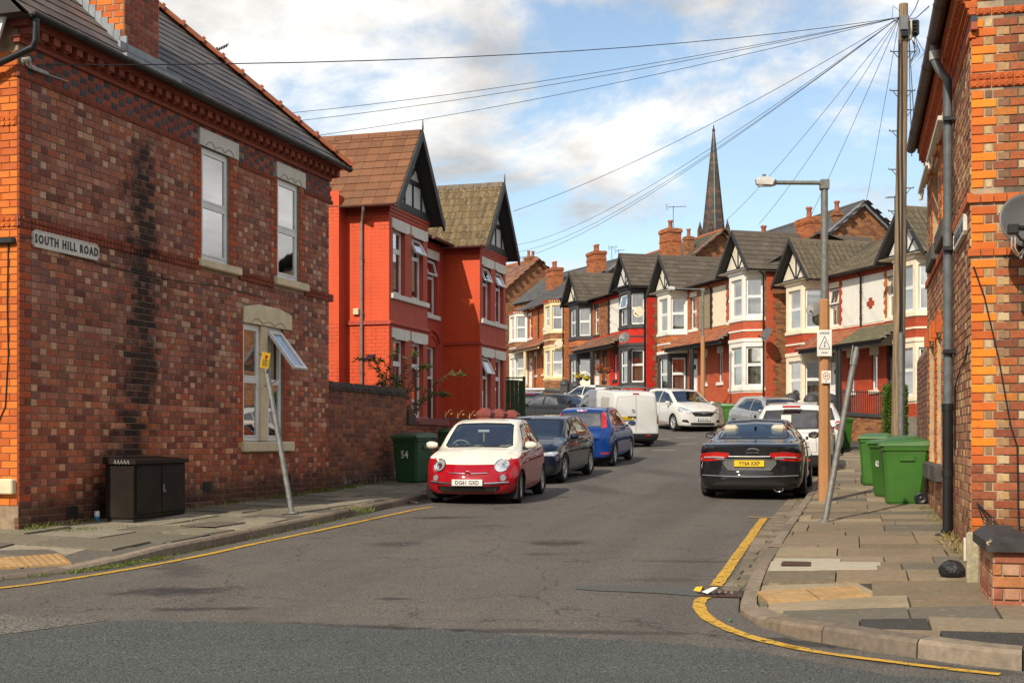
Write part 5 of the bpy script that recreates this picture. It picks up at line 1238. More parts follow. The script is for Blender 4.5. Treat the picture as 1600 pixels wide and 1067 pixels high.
for z in (1.5, zt): mb = MB(); mb.box(0, 2.75, .08, .11, z - .018, z + .018); mb.build('rail', BRAIL, rl)
for i in range(24): mb = MB(); mb.tube([(.05 + i * .115, .095, .85), (.05 + i * .115, .095, zt)], .011, 6); mb.build('bar', BRAIL, rl)
for i in range(3):
 x = .1 + i * .85; mb = MB()
 mb.tube([(x, .095, zt + .05), (x + .3, .095, zt + .19), (x + .42, .095, zt + .2), (x + .55, .095, zt + .12), (x + .7, .095, zt + .05)], .009, 6); mb.tube([(x, .095, zt), (x, .095, zt + .16)], [.02, .004], 6); mb.lathe([(.001, -.03), (.045, 0), (.001, .03)], 8, T((x + .42, .095, zt + .1))); mb.build('scroll', GOLD, rl)
for i, s_ in enumerate((17.95, 19.05, 20.2)):
 p = empty('gate_pier', LF.at(s_, -.1), LF.rz(), ['pink painted gate pier with pyramid cap, nearest of three beside the railing', 'pink painted gate pier with pyramid cap, middle of three', 'pink painted gate pier with pyramid cap, beside the green fence'][i], 'gate pier', 'pink gate piers in front of the red house')
 mb = MB(); mb.cbox(-.17, .17, -.17, .17, .7, 2.22, .01)
 for z in (1.6, 1.85, 2.1): mb.box(-.175, .175, -.175, .175, z, z + .012)
 mb.build('pier', PINK, p)
 mb = MB(); mb.raw([(-.19, -.19, 2.22), (.19, -.19, 2.22), (.19, .19, 2.22), (-.19, .19, 2.22), (-.19, -.19, 2.3), (.19, -.19, 2.3), (.19, .19, 2.3), (-.19, .19, 2.3), (-.07, -.07, 2.42), (.07, -.07, 2.42), (.07, .07, 2.42), (-.07, .07, 2.42)], [(0, 3, 2, 1), (0, 1, 5, 4), (1, 2, 6, 5), (2, 3, 7, 6), (3, 0, 4, 7), (4, 5, 9, 8), (5, 6, 10, 9), (6, 7, 11, 10), (7, 4, 8, 11), (8, 9, 10, 11)]); mb.build('cap', PINK, p)
GRF = plain('dark_green_fence_paint', (.028, .065, .018), .75, var=.35, scale=5, bump=.3, dirt=.3, dirtcol=(.06, .07, .03))
fe = empty('fence', (-2.0, 41.2, 1.2), rad(-3), 'tall dark green boarded fence beyond the red houses', 'fence')
for i in range(18): mb = MB(); mb.cbox(i * .13, i * .13 + .124, -.01 + .006 * (i % 2), .02, 0, 2.36 - .004 * i, .004); mb.build('board', GRF, fe)
mb = MB(); mb.box(0, 2.33, -.03, .05, 2.36, 2.4); mb.box(2.335, 2.42, -.04, .06, 0, 2.42); mb.build('frame', GRF, fe)
# ================================================================== THE TERRACE ROW
ROW = -17.0
BRN = courses('brown_orange_brick', [(.30, .115, .045), (.24, .09, .04), (.36, .15, .06), (.18, .07, .036), (.40, .16, .05), (.27, .12, .06)], (.16, .115, .07))
ORB = courses('orange_brick', [(.50, .15, .04), (.44, .125, .04), (.54, .17, .05), (.38, .11, .045)], (.28, .14, .07), ms=.008)
REDB = courses('red_painted_brick', [(.40, .062, .024), (.37, .055, .022), (.43, .07, .028)], (.25, .04, .02), ms=.007, bump=.4)
BRED = courses('bright_red_painted_brick', [(.56, .028, .016), (.52, .025, .015), (.6, .032, .018)], (.38, .02, .012), ms=.007, bump=.4)
SALM = courses('salmon_red_painted_brick', [(.50, .105, .045), (.47, .095, .042)], (.36, .07, .03), ms=.007, bump=.4)
SW = plain('white_masonry_paint', (.72, .69, .62), .7, var=.05, bump=.08, dirt=.25, dirtcol=(.45, .4, .3), dscale=3)
SCR = plain('cream_masonry_paint', (.74, .64, .48), .7, var=.05, bump=.08, dirt=.25, dirtcol=(.45, .38, .27), dscale=3)
SYL = plain('yellow_cream_paint', (.74, .58, .32), .7, var=.05, bump=.08, dirt=.2, dirtcol=(.45, .36, .2))
SBK = plain('black_masonry_paint', (.035, .033, .034), .6, var=.2, bump=.08)
PEB = plain('pebbledash', (.26, .20, .12), .95, var=.35, scale=40, bump=.8, bscale=80)
TILEG = pieces('grey_concrete_tile', [(.115, .092, .07), (.098, .078, .06), (.13, .105, .08), (.105, .084, .064)], .85, .25, 10, .3, 40)
TILEB = pieces('mossy_pantile', [(.135, .108, .068), (.115, .092, .058), (.155, .125, .08), (.1, .08, .052)], .9, .35, 10, .5, 40, spots=(.2, .18, .12))
SLT2 = pieces('grey_slate', [(.105, .1, .1), (.09, .086, .088), (.12, .115, .11), (.098, .09, .086)], .7, .25, 10, .3)
OTILE = pieces('orange_clay_tile', [(.42, .14, .06), (.36, .115, .055), (.46, .17, .075), (.28, .10, .055), (.38, .16, .09)], .85, .3, 12, .4, 50)
BTILE = pieces('brown_clay_tile', [(.26, .13, .075), (.22, .105, .065), (.3, .15, .09), (.18, .09, .06)], .85, .3, 12, .4, 50)
GTILE = pieces('greenish_porch_tile', [(.18, .16, .09), (.15, .135, .08), (.2, .18, .105)], .9, .3, 12, .4, 50)
WGAB = plain('cream_gable_render', (.68, .62, .5), .85, var=.08, dirt=.4, dirtcol=(.42, .34, .24), dscale=2)
def bay_faces(c, hw=1.15, fw=.66, dep=.75):
 return [((c - hw, dep), (c - fw, 0)), ((c - fw, 0), (c + fw, 0)), ((c + fw, 0), (c + hw, dep))]
def face_M(p, q): 
 a = math.atan2(q[1] - p[1], q[0] - p[0]); return T((p[0], p[1], 0)) @ Matrix.Rotation(a, 4, 'Z')
def toothed(parent, x0, x1, z0, z1, y, m, left=True, right=True, tooth=.06, step=.17, name='render_panel'):
 n = int((z1 - z0) / step); L_ = []; R_ = []
 for i in range(n + 1):
  za, zb = z0 + i * step, min(z1, z0 + (i + 1) * step); t = tooth if i % 2 else 0
  R_ += [(x1 - (t if right else 0), za), (x1 - (t if right else 0), zb)]; L_ += [(x0 + (t if left else 0), za), (x0 + (t if left else 0), zb)]
 mb = MB(); mb.prism(R_ + L_[::-1], y, y + .1); return mb.build(name, m, parent)
def pair(near, fz, label, spec):
 """two houses of the row; x runs from the far end (0) to the near end (10.3), y into the house"""
 PL = 10.3
 nf = Frame(near[0], near[1], ROW); far = nf.at(PL); F = Frame(far[0], far[1], ROW + 180)
 o = empty('terraced_house_pair', (far[0], far[1], fz), F.rz(), label, 'house', 'bay fronted houses along the right side of the street')
 gz = -2.0
 o['dummy'] = 0; del o['dummy']
 sides = [('far', 1.3, spec['far']), ('near', PL - 1.3, spec['near'])]
 wm = spec.get('wall', BRN)
 up = [(2.75, 3.5, 3.5, 5.0), (6.8, 7.55, 3.5, 5.0)]; dn = [(2.7, 3.55, .0, 2.75), (6.75, 7.6, .0, 2.75), (4.15, 4.55, .9, 2.2), (5.75, 6.15, .9, 2.2)]
 mb = MB(); holed(mb, 0, PL, 2.5, 5.45, .75, 1.0, up + [(.2, 2.4, 3.3, 5.2), (PL - 2.4, PL - .2, 3.3, 5.2)]); mb.build('front_wall', wm, o)
 for hx0, hx1, m in ((0, PL / 2, spec['far'].get('gf', REDB)), (PL / 2, PL, spec['near'].get('gf', REDB))):
  mb = MB(); holed(mb, hx0 + .001, hx1 - .001, gz, 2.5, .748, 1.0, [h for h in dn if hx0 < h[0] < hx1] + ([(.2, 2.4, .3, 2.4)] if hx0 == 0 else [(PL - 2.4, PL - .2, .3, 2.4)])); mb.build('ground_floor_wall', m, o)
 mb = MB(); mb.box(PL - .25, PL - .002, 1.001, 9, gz, 5.5); mb.box(.002, .25, 1.001, 9, gz, 5.5); mb.box(.25, PL - .25, 8.7, 8.99, gz, 5.5); mb.build('side_wall', spec.get('side', BRN), o)
 qn = spec['near'].get('quoin', ORB)
 toothed(o, .0, .0, 0, 0, 0, qn) if False else None
 mb = MB(); i = 0; z = gz
 while z < 5.45:
  w = .42 if i % 2 else .3; mb.box(PL - .001, PL + .012, .74, .74 + w, z, z + .26); i += 1; z += .262
 mb.box(PL - .02, PL + .012, .736, .747, gz, 5.45); mb.build('quoin', qn, o)
 for nm, c, s in sides:
  for fi, (p, q) in enumerate(bay_faces(c)):
   M = face_M(p, q); w = (Vector(q) - Vector(p)).length; e = .1 if fi == 1 else .08; ww = w - 2 * .16 if fi == 1 else w - .2; x0 = (w - ww) / 2
   mb = MB(); holed(mb, 0, w, .3, 2.55, 0, .2, [(x0, x0 + ww, .57, 2.22)], M); mb.build('bay_surround', s['gs'], o)
   mb = MB(); holed(mb, 0, w, 3.27, 5.42, 0, .2, [(x0, x0 + ww, 3.5, 5.07)], M); mb.build('bay_surround', s['us'], o)
   mb = MB(); mb.box(0, w, .005, .2, 2.55, 3.27, M); mb.box(0, w, .005, .2, gz, .3, M); tag(mb.build('bay_band', s['band'], o), kind='stuff')
   mb = MB(); mb.box(-.02, w + .02, -.05, .1, .38, .5, M); mb.box(-.02, w + .02, -.05, .1, 3.3, 3.42, M); mb.box(-.015, w + .015, -.035, .1, 2.42, 2.56, M); mb.box(-.02, w + .02, -.06, .1, 5.28, 5.42, M); mb.box(-.01, w + .01, -.025, .1, 2.86, 2.93, M) if s.get('line', 1) else None
   tag(mb.build('bay_moulding', s['gs'] if s['gs'] is s['us'] else s['us'], o), kind='stuff')
   if spec.get('far_only') and nm == 'near': pass
   cu = s.get('cur', NET)
   window(o, M @ T((x0, 0, .57)), ww, 1.65, .54, .1, fr=.05, upper=[(cu, .03, .97, .52, .98), (s.get('cur2', cu), .03, .97, .02, .5)])
   window(o, M @ T((x0, 0, 3.5)), ww, 1.57, .52, .1, fr=.05, top_open=(12 if s.get('open') and fi == 1 else 0), upper=[(cu, .03, .97, .52, .98), (s.get('cur2', cu), .03, .97, .02, .5)])
  rm = spec['roof']; e0, e1, ze, za, back = c - 1.5, c + 1.5, 5.36, 7.12, spec.get('back', 6.5)
  if not spec.get('flat'):
   gb = half_timber(o, c - 1.2, c + 1.2, .1, 5.44, 6.95, WGAB if s.get('gab', 1) else GWHITE, BTIM, 1)
   mb = MB(); mb.box(c - 1.22, c + 1.22, .0, .3, 5.43, 5.55); mb.build('bressummer', BTIM, o)
   mb = MB()
   for d_z in (0, -.06):
    for (p, q) in (((e0, ze + d_z), (c, za + d_z)), ((c, za + d_z), (e1, ze + d_z))): mb.face([(p[0], -.2, p[1]), (q[0], -.2, q[1]), (q[0], back, q[1]), (p[0], back, p[1])])
   mb.build('roof', plain('roof_felt', (.05, .045, .04), .9), o)
   sl = Vector((1.5, 0, za - ze)).length
   for (xe, U, C) in ((e0, (0, -1, 0), Vector((e0, back, ze))), (e1, (0, 1, 0), Vector((e1, -.2, ze)))):
    V = Vector((c - xe, 0, za - ze)).normalized(); ln = back + .2
    if spec.get('roll'): roll_roof(o, C, U, tuple(V), int(ln / .25), 8, .25, sl / 8, rm, limit=0, name='roof_tile', h=.03)
    else: slates(o, C, U, tuple(V), int(ln / .33) + 1, 8, .33, sl / 8, rm, [(0, 0), (ln, 0), (ln, sl), (0, sl)], 0, .018, 'roof_tile', jit=.002)
   mb = MB(); mb.prism([(c - .13, za - .1), (c - .09, za + .02), (c, za + .07), (c + .09, za + .02), (c + .13, za - .1)], -.22, back); mb.build('ridge', rm, o)
   barge(o, e0 - .02, e1 + .02, ze + .02, za + .06, -.26, BTIM if s.get('barge', 1) else plain('grey_barge', (.12, .12, .125), .6), .16)
   mb = MB()
   for xx, dx in ((c + .66, .45), (c - .66, -.45)): mb.face([(xx, -.2, 5.43), (xx + dx * 1.9, -.2, 5.40), (xx + dx * 1.9, .9, 5.40), (xx, .9, 5.43)])
   mb.box(c - 1.3, c + 1.3, -.19, .8, 5.422, 5.432); mb.build('soffit', SBK if s.get('dark') else s['us'], o)
  else:
   mb = MB()
   for (p, q) in bay_faces(c, 1.3, .76, .9):
    mb.face([(p[0], p[1] - .1, 5.45), (q[0], q[1] - .1, 5.45), (c + (q[0] - c) * .1, 1.6, 6.1), (c + (p[0] - c) * .1, 1.6, 6.1)])
   mb.build('bay_roof', SLT2, o)
   for fi, (p, q) in enumerate(bay_faces(c)):
    mb = MB(); M = face_M(p, q); w = (Vector(q) - Vector(p)).length
    for k in range(int(w / .16)): mb.box(k * .16, k * .16 + .09, -.1, .02, 5.3, 5.42, M)
    mb.box(-.03, w + .03, -.09, .1, 5.42, 5.47, M); mb.build('dentil_course', REDB, o)
 rm = spec['roof']; zr, yr, ye = spec.get('ridge', 7.08), spec.get('yr', 3.3), .42
 mb = MB(); mb.face([(.0, ye, 5.42), (PL, ye, 5.42), (PL, yr, zr), (0, yr, zr)]); mb.face([(0, yr, zr), (PL, yr, zr), (PL, 9.1, 5.5), (0, 9.1, 5.5)])
 if spec.get('flat'): mb.face([(PL, ye, 5.42), (PL, 9.1, 5.5), (PL, yr, zr)])
 mb.build('roof', plain('roof_felt', (.05, .045, .04), .9), o)
 V = Vector((0, yr - ye, zr - 5.42)); sl = V.length; V.normalize(); xa, xb = (2.3, PL - 2.3) if not spec.get('flat') else (-.1, PL + .1)
 nrow = int(sl / .29)
 if spec.get('roll'): roll_roof(o, Vector((xa, ye, 5.43)), (1, 0, 0), tuple(V), int((xb - xa) / .25), nrow, .25, sl / nrow, rm, limit=0, name='roof_tile', h=.03)
 else: slates(o, Vector((xa, ye, 5.43)), (1, 0, 0), tuple(V), int((xb - xa) / .33), nrow, .33, sl / nrow, rm, [(0, 0), (xb - xa, 0), (xb - xa, sl), (0, sl)], 0, .018, 'roof_tile', jit=.002)
 mb = MB(); mb.prism([(yr - .13, zr - .1), (yr - .09, zr + .02), (yr, zr + .07), (yr + .09, zr + .02), (yr + .13, zr - .1)], 0, PL, Matrix(((0, 1, 0, 0), (1, 0, 0, 0), (0, 0, 1, 0), (0, 0, 0, 1)))); mb.build('ridge', rm, o)
 gutter(o, (2.5, .34, 5.44), (PL - 2.5, .34, 5.44), .06, BLACKP)
 gutter(o, (PL + .14, .0, 5.38), (PL + .14, 6, 5.38), .06, BLACKP) if not spec.get('flat') else None
 for k, (a, b, c_, d) in enumerate(up):
  s = spec['far'] if k == 0 else spec['near']
  window(o, T((a, .75, c_)), b - a, d - c_, .55, .1, fr=.05, top_open=10 if s.get('uopen') else 0, upper=[(s.get('cur', NET), .03, .97, .05, .97)])
  mb = MB(); mb.cbox(a - .12, b + .12, .69, .9, c_ - .14, c_ - .005, .012); mb.build('sill', s['us'], o)
  mb = MB(); mb.box(a - .1, b + .1, .73, .9, d, d + .3); mb.build('lintel', s['us'], o)
  for xa_, sg in ((a - .005, -1), (b + .005, 1)):
   mb = MB(); z = c_; i = 0
   while z < d + .2:
    w = .2 if i % 2 else .13; mb.box(min(xa_, xa_ + sg * w), max(xa_, xa_ + sg * w), .728, .8, z, z + .165); z += .17; i += 1
   mb.build('jamb_quoin', s.get('quoin', ORB), o)
 pm = spec.get('panel')
 if pm:
  if pm[0]: toothed(o, 3.72, PL / 2 - .02, 3.42, 5.2, .735, pm[0], True, True)
  if pm[1]: toothed(o, PL / 2 + .02, 6.58, 3.42, 5.2, .735, pm[1], True, True)
  if pm[1] is SW and spec.get('cross'):
   mb = MB(); x = 5.72; mb.box(x - .25, x + .25, .722, .8, 4.05, 4.22); mb.box(x - .12, x + .12, .721, .8, 3.95, 4.35); mb.build('brick_cross', REDB, o)
 mb = MB(); mb.box(2.45, PL - 2.45, .72, .9, 3.25, 3.36); mb.box(2.45, PL - 2.45, .72, .9, 5.22, 5.40); mb.build('string_course', spec.get('string', REDB), o)
 for k, (a, b, c_, d) in enumerate(dn[:2]):
  s = spec['far'] if k == 0 else spec['near']; dm = s.get('door', WHITE)
  f = MB(); f.cbox(a, a + .07, .8, .9, 0, d, .006); f.cbox(b - .07, b, .8, .9, 0, d, .006); f.cbox(a + .07, b - .07, .8, .9, d - .07, d, .006); f.cbox(a + .07, b - .07, .8, .9, 2.02, 2.1, .006); dr = f.build('door', s.get('dframe', WHITE), o)
  g = MB(); g.cbox(a + .075, b - .075, .84, .88, .0, 2.015, .006); 
  for (za_, zb_) in ((.2, .85), (1.0, 1.75)):
   g.cbox(a + .17, a + .37, .828, .85, za_, zb_, .01); g.cbox(b - .37, b - .17, .828, .85, za_, zb_, .01)
  g.build('door_leaf', dm, dr); g = MB(); g.box(a + .08, b - .08, .85, .86, 2.11, d - .08); g.build('fanlight', GLASS, dr); g = MB(); g.box(a + .06, b - .06, 1.2, 1.21, 0, d); g.build('dark_hall_backing', DARK, dr)  # dark sheet behind the door stands in for the unlit hall
  g = MB(); g.lathe([(.001, .02), (.11, .02), (.11, 0)], 12, T(((a + b) / 2, .825, 1.72)) @ Matrix.Rotation(rad(90), 4, 'X')); g.build('door_light', DARK, dr)
 for k, (a, b, c_, d) in enumerate(dn[2:]):
  s = spec['far'] if k == 0 else spec['near']
  window(o, T((a, .75, c_)), b - a, d - c_, 0, .08, fr=.05); mb = MB(); mb.cbox(a - .12, b + .12, .68, .85, c_ - .15, c_ - .005, .012); mb.build('sill', s['us'], o); mb = MB(); mb.box(a - .1, b + .1, .73, .85, d, d + .3); mb.build('lintel', s['us'], o)
 for k, (x0, x1) in enumerate(((2.2, PL / 2 - .03), (PL / 2 + .03, PL - 2.2))):
  s = spec['far'] if k == 0 else spec['near']; tm = s.get('porch', OTILE); yo = -.35
  mb = MB(); mb.face([(x0, yo, 2.6), (x1, yo, 2.6), (x1, .74, 3.27), (x0, .74, 3.27)]); mb.face([(x0, yo, 2.54), (x0, .74, 3.2), (x1, .74, 3.2), (x1, yo, 2.54)]); mb.build('porch_roof', plain('roof_felt', (.05, .045, .04), .9), o)
  V = Vector((0, .74 - yo, .67)); sl = V.length; V.normalize(); slates(o, Vector((x0, yo - .03, 2.6)), (1, 0, 0), tuple(V), int((x1 - x0) / .2) + 1, 7, .2, sl / 7, tm, [(0, 0), (x1 - x0, 0), (x1 - x0, sl), (0, sl)], 0, .016, 'porch_tile', jit=.004)
  pc = s.get('post', BTIM); mb = MB(); mb.box(x0, x1, yo + .02, yo + .1, 2.44, 2.56); mb.build('porch_beam', pc, o)
  xp_ = PL / 2 - .1 if k == 0 else PL / 2 + .1
  mb = MB(); mb.cbox(xp_ - .05, xp_ + .05, yo + .02, yo + .12, 0, 2.44, .008); mb.build('porch_post', pc, o)
  gutter(o, (x0, yo - .08, 2.6), (x1, yo - .08, 2.6), .05, BLACKP)
  mb = MB()
  for t in range(6): mb.box((x0 if k == 0 else x1) - .09, (x0 if k == 0 else x1) + .09, yo + t * .18, yo + t * .18 + .17, 2.66 + t * .11, 2.72 + t * .11)
  mb.build('porch_verge', plain('grey_mortar_verge', (.2, .18, .15), .9, var=.2), o)
 for (x, y, zt) in ((PL - .12, .66, 5.35), (PL / 2, .66, 5.35)): 
  mb = MB(); mb.tube([(x, y - .2, zt), (x, y, zt - .15), (x, y, 3.35 if x < PL - 1 else -.9)], .038, 8)
  for z in (4.6, 3.6): mb.tube([(x, y, z), (x, y, z + .06)], .05, 8)
  mb.build('downpipe', s.get('pipe', BLACKP), o)
 mb = MB(); mb.box(.02, PL - .02, -2.2, .74, gz - 1, -.18); mb.build('front_terrace', plain('terrace_concrete', (.2, .17, .13), .9, var=.2), o)
 for (x, y, zb_, h, w, d, np) in spec.get('chim', ()):
  mb = MB(); mb.box(x - w / 2, x + w / 2, y - d / 2, y + d / 2, zb_ - 1.2, zb_ + h); mb.box(x - w / 2 - .05, x + w / 2 + .05, y - d / 2 - .05, y + d / 2 + .05, zb_ + h - .22, zb_ + h - .05); mb.box(x - w / 2 - .03, x + w / 2 + .03, y - d / 2 - .03, y + d / 2 + .03, zb_ + h * .6, zb_ + h * .6 + .08)
  cs = mb.build('chimney', CB, o)
  for k in range(np):
   px_ = x + (k - (np - 1) / 2) * .36; mb = MB(); mb.lathe([(.14, 0), (.12, .05), (.1, .38), (.14, .42), (.14, .5), (.1, .5), (.09, .3)], 12, T((px_, y, zb_ + h - .02))); mb.build('chimney_pot', plain('terracotta_pot', (.32, .1, .05), .8, var=.2), cs)
 return o
PB = pair((14.03, 44.4), 2.6, 'cream bayed house pair with red bands and white brick-cross panel behind the leaning post', dict(
 far=dict(gs=SCR, us=SCR, band=REDB, cur=CREAM, cur2=LACE, quoin=REDB, porch=OTILE, uopen=1, gf=REDB), near=dict(gs=SCR, us=SCR, band=REDB, cur=NET, quoin=ORB, porch=GTILE, gf=REDB, door=plain('grey_door', (.09, .09, .11), .4), dframe=SBK, gab=0),
 wall=SCR, roof=TILEB, roll=1, panel=(SW, SW), cross=1, string=REDB, yr=3.4))
PA = pair((9.88, 54.36), 3.34, 'house pair with white bays, salmon band and orange porch roof behind the far lamp post', dict(
 far=dict(gs=SBK, us=SW, band=ORB, cur=NET, quoin=ORB, porch=OTILE, gf=SALM, post=BTIM), near=dict(gs=SW, us=SW, band=SALM, cur=NET, quoin=SALM, porch=OTILE, gf=SALM, uopen=1),
 roof=TILEG, panel=(PEB, SCR), string=ORB, yr=3.3, chim=((9.3, 3.3, 7.05, .75, 1.2, .6, 1), (5.2, 3.3, 7.05, .6, 1.1, .6, 1))))
PC = pair((6.08, 65.76), 4.0, 'house pair with black bay surrounds and bright red nearer half, hanging flower baskets', dict(
 far=dict(gs=SBK, us=SBK, band=ORB, cur=CREAM, quoin=ORB, porch=BTILE, gf=ORB, dark=1), near=dict(gs=SBK, us=SBK, band=BRED, cur=NET, quoin=BRED, porch=BTILE, gf=BRED, open=1, dark=1, gab=0),
 roof=TILEG, panel=(None, SW), string=BRED, side=BRN, yr=3.3, chim=((7.4, 3.3, 7.05, 1.75, 1.05, .8, 1),), cbr=1))
PD = pair((2.63, 82.8), 5.15, 'far house pair with cream bays and plain slate roof at the bend of the street', dict(
 far=dict(gs=SW, us=SW, band=BRN, cur=NET, quoin=REDB, porch=BTILE, gf=ORB, post=SYL), near=dict(gs=SYL, us=SYL, band=BRN, cur=NET, quoin=ORB, porch=OTILE, gf=ORB, post=SYL),
 roof=SLT2, flat=1, wall=ORB, string=REDB, side=ORB, yr=3.4, ridge=7.3, chim=((8.9, 3.4, 7.2, 1.5, 1.5, .8, 2), (.5, 3.4, 7.2, 1.5, 1.5, .8, 2)), cbr=1))
def back_house(a, b, z, hw, drop, label, roofm, vergem, ridgem, chim=(), wallm=BRN):
 """gable end at a, ridge from a to b"""
 a = Vector(a); b = Vector(b); d = (b - a); L_ = d.length; ang = math.atan2(d.y, d.x)
 o = empty('house', (a.x, a.y, 0), ang, label, 'house', 'houses whose roofs show above the row')
 ze = z - drop
 mb = MB(); mb.prism([(-hw, 2), (hw, 2), (hw, ze), (0, z - .06), (-hw, ze)], 0, .25, Matrix(((0, 1, 0, 0), (1, 0, 0, 0), (0, 0, 1, 0), (0, 0, 0, 1)))); mb.box(.25, L_, -hw + .02, -hw + .25, 2, ze); mb.box(.25, L_, hw - .25, hw - .02, 2, ze); mb.box(L_ - .25, L_, -hw + .26, hw - .26, 2, ze); mb.build('wall', wallm, o)
 k = 1.06
 mb = MB()
 for sg in (-1, 1): mb.face([(-.15, sg * hw * k, z - drop * k), (L_, sg * hw * k, z - drop * k), (L_, 0, z), (-.15, 0, z)])
 mb.build('roof', roofm, o)
 for sg in (-1, 1):
  V = Vector((0, -sg * hw * k, drop * k)); sl = V.length; V.normalize(); U = Vector((1, 0, 0)) if sg < 0 else Vector((-1, 0, 0)); C = Vector((-.15, sg * hw * k, z - drop * k)) if sg < 0 else Vector((L_, sg * hw * k, z - drop * k)); n = int(sl / .3)
  slates(o, C + Vector((0, 0, .01)), tuple(U), tuple(V), int((L_ + .15) / .4), n, .4, sl / n, roofm, None, 0, .018, 'roof_tile', jit=.002)
 mb = MB()
 for sg in (-1, 1): mb.raw([(-.19, 0, z + .06), (-.19, sg * hw * k, z - drop * k + .06), (-.19, sg * hw * k, z - drop * k - .14), (-.19, 0, z - .16), (.05, 0, z + .06), (.05, sg * hw * k, z - drop * k + .06), (.05, sg * hw * k, z - drop * k - .14), (.05, 0, z - .16)], [(0, 1, 2, 3), (7, 6, 5, 4), (0, 4, 5, 1), (3, 2, 6, 7), (1, 5, 6, 2)])
 mb.build('verge', vergem, o)
 mb = MB(); mb.tube([(-.15, 0, z + .02), (L_, 0, z + .02)], .11, 8); mb.build('ridge', ridgem, o)
 for (x, y, h, w, dd, np) in chim:
  mb = MB(); mb.box(x - w / 2, x + w / 2, y - dd / 2, y + dd / 2, z - 2, z + h); mb.box(x - w / 2 - .05, x + w / 2 + .05, y - dd / 2 - .05, y + dd / 2 + .05, z + h - .22, z + h - .05); cs = mb.build('chimney', BRN, o)
  for k_ in range(np): mb = MB(); mb.lathe([(.14, 0), (.12, .05), (.1, .38), (.14, .42), (.14, .5), (.1, .5)], 12, T((x, y + (k_ - (np - 1) / 2) * .4, z + h - .02))); mb.build('chimney_pot', plain('terracotta_pot', (.32, .1, .05), .8, var=.2), cs)
LGREY = plain('grey_lead_verge', (.2, .21, .22), .6, var=.15)
back_house((16.55, 62), (12.9, 74), 12.85, 3.4, 2.75, 'brown brick gable end with grey verge rising behind the cream bayed pair', SLT2, LGREY, SLT2, chim=((.6, 1.0, -.35, .35, .35, 1),))
back_house((12.75, 80), (8.9, 91.7), 14.4, 3.0, 2.4, 'brick gable with terracotta ridge behind the white bayed pair, below the spire', TILEG, OTILE, OTILE, chim=((1.2, 1.6, -.25, .5, .5, 1),))
back_house((7.4, 87.5), (2.5, 98), 13.75, 2.6, 2.0, 'small gable with grey verge peeping over the black surrounded pair', SLT2, LGREY, SLT2)
back_house((2.0, 104), (-6, 118), 16.0, 3.6, 3.0, 'farthest brick gable and roof above the bend, right of the lichened roof', BTILE, OTILE, OTILE, chim=((1.0, 0, .3, .9, .7, 2),))
sp = empty('church_spire', (29.2, 190, 0), rad(20), 'tall dark stone church spire rising behind the terrace roofs', 'spire')
SPM = courses('sooty_sandstone', [(.085, .062, .055), (.065, .05, .046), (.11, .075, .062), (.075, .055, .05), (.15, .085, .06)], (.05, .04, .036), .8, .42, .02, bump=.6)
mb = MB(); K = 8
def octo(r, z, ph=pi / 8): return [(r * cos(ph + 2 * pi * k / K), r * sin(ph + 2 * pi * k / K), z) for k in range(K)]
rings = [octo(1.75, 31.0), octo(1.62, 32.2), octo(.16, 46.4), octo(.26, 46.5), octo(.1, 46.9), octo(.04, 47.4)]
for A, B in zip(rings[:-1], rings[1:]):
 for k in range(K): mb.face([A[k], A[(k + 1) % K], B[(k + 1) % K], B[k]])
mb.build('spire', SPM, sp)
mb = MB(); mb.box(-1.7, 1.7, -1.7, 1.7, 5, 31.0); mb.box(-1.85, 1.85, -1.85, 1.85, 30.7, 31.1); mb.build('tower', SPM, sp)
for (x, y) in ((-1, -1), (1, -1), (-1, 1), (1, 1)):
 mb = MB(); mb.box(x * 1.45 - .28, x * 1.45 + .28, y * 1.45 - .28, y * 1.45 + .28, 31.1, 32.2); b = (x * 1.45, y * 1.45)
 for (dx0, dy0, dx1, dy1) in ((-.28, -.28, .28, -.28), (.28, -.28, .28, .28), (.28, .28, -.28, .28), (-.28, .28, -.28, -.28)): mb.face([(b[0] + dx0, b[1] + dy0, 32.2), (b[0] + dx1, b[1] + dy1, 32.2), (b[0], b[1], 33.6)])
 mb.build('pinnacle', SPM, sp)
for z, r in ((38, 1.06), (42.5, .62)):
 for a in range(4):
  mb = MB(); M = Matrix.Rotation(pi / 2 * a, 4, 'Z'); mb.prism([(-.22, z), (.22, z), (.22, z + .7), (0, z + 1.1), (-.22, z + .7)], -r - .12, -r + .3, M); mb.build('lucarne', SPM, sp)
mb = MB(); mb.tube([(-.6, -1.5, 32.2), (-.1, -.2, 46.2)], .05, 5); mb.build('lightning_conductor', plain('verdigris', (.2, .36, .32), .7), sp)
CBLK = plain('black_coping_stone', (.04, .04, .042), .6, var=.2)
def gate_pier(p, h, label):
 g = empty('gate_pier', (p[0], p[1], zg(p[1]) + .1), rad(ROW), label, 'gate pier', 'black gate piers with round caps along the row')
 mb = MB(); mb.cbox(-.2, .2, -.2, .2, 0, h - .2, .015); mb.build('pier', CBLK, g); mb = MB(); mb.lathe([(.27, h - .22), (.27, h - .14), (.25, h - .1), (.2, h), (.1, h + .05), (.001, h + .065)], 16); mb.build('cap', CBLK, g)
gate_pier((10.28, 48.2), 1.45, 'black round-capped gate pier above the white cars, left of the pale post sleeve'); gate_pier((10.69, 46.9), 1.45, 'black round-capped gate pier between the first pier and the lamp post sleeve'); gate_pier((11.06, 45.7), 1.5, 'black round-capped gate pier just right of the lamp post sleeve')
gate_pier((2.75, 68.5), 1.45, 'black round-capped gate pier left of the far white hatchback'); gate_pier((3.25, 67.0), 1.4, 'black round-capped gate pier directly behind the far white hatchback')
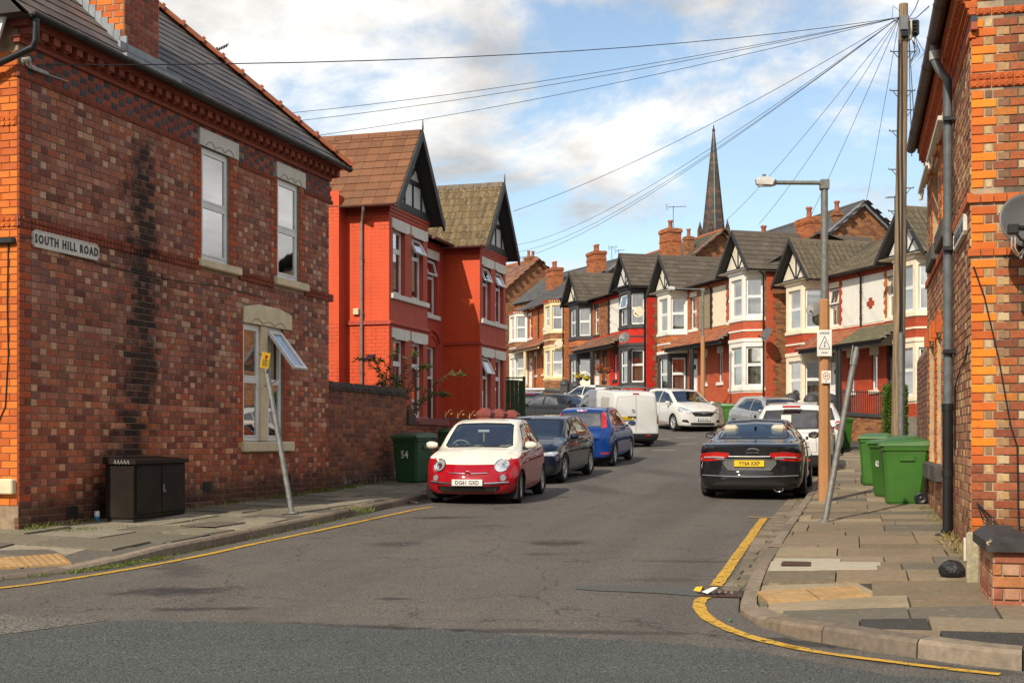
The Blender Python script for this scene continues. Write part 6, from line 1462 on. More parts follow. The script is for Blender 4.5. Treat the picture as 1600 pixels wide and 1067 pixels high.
gate_pier((6.2, 58.3), 1.35, 'black round-capped gate pier behind the back of the white people carrier'); gate_pier((6.62, 57.0), 1.35, 'black round-capped gate pier above the people carrier roof'); gate_pier((6.95, 55.9), 1.35, 'black round-capped gate pier left of the far lamp post')
def front_wall(a, n, h, label, m=BRN, rail=False):
 f = Frame(a[0], a[1], ROW); z0 = zg(a[1]) ; e = empty('low_wall', (a[0], a[1], z0), f.rz(), label, 'wall')
 sl = (zg(f.at(n)[1]) - z0) / n
 mb = MB(); mb.raw([(0, -.11, -.2), (n, -.11, sl * n - .2), (n, .11, sl * n - .2), (0, .11, -.2), (0, -.11, h), (n, -.11, sl * n + h), (n, .11, sl * n + h), (0, .11, h)], [(0, 3, 2, 1), (4, 5, 6, 7), (0, 1, 5, 4), (1, 2, 6, 5), (2, 3, 7, 6), (3, 0, 4, 7)]); mb.build('wall', m, e)
 mb = MB(); mb.raw([(0, -.17, h), (n, -.17, sl * n + h), (n, .17, sl * n + h), (0, .17, h), (0, -.17, h + .1), (n, -.17, sl * n + h + .1), (n, .17, sl * n + h + .1), (0, .17, h + .1)], [(0, 3, 2, 1), (4, 5, 6, 7), (0, 1, 5, 4), (1, 2, 6, 5), (2, 3, 7, 6), (3, 0, 4, 7)]); mb.build('coping', CBLK, e)
 if rail:
  for k in range(int(n / .13)): mb = MB(); x = .06 + k * .13; mb.tube([(x, 0, h + .1 + sl * x), (x, 0, h + .85 + sl * x)], .013, 5); mb.build('bar', BLACKP, e)
  mb = MB(); mb.tube([(0, 0, h + .8), (n, 0, h + .8 + sl * n)], .018, 6); mb.build('rail', BLACKP, e)
front_wall((12.35, 41.5), 3.8, .95, 'low brick front wall with dark coping and railings left of the hedge', BRN, True)
front_wall((10.1, 48.8), 4.2, .8, 'low brick front wall behind the silver car'); front_wall((7.0, 56.2), 8.5, .8, 'low brick front wall behind the white people carrier'); front_wall((3.8, 65.3), 8, .9, 'low brick front wall behind the far white hatchback'); front_wall((.3, 82), 9.5, 1.1, 'brick front wall at the bend of the street')
# ================================================================== STREET FURNITURE
for o_ in [x for x in bpy.data.objects if x.name.startswith('lucarne')]: bpy.data.objects.remove(o_)
# ---- wheelie bins
def bin_mat(name, col):
 s = NT(name); c = s.mix(s.rng(s.noise(2.2, 5, .6), .3, .7), col, tuple(x * .72 for x in col)); c = s.mix(s.math('MULTIPLY', s.rng(s.noise(6, 6, .7), .55, .75), .35), c, (.12, .12, .07))
 return s.fin(c, .42, 0, s.bump(s.noise(90, 3), .12, .004), .45)
BING = bin_mat('green_bin_plastic', (.045, .15, .02)); BIN_SHADE = bin_mat('shaded_green_bin_plastic', (.022, .085, .03))  # darker green has the shade by the wall put into its colour
def make_bin(m, label, loc, rz, lidopen=0, num=None, group=None):
 """front of the bin along -x, wheels at +x"""
 o = empty('wheelie_bin', loc, rz, label, 'wheelie bin', group); o.scale = (1, 1, .93)
 mb = MB(); L0 = [(-.29, .25, .02), (.24, .25, .02), (.24, -.25, .02), (-.29, -.25, .02)]; prof = [(0, -.27, .2, .23), (.04, -.285, .22, .245), (.86, -.345, .33, .285), (.87, -.365, .35, .305), (.93, -.37, .355, .31), (.94, -.36, .35, .3)]
 rg = []
 for (z, x0, x1, hw) in prof:
  c = .045; rg.append([(x0 + c, -hw, z), (x1 - c, -hw, z), (x1, -hw + c, z), (x1, hw - c, z), (x1 - c, hw, z), (x0 + c, hw, z), (x0, hw - c, z), (x0, -hw + c, z)])
 for A, B in zip(rg[:-1], rg[1:]):
  for k in range(8): mb.face([A[k], A[(k + 1) % 8], B[(k + 1) % 8], B[k]])
 mb.face(rg[0][::-1]); mb.face(rg[-1]); b = mb.build('body', m, o)
 mb = MB(); mb.raw([(-.39, -.32, .945), (.37, -.32, .945), (.37, .32, .945), (-.39, .32, .945), (-.37, -.3, .985), (.35, -.3, 1.03), (.35, .3, 1.03), (-.37, .3, .985), (-.25, -.2, 1.02), (.25, -.2, 1.06), (.25, .2, 1.06), (-.25, .2, 1.02)], [(0, 3, 2, 1), (0, 1, 5, 4), (1, 2, 6, 5), (2, 3, 7, 6), (3, 0, 4, 7), (4, 5, 9, 8), (5, 6, 10, 9), (6, 7, 11, 10), (7, 4, 8, 11), (8, 9, 10, 11)]); lid = mb.build('lid', m, o)
 mb = MB(); mb.tube([(.34, -.26, .97), (.43, -.26, 1.0), (.46, -.24, 1.0), (.46, .24, 1.0), (.43, .26, 1.0), (.34, .26, .97)], .018, 8); mb.cbox(.33, .42, -.3, -.2, .9, .99, .01); mb.cbox(.33, .42, .2, .3, .9, .99, .01); mb.build('handle', m, o)
 mb = MB(); mb.box(-.2, .25, -.3, .3, .952, .962) if False else mb.cbox(-.1, .12, -.305, -.285, .7, .78, .004); mb.build('label_panel', m, b)
 for sg in (-1, 1):
  mb = MB(); Mw = T((.21, sg * .27, .1)) @ Matrix.Rotation(rad(-90 * sg), 4, 'X'); mb.lathe([(.001, -.02), (.05, -.02), (.07, -.03), (.085, -.03), (.1, -.02), (.1, .02), (.085, .03), (.07, .03), (.05, .015), (.02, .02), (.001, .03)], 20, Mw); w = mb.build('wheel', BLACKP, o)
 mb = MB(); mb.tube([(.21, -.25, .1), (.21, .25, .1)], .015, 6); mb.build('axle', BLACKP, o)
 if num:
  t = text_mesh('number', num, .2 if num == '54' else .13, plain('white_paint_mark', (.7, .7, .66), .7), b, T((-.334, .0, .58)) @ Matrix.Rotation(rad(-90), 4, 'Z') @ Matrix.Rotation(rad(93.5), 4, 'X'), .002, 1.1, (.8, 1.1), .004)
 return o
zpR = lambda x, y: zp('R', (x, y)); zpL = lambda x, y: zp('L', (x, y))
GB1 = 'green wheelie bins on the right pavement'
make_bin(BING, 'green wheelie bin nearest the camera by the downpipe, wheels towards the wall', (6.02, 20.1, zpR(6.02, 20.1)), rad(-12), group=GB1)
make_bin(BING, 'green wheelie bin with a white number, second from the camera', (6.4, 21.9, zpR(6.4, 21.9)), rad(12), group=GB1, num='62')
make_bin(BING, 'green wheelie bin third from the camera, half hidden behind the numbered one', (6.95, 23.3, zpR(6.9, 23.3)), rad(55), group=GB1)
make_bin(BING, 'green wheelie bin farthest of the pavement group, nearest the street', (7.02, 25.3, zpR(7.0, 25.3)), rad(70), group=GB1)
GB2 = 'dark green wheelie bins at the garden wall'
make_bin(BIN_SHADE, 'shade-darkened green wheelie bin painted with the white number 54 at the garden wall', (-1.95, 26.0, zpL(-1.95, 26.0)), rad(62), num='54', group=GB2)
make_bin(BIN_SHADE, 'shade-darkened green wheelie bin behind the white and red car, farther than number 54', (-1.55, 29.3, zpL(-1.55, 29.3)), rad(80), group=GB2)
GB3 = 'green wheelie bins outside the white bayed pair'
make_bin(BING, 'green wheelie bin on the pavement between people carrier and silver car', (8.75, 52.2, zpR(8.75, 52.2) - .05), rad(160), group=GB3)
make_bin(BING, 'green wheelie bin half hidden behind the nose of the white people carrier', (8.25, 54.4, zpR(8.25, 54.4) - .05), rad(150), group=GB3)
make_bin(BING, 'green wheelie bin behind the white car, right of the lamp post sleeve', (9.85, 39.6, zpR(9.85, 39.6)), rad(200))
# ---- service cabinet
CAB = plain('dark_brown_cabinet_paint', (.013, .008, .005), .6, var=.35, scale=3, bump=.1, spec=.2, dirt=.35, dirtcol=(.05, .04, .025))
cb = empty('service_cabinet', (-4.74, 16.45, zpL(-4.74, 16.45)), rad(90 - 13), 'low dark brown steel service cabinet with two doors against the left wall', 'cabinet')
CW, CD, CH = 1.38, .4, .74
mb = MB(); mb.cbox(0, CW, .0, CD, .05, CH, .012); mb.build('body', CAB, cb); mb = MB(); mb.cbox(.02, CW - .02, .02, CD - .02, -.05, .05, .005); mb.build('plinth', plain('cabinet_plinth', (.05, .045, .04), .9, var=.3), cb)
mb = MB(); mb.raw([(-.03, -.035, CH), (CW + .03, -.035, CH), (CW + .03, CD + .02, CH), (-.03, CD + .02, CH), (-.03, -.035, CH + .05), (CW + .03, -.035, CH + .05), (CW + .03, CD + .02, CH + .09), (-.03, CD + .02, CH + .09)], [(0, 3, 2, 1), (4, 5, 6, 7), (0, 1, 5, 4), (1, 2, 6, 5), (2, 3, 7, 6), (3, 0, 4, 7)]); mb.build('lid', CAB, cb)
for k in (0, 1):
 mb = MB(); mb.cbox(.05 + k * .65, .05 + k * .65 + .63, -.018, .005, .1, CH - .03, .006); d = mb.build('door', CAB, cb)
 if k: mb = MB(); mb.cbox(.715, .75, -.03, -.015, .36, .47, .004); mb.lathe([(.001, .03), (.018, .03), (.018, 0)], 10, T((.73, -.02, .38)) @ Matrix.Rotation(rad(90), 4, 'X')); mb.build('lock', GALV, d)
MARK = plain('white_scrawl', (.45, .43, .4), .8)
mb = MB()
for k in range(5): mb.tube([(-.032, .05 + k * .045, CH + .0), (-.034, .065 + k * .045, CH + .05), (-.033, .08 + k * .045, CH + .01)], .004, 4)
mb.build('scrawl', MARK, cb)
# ---- leaning posts
def post(base, top, r, name, label, extra=None):
 o = empty('leaning_post', base, 0, label, 'post'); mb = MB(); t = Vector(top) - Vector(base); mb.tube([(0, 0, -.05), tuple(t * .5), tuple(t)], r, 14); mb.lathe([(r * 1.9, 0), (r * 1.9, .012), (r * 1.3, .03)], 14); o2 = mb.build('tube', GALV, o); return o, t
zb_ = zpL(-3.05, 18.5)
pl, tl = post((-3.06, 18.3, zb_), (-3.56, 18.8, zb_ + 2.25), .038, 'post', 'leaning grey steel post with a small yellow sign before the left window')
YS = plain('yellow_sign', (.72, .42, .02), .5, var=.06); RDK = plain('sign_red', (.4, .03, .02), .5)
st = empty('small_sign', Vector((-3.55, 18.68, zb_ + 2.14)), rad(38), 'small yellow notice with red symbol tied to the leaning left post', 'sign')
Mt = Matrix.Rotation(rad(10), 4, 'Y'); mb = MB(); mb.cbox(-.055, .075, -.06, -.053, -.1, .13, .002, Mt); mb.build('plate', YS, st)
mb = MB(); mb.lathe([(.001, .004), (.02, .004), (.02, 0)], 10, Mt @ T((.01, -.061, .075)) @ Matrix.Rotation(rad(90), 4, 'X')); mb.box(.0, .02, -.064, -.06, .03, .06, Mt); mb.build('symbol', RDK, st)
mb = MB()
for k in range(4): mb.box(-.035, .055 - .015 * (k % 2), -.063, -.06, .01 - k * .024, .018 - k * .024, Mt)
mb.build('small_print', plain('sign_black', (.02, .02, .02), .5), st)
mb = MB(); mb.tube([(-.02, -.05, .1), (-.06, .0, .1), (-.02, .05, .1)], .006, 5); mb.tube([(.0, -.04, -.35), (.16, -.02, -.3), (.22, .0, -.26)], .006, 5); mb.build('wire_tie', BLACKP, st)
zb_ = zpR(4.05, 16.9)
pr, tr = post((4.02, 16.9, zb_), (4.57, 17.4, zb_ + 2.28), .04, 'post', 'leaning grey steel post with an empty clamp beside the lamp post')
mb = MB(); d = tr.normalized(); p = tr * .93; mb.tube([tuple(p - d * .09), tuple(p + d * .1)], .05, 14); mb.build('clamp', GALV, pr)
mb = MB(); mb.tube([tuple(tr * .9 + Vector((-.05, -.03, 0))), tuple(tr * 1.0 + Vector((-.055, -.03, .03)))], .01, 5); mb.build('bolt', GALV, pr)
# ---- lamp posts
SLEEVE = NT('brown_concrete_sleeve'); _c = SLEEVE.mix(SLEEVE.rng(SLEEVE.noise(3, 6, .65), .3, .7), (.41, .2, .085), (.34, .16, .07)); _c = SLEEVE.mix(SLEEVE.rng(SLEEVE.noise(220, 2, .5), .5, .65, 0, .6), _c, (.55, .33, .17)); SLV = SLEEVE.fin(_c, .85, 0, SLEEVE.bump(SLEEVE.noise(160, 2), .4, .004), .2)
LEDH = plain('lamp_head_grey', (.45, .44, .41), .5, var=.15)
def lamp(base, H, hs, rz, label, arm=1.25):
 o = empty('street_lamp', base, rz, label, 'street lamp', 'street lamps')
 mb = MB(); mb.lathe([(.105, -.05), (.1, .02), (.082, hs), (.07, hs + .03)], 8, Matrix.Rotation(pi / 8, 4, 'Z'), smooth=False); mb.build('sleeve', SLV, o)
 mb = MB(); mb.tube([(0, 0, hs), (0, 0, H - .06)], [.062, .055], 14); mb.cbox(-.07, .07, -.07, .07, H - .14, H + .02, .01); mb.build('column', GALV, o)
 mb = MB(); mb.tube([(0, 0, H - .03), (-arm * .9, 0, H - .02)], .034, 10); mb.build('arm', GALV, o)
 mb = MB(); mb.raw([(-arm - .22, -.06, H + .03), (-arm + .08, -.09, H + .02), (-arm + .14, 0, H), (-arm + .08, .09, H + .02), (-arm - .22, .06, H + .03), (-arm - .2, -.06, H - .05), (-arm + .04, -.1, H - .07), (-arm + .1, 0, H - .07), (-arm + .04, .1, H - .07), (-arm - .2, .06, H - .05), (-arm - .15, -.04, H + .07), (-arm, -.05, H + .07), (-arm, .05, H + .07), (-arm - .15, .04, H + .07)],
  [(5, 9, 8, 7, 6), (0, 5, 6, 1), (1, 6, 7, 2), (2, 7, 8, 3), (3, 8, 9, 4), (4, 9, 5, 0), (0, 1, 11, 10), (3, 4, 13, 12), (4, 0, 10, 13), (1, 2, 3, 12, 11), (10, 11, 12, 13)]); h = mb.build('lamp_head', LEDH, o)
 mb = MB(); mb.lathe([(.03, H + .06), (.03, H + .11), (.001, H + .12)], 10, T((-arm - .08, 0, 0))); mb.build('photocell', plain('photocell', (.1, .1, .1), .3), h)
 mb = MB(); mb.box(-arm - .18, -arm + .02, -.055, .055, H - .078, H - .068); mb.build('lens', plain('lamp_lens', (.6, .6, .55), .2), h)
 mb = MB(); mb.cbox(.07, .1, -.04, .04, .35, 1.1, .006); mb.build('cable_guard', GALV, o)
 return o
lp = (5.0, 21.0, zpR(5.0, 21.0)); lamp(lp, 5.12, 3.2, rad(-2), 'near street lamp with brown concrete sleeve and two white notices', .88)
lamp((7.75, 53.3, zpR(7.75, 53.3)), 5.55, 3.6, rad(8), 'farther street lamp with brown sleeve in front of the white bayed pair')
SWH = plain('white_sign_plate', (.72, .71, .67), .45, var=.05, dirt=.2); SGR = plain('sign_grey', (.2, .2, .2), .6); SOR = plain('sign_orange', (.75, .3, .03), .5)
s1 = empty('notice', (lp[0] - .03, lp[1] - .13, lp[2] + 2.52), rad(-6), 'white notice with warning triangle on the lamp post sleeve, upper of two', 'sign')
mb = MB(); mb.cbox(-.115, .115, -.006, .006, -.21, .21, .003); mb.build('plate', SWH, s1)
mb = MB()
tri = [(-.085, -.09), (.085, -.09), (0, .11)]
for (a, b) in zip(tri, tri[1:] + tri[:1]):
 mb.tube([(a[0], -.009, a[1]), (b[0], -.009, b[1])], .006, 4)
mb.prism([(-.015, -.06), (.0, -.01), (-.012, .01), (.012, .035), (.02, .0), (.005, -.01), (.02, -.06)], -.011, -.006); mb.build('triangle_symbol', SGR, s1)
mb = MB()
for k in range(6): mb.box(-.07 + k * .025, -.052 + k * .025, -.0085, -.006, .14, .175)
for k in range(4): mb.box(-.045 + k * .025, -.027 + k * .025, -.0085, -.006, -.165, -.14)
mb.build('faded_print', SGR, s1)
s2 = empty('notice', (lp[0] + .0, lp[1] - .125, lp[2] + 1.98), rad(-6), 'small white no fouling notice with orange ring, lower on the lamp post sleeve', 'sign')
mb = MB(); mb.cbox(-.075, .075, -.006, .006, -.1, .1, .003); mb.build('plate', SWH, s2)
mb = MB(); N_ = 28; ring = [(.052 * cos(2 * pi * k / N_), -.009, .02 + .052 * sin(2 * pi * k / N_)) for k in range(N_ + 1)]; mb.tube(ring, .007, 5); mb.build('ring', SOR, s2)
mb = MB(); mb.prism([(-.03, .0), (-.022, .03), (.015, .03), (.03, .045), (.035, .03), (.02, .02), (.022, -.005), (.012, -.005), (.01, .015), (-.012, .015), (-.02, -.005)], -.011, -.006); mb.box(-.012, .012, -.009, -.006, -.075, -.06); mb.build('dog_symbol', SGR, s2)
# ---- utility pole
WOOD = NT('weathered_pole_wood'); _w = WOOD.n('TexNoise', {'Scale': 1, 'Detail': 6, 'Roughness': .65, 'Vector': WOOD.n('Mapping', {'Vector': WOOD.obj(), 'Scale': (26, 26, 1.2)}).outputs[0]}).outputs['Fac']
_c = WOOD.ramp(_w, [(.3, (.10, .068, .042)), (.5, (.24, .165, .10)), (.7, (.34, .25, .16))]); WD = WOOD.fin(_c, .9, 0, WOOD.bump(_w, .6, .01), .2)
pbx, pby = 7.72, 26.3; pz = zpR(pbx, pby); PH = 10.35 - pz
po = empty('utility_pole', (pbx, pby, pz), 0, 'tall wooden telephone pole with step irons and black cable boxes', 'utility pole')
lean = .13
mb = MB(); mb.tube([(0, 0, -.1), (lean * .5, 0, PH * .5), (lean, 0, PH)], [.135, .115, .088], 16); mb.build('pole', WD, po)
PX = lambda z: lean * z / PH
STEEL = plain('dark_step_iron', (.12, .11, .1), .6, .4, var=.2)
for (py, sg) in ((81, 1), (81, -1), (142, 1), (142, -1), (172, 1), (205, -1), (265, -1), (294, 1), (330, -1), (360, 1)):
 z = CAMZ + (689 - py) / 2050 * pby - pz; mb = MB(); x = PX(z); mb.tube([(x + sg * .08, 0, z), (x + sg * .25, 0, z), (x + sg * .25, 0, z + .03)], .012, 6); mb.tube([(x + sg * .2, 0, z), (x + sg * .1, 0, z - .12)], .009, 5); mb.build('step_iron', STEEL, po)
zt = PH - .45
mb = MB(); mb.cbox(PX(zt) - .1, PX(zt) + .06, -.2, -.09, zt - .12, zt + .17, .01); mb.build('grey_box', plain('grey_box', (.16, .165, .17), .6, var=.15), po)
mb = MB(); mb.cbox(PX(zt) - .09, PX(zt) + .06, -.19, -.1, zt - .26, zt - .125, .02); mb.build('black_box', BLACKP, po)
mb = MB(); mb.cbox(PX(zt) + .1, PX(zt) + .15, -.1, .1, zt - .28, zt + .12, .006); mb.build('back_plate', plain('cream_plate', (.55, .52, .42), .6), po)
mb = MB(); mb.cbox(PX(zt) + .152, PX(zt) + .3, -.1, .08, zt - .2, zt + .12, .03)
for k in range(4): mb.lathe([(.035, 0), (.03, .05), (.001, .06)], 8, T((PX(zt) + .2, -.1, zt - .15 + k * .07)) @ Matrix.Rotation(rad(90), 4, 'X'))
mb.build('joint_box', BLACKP, po)
mb = MB()
for k in range(3): mb.tube([(PX(zt) + .2, -.08, zt - .2), (PX(zt) + .2 + .1 * k, -.1, zt - .55), (PX(zt) + .1, -.1, zt - .75 - .06 * k), (PX(zt) + .3 - .05 * k, -.1, zt - .5), (PX(zt) + .15, -.1, zt - .3)], .007, 5)
mb.tube([(PX(zt) - .09, -.05, PH - .15), (PX(zt) - .22, -.05, PH - .05), (PX(zt) - .24, -.05, PH - .3), (PX(zt) - .12, -.05, PH - .4)], .006, 5)
mb.tube([(.0, -.12, PH - .75), (-.03, -.13, PH * .7), (-.0, -.14, PH * .5), (.02, -.14, PH * .36), (.0, -.145, 2.9)], .014, 6); mb.tube([(.06, -.1, PH - .75), (.07, -.11, PH * .6), (.06, -.12, PH * .4), (.05, -.135, 2.9)], .02, 6)
mb.build('cable', BLACKP, po)
mb = MB(); mb.tube([(.03, -.15, -.05), (.03, -.15, 2.95)], .05, 12); mb.build('cable_guard', GALV, po)
WIRE = plain('black_wire', (.02, .02, .024), .5, var=0)
A0 = Vector((pbx + PX(zt) - .08, pby - .02, pz + PH - .27)); 
def at(px, py, Y): return Vector(((px - 800) / 2050 * Y, Y, CAMZ + (689 - py) / 2050 * Y))
wl = [(Vector(tuple(lh_M @ Vector((.2, -.1, 6.03)))), .25, 'to the left corner house'), (at(420, 180, 36), .2, 'to the house behind, upper'), (at(430, 193, 37), .2, 'to the house behind, middle'), (at(488, 213, 37), .2, 'to the red house ridge'),
 (Vector((*DF.at(9.2, .3)[:2], 8.55)), .3, 'to the far red gable'), (at(800, 384, 92), .9, 'to the far houses, top'), (at(800, 395, 94), .95, 'to the far houses, middle'), (at(800, 406, 90), .85, 'to the far houses, bottom'),
 (at(1128, 350, 84), .3, 'towards the spire'), (at(1186, 350, 61), .25, 'to the chimney right of the spire'), (at(1262, 347, 57), .1, 'to the chimney stack'), (at(1352, 322, 62), .1, 'to the brick gable')]
for (e, sag, wh) in wl:
 n = 14; w = empty('overhead_wire', A0, 0, 'thin black overhead wire from the wooden pole ' + wh, 'wire', 'telephone wires fanning out from the pole')
 d = e - A0; pts = [tuple(d * (i / n) + Vector((0, 0, -4 * sag * (i / n) * (1 - i / n)))) for i in range(n + 1)]
 mb = MB(); mb.tube(pts, [.006 + .006 * i / n * min(1, d.length / 60) for i in range(n + 1)], 5); mb.build('strand', WIRE, w)
B0 = Vector((pbx + PX(zt) + .1, pby, pz + PH - .3))
for (e, wh) in ((rh_M @ Vector((3.0, -.2, 7.6)), 'to the right corner house roof, upper'), (rh_M @ Vector((4.0, -.2, 7.0)), 'to the right corner house roof, lower'), (rh_M @ Vector((1.2, -.25, 6.2)), 'down to the right eaves'), (rh_M @ Vector((.4, -.25, 5.9)), 'down to the corner of the right eaves')):
 w = empty('overhead_wire', B0, 0, 'short black wire from the wooden pole ' + wh, 'wire', 'telephone wires fanning out from the pole'); mb = MB(); mb.tube([(0, 0, 0), tuple((Vector(e) - B0) * .5 - Vector((0, 0, .06))), tuple(Vector(e) - B0)], .008, 5); mb.build('strand', WIRE, w)
# ---- aerials and dishes
def aerial(p, h, rz, label, boom=.8, tilt=0):
 o = empty('tv_aerial', p, rz, label, 'aerial', 'television aerials'); mb = MB(); mb.tube([(0, 0, -.3), (0, 0, h)], .018, 6); mb.build('mast', STEEL, o)
 M = T((0, 0, h - .05)) @ Matrix.Rotation(rad(tilt), 4, 'Y'); mb = MB(); mb.tube([tuple(M @ Vector((-boom * .35, 0, 0))), tuple(M @ Vector((boom * .65, 0, 0)))], .013, 6)
 for k in range(9): x = -boom * .2 + k * boom * .1; mb.tube([tuple(M @ Vector((x, -.14, 0))), tuple(M @ Vector((x, .14, 0)))], .008, 4)
 for z in (-.12, .12): mb.tube([tuple(M @ Vector((-boom * .3, -.2, z))), tuple(M @ Vector((-boom * .33, .2, z)))], .009, 4)
 mb.tube([tuple(M @ Vector((-boom * .33, 0, -.15))), tuple(M @ Vector((-boom * .33, 0, .15)))], .009, 4); mb.build('boom', STEEL, o)
aerial(at(339, 92, 23.3), .2, rad(20), 'small television aerial on the left slate roof', .35, -30)
aerial(at(1052, 350, 69.5), .95, rad(10), 'television aerial on the tall chimney left of the spire', 1.1, -4)
aerial(at(956, 400, 83), .6, rad(10), 'television aerial right of the two-pot chimney, nearer the chimney', .6, -8); aerial(at(966, 403, 80), .5, rad(10), 'television aerial right of the two-pot chimney, farther from the chimney', .6, -5)
aerial(at(1398, 335, 50), .7, rad(200), 'television aerial left of the wooden pole above the cream gable', .6, 5); aerial(at(817, 420, 98), .9, rad(10), 'television aerial at the far bend, left of the orange chimney', .8, 0)
def dish(p, rz, m, label, s=1):
 o = empty('satellite_dish', p, rz, label, 'satellite dish', 'satellite dishes on the row'); mb = MB(); M = T((0, -.3, 0)) @ Matrix.Rotation(rad(70), 4, 'X'); mb.lathe([(.001, -.05), (.15, -.035), (.29 * s, 0), (.3 * s, 0), (.15, -.045), (.001, -.06)], 20, M); mb.build('dish', m, o)
 mb = MB(); mb.tube([(0, 0, -.05), (0, -.25, -.02)], .02, 6); mb.tube([(0, -.3, -.2), (0, -.65, -.12)], .012, 5); mb.cbox(-.03, .03, -.72, -.64, -.15, -.08, .01); mb.build('arm', BLACKP, o)
CRD = plain('cream_dish', (.5, .42, .3), .6, var=.2)
dish(at(1275, 484, 50.6), rad(-30), DISH, 'grey satellite dish beside the near lamp post, on the cream bayed pair'); dish(at(979, 528, 65.6), rad(-30), DISH, 'grey satellite dish on the bright red bay'); dish(at(1002, 488, 63.8), rad(-30), CRD, 'stained cream satellite dish between black and white bayed pairs')
dish(at(1206, 522, 54.0), rad(-60), DISH, 'dark satellite dish on the brown side wall left of the cream bays'); dish(at(858, 515, 82.0), rad(-30), CRD, 'pale satellite dish on the yellow cream bay'); dish(at(876, 538, 81.0), rad(-30), CRD, 'pale satellite dish on the orange corner left of the black bays')
# ---- concrete marker, bag, litter
CONC = plain('lichened_concrete', (.34, .29, .19), .9, var=.35, scale=16, bump=.6, bscale=70, dirt=.4, dirtcol=(.16, .15, .06), dscale=9)
mk = empty('marker_post', (3.83, 10.9, zpR(3.83, 10.9)), rad(-14), 'short concrete hydrant marker post beside the low wall', 'post')
mb = MB(); mb.cbox(-.055, .055, -.055, .055, -.1, .4, .02); mb.build('post', CONC, mk); mb = MB(); mb.cbox(-.075, -.056, -.045, .045, .16, .35, .004); mb.build('plate', plain('marker_plate', (.55, .52, .45), .6, var=.15), mk)
BAG = NT('black_bin_bag'); BAGM = BAG.fin((.012, .012, .013), .35, 0, BAG.bump(BAG.noise(9, 5, .7), .8, .05), .5)
bg_ = empty('rubbish_bag', (3.74, 11.15, zpR(3.74, 11.15)), 0, 'black plastic bag lying against the concrete marker post', 'bag')
bm = bmesh.new(); bmesh.ops.create_icosphere(bm, subdivisions=4, radius=.09)
from mathutils import noise as mn
for v in bm.verts:
 n = mn.fractal(v.co * 9, 1.0, 2.0, 3) * .035; v.co = v.co * (1 + n * 5); v.co.z = max(-.05, v.co.z); v.co.x *= 1.25
me = bpy.data.meshes.new('bag'); bm.to_mesh(me); bm.free(); me.materials.append(BAGM); me.polygons.foreach_set('use_smooth', [True] * len(me.polygons)); inst('bag', me, bg_, (0, 0, .055))
def litter(name, p, w, l, m, label, rz=0, fold=.03):
 o = empty(name, (p[0], p[1], p[2] + .006), rz, label, 'litter'); mb = MB(); mb.face([(-w, -l, 0), (0, -l, fold), (0, l, fold * .8), (-w, l, .004)]); mb.face([(0, -l, fold), (w, -l * .8, .003), (w, l, .01), (0, l, fold * .8)]); mb.build('scrap', m, o)
litter('food_wrapper', (1.72, 11.1, zg(11.1) + .02), .1, .055, plain('white_paper', (.75, .73, .66), .7), 'crumpled white paper wrapper on the road gully', .3, .05); litter('food_wrapper', (1.6, 11.2, zg(11.2) + .02), .04, .035, YS, 'crumpled yellow wrapper beside the white one at the gully', .8, .04)
litter('plastic_scrap', (1.62, 9.7, zg(9.7)), .02, .02, plain('green_plastic', (.01, .3, .1), .4), 'tiny bright green scrap on the road by the dropped kerb'); litter('plastic_scrap', (-1.28, 15.2, zg(15.2)), .03, .02, plain('blue_plastic', (.02, .35, .5), .4), 'tiny blue scrap in the middle of the road'); litter('paper_scrap', (-1.72, 22.2, zg(22.2) + .01), .12, .05, plain('white_paper', (.75, .73, .66), .7), 'flat pale paper scrap under the front of the white and red car')
cn = empty('drink_can', (-5.25, 16.6, zpL(-5.25, 16.6)), 0, 'small white and blue drink can on the pavement left of the cabinet', 'can'); mb = MB(); mb.lathe([(.001, 0), (.03, 0), (.035, .01), (.035, .06)], 14); mb.build('can', plain('can_blue', (.05, .2, .4), .35), cn); mb = MB(); mb.lathe([(.035, .061), (.035, .12), (.03, .13), (.001, .13)], 14); mb.build('can_top', plain('can_white', (.7, .7, .7), .35), cn)
# ---- planting
def leaf_mat(name, a, b):
 s = NT(name); r = s.rand(); c = s.mix(r, a, b); p = s.n('BsdfPrincipled', {'Base Color': c, 'Roughness': .55, 'Specular IOR Level': .3}); t = s.n('BsdfTranslucent', {'Color': s.mix(.5, c, (.2, .3, .03))}); s.t.links.new(s.n('MixShader', {0: .25, 1: p.outputs[0], 2: t.outputs[0]}).outputs[0], s.out.inputs[0]); return s.m
LF1 = leaf_mat('hedge_leaf', (.055, .11, .012), (.12, .17, .025)); LF2 = leaf_mat('buddleia_leaf', (.05, .09, .025), (.10, .13, .04)); LF3 = leaf_mat('weed_leaf', (.09, .13, .02), (.19, .2, .05)); LF4 = leaf_mat('dry_grass', (.28, .2, .08), (.35, .27, .13))
def leaf(mb, p, d, l, w, up=None):
 d = Vector(d).normalized(); s = d.cross(Vector((R.uniform(-1, 1), R.uniform(-1, 1), R.uniform(-.2, 1)))).normalized() * w; p = Vector(p); n = d.cross(s).normalized() * l * .12
 mb.face([p, p + d * l * .45 + s + n, p + d * l, p + d * l * .45 - s + n])
hg = empty('hedge', (10.95, 37.6, zpR(10.9, 37.6)), rad(-17), 'clipped bright green hedge end left of the wooden pole', 'hedge')
mb = MB()
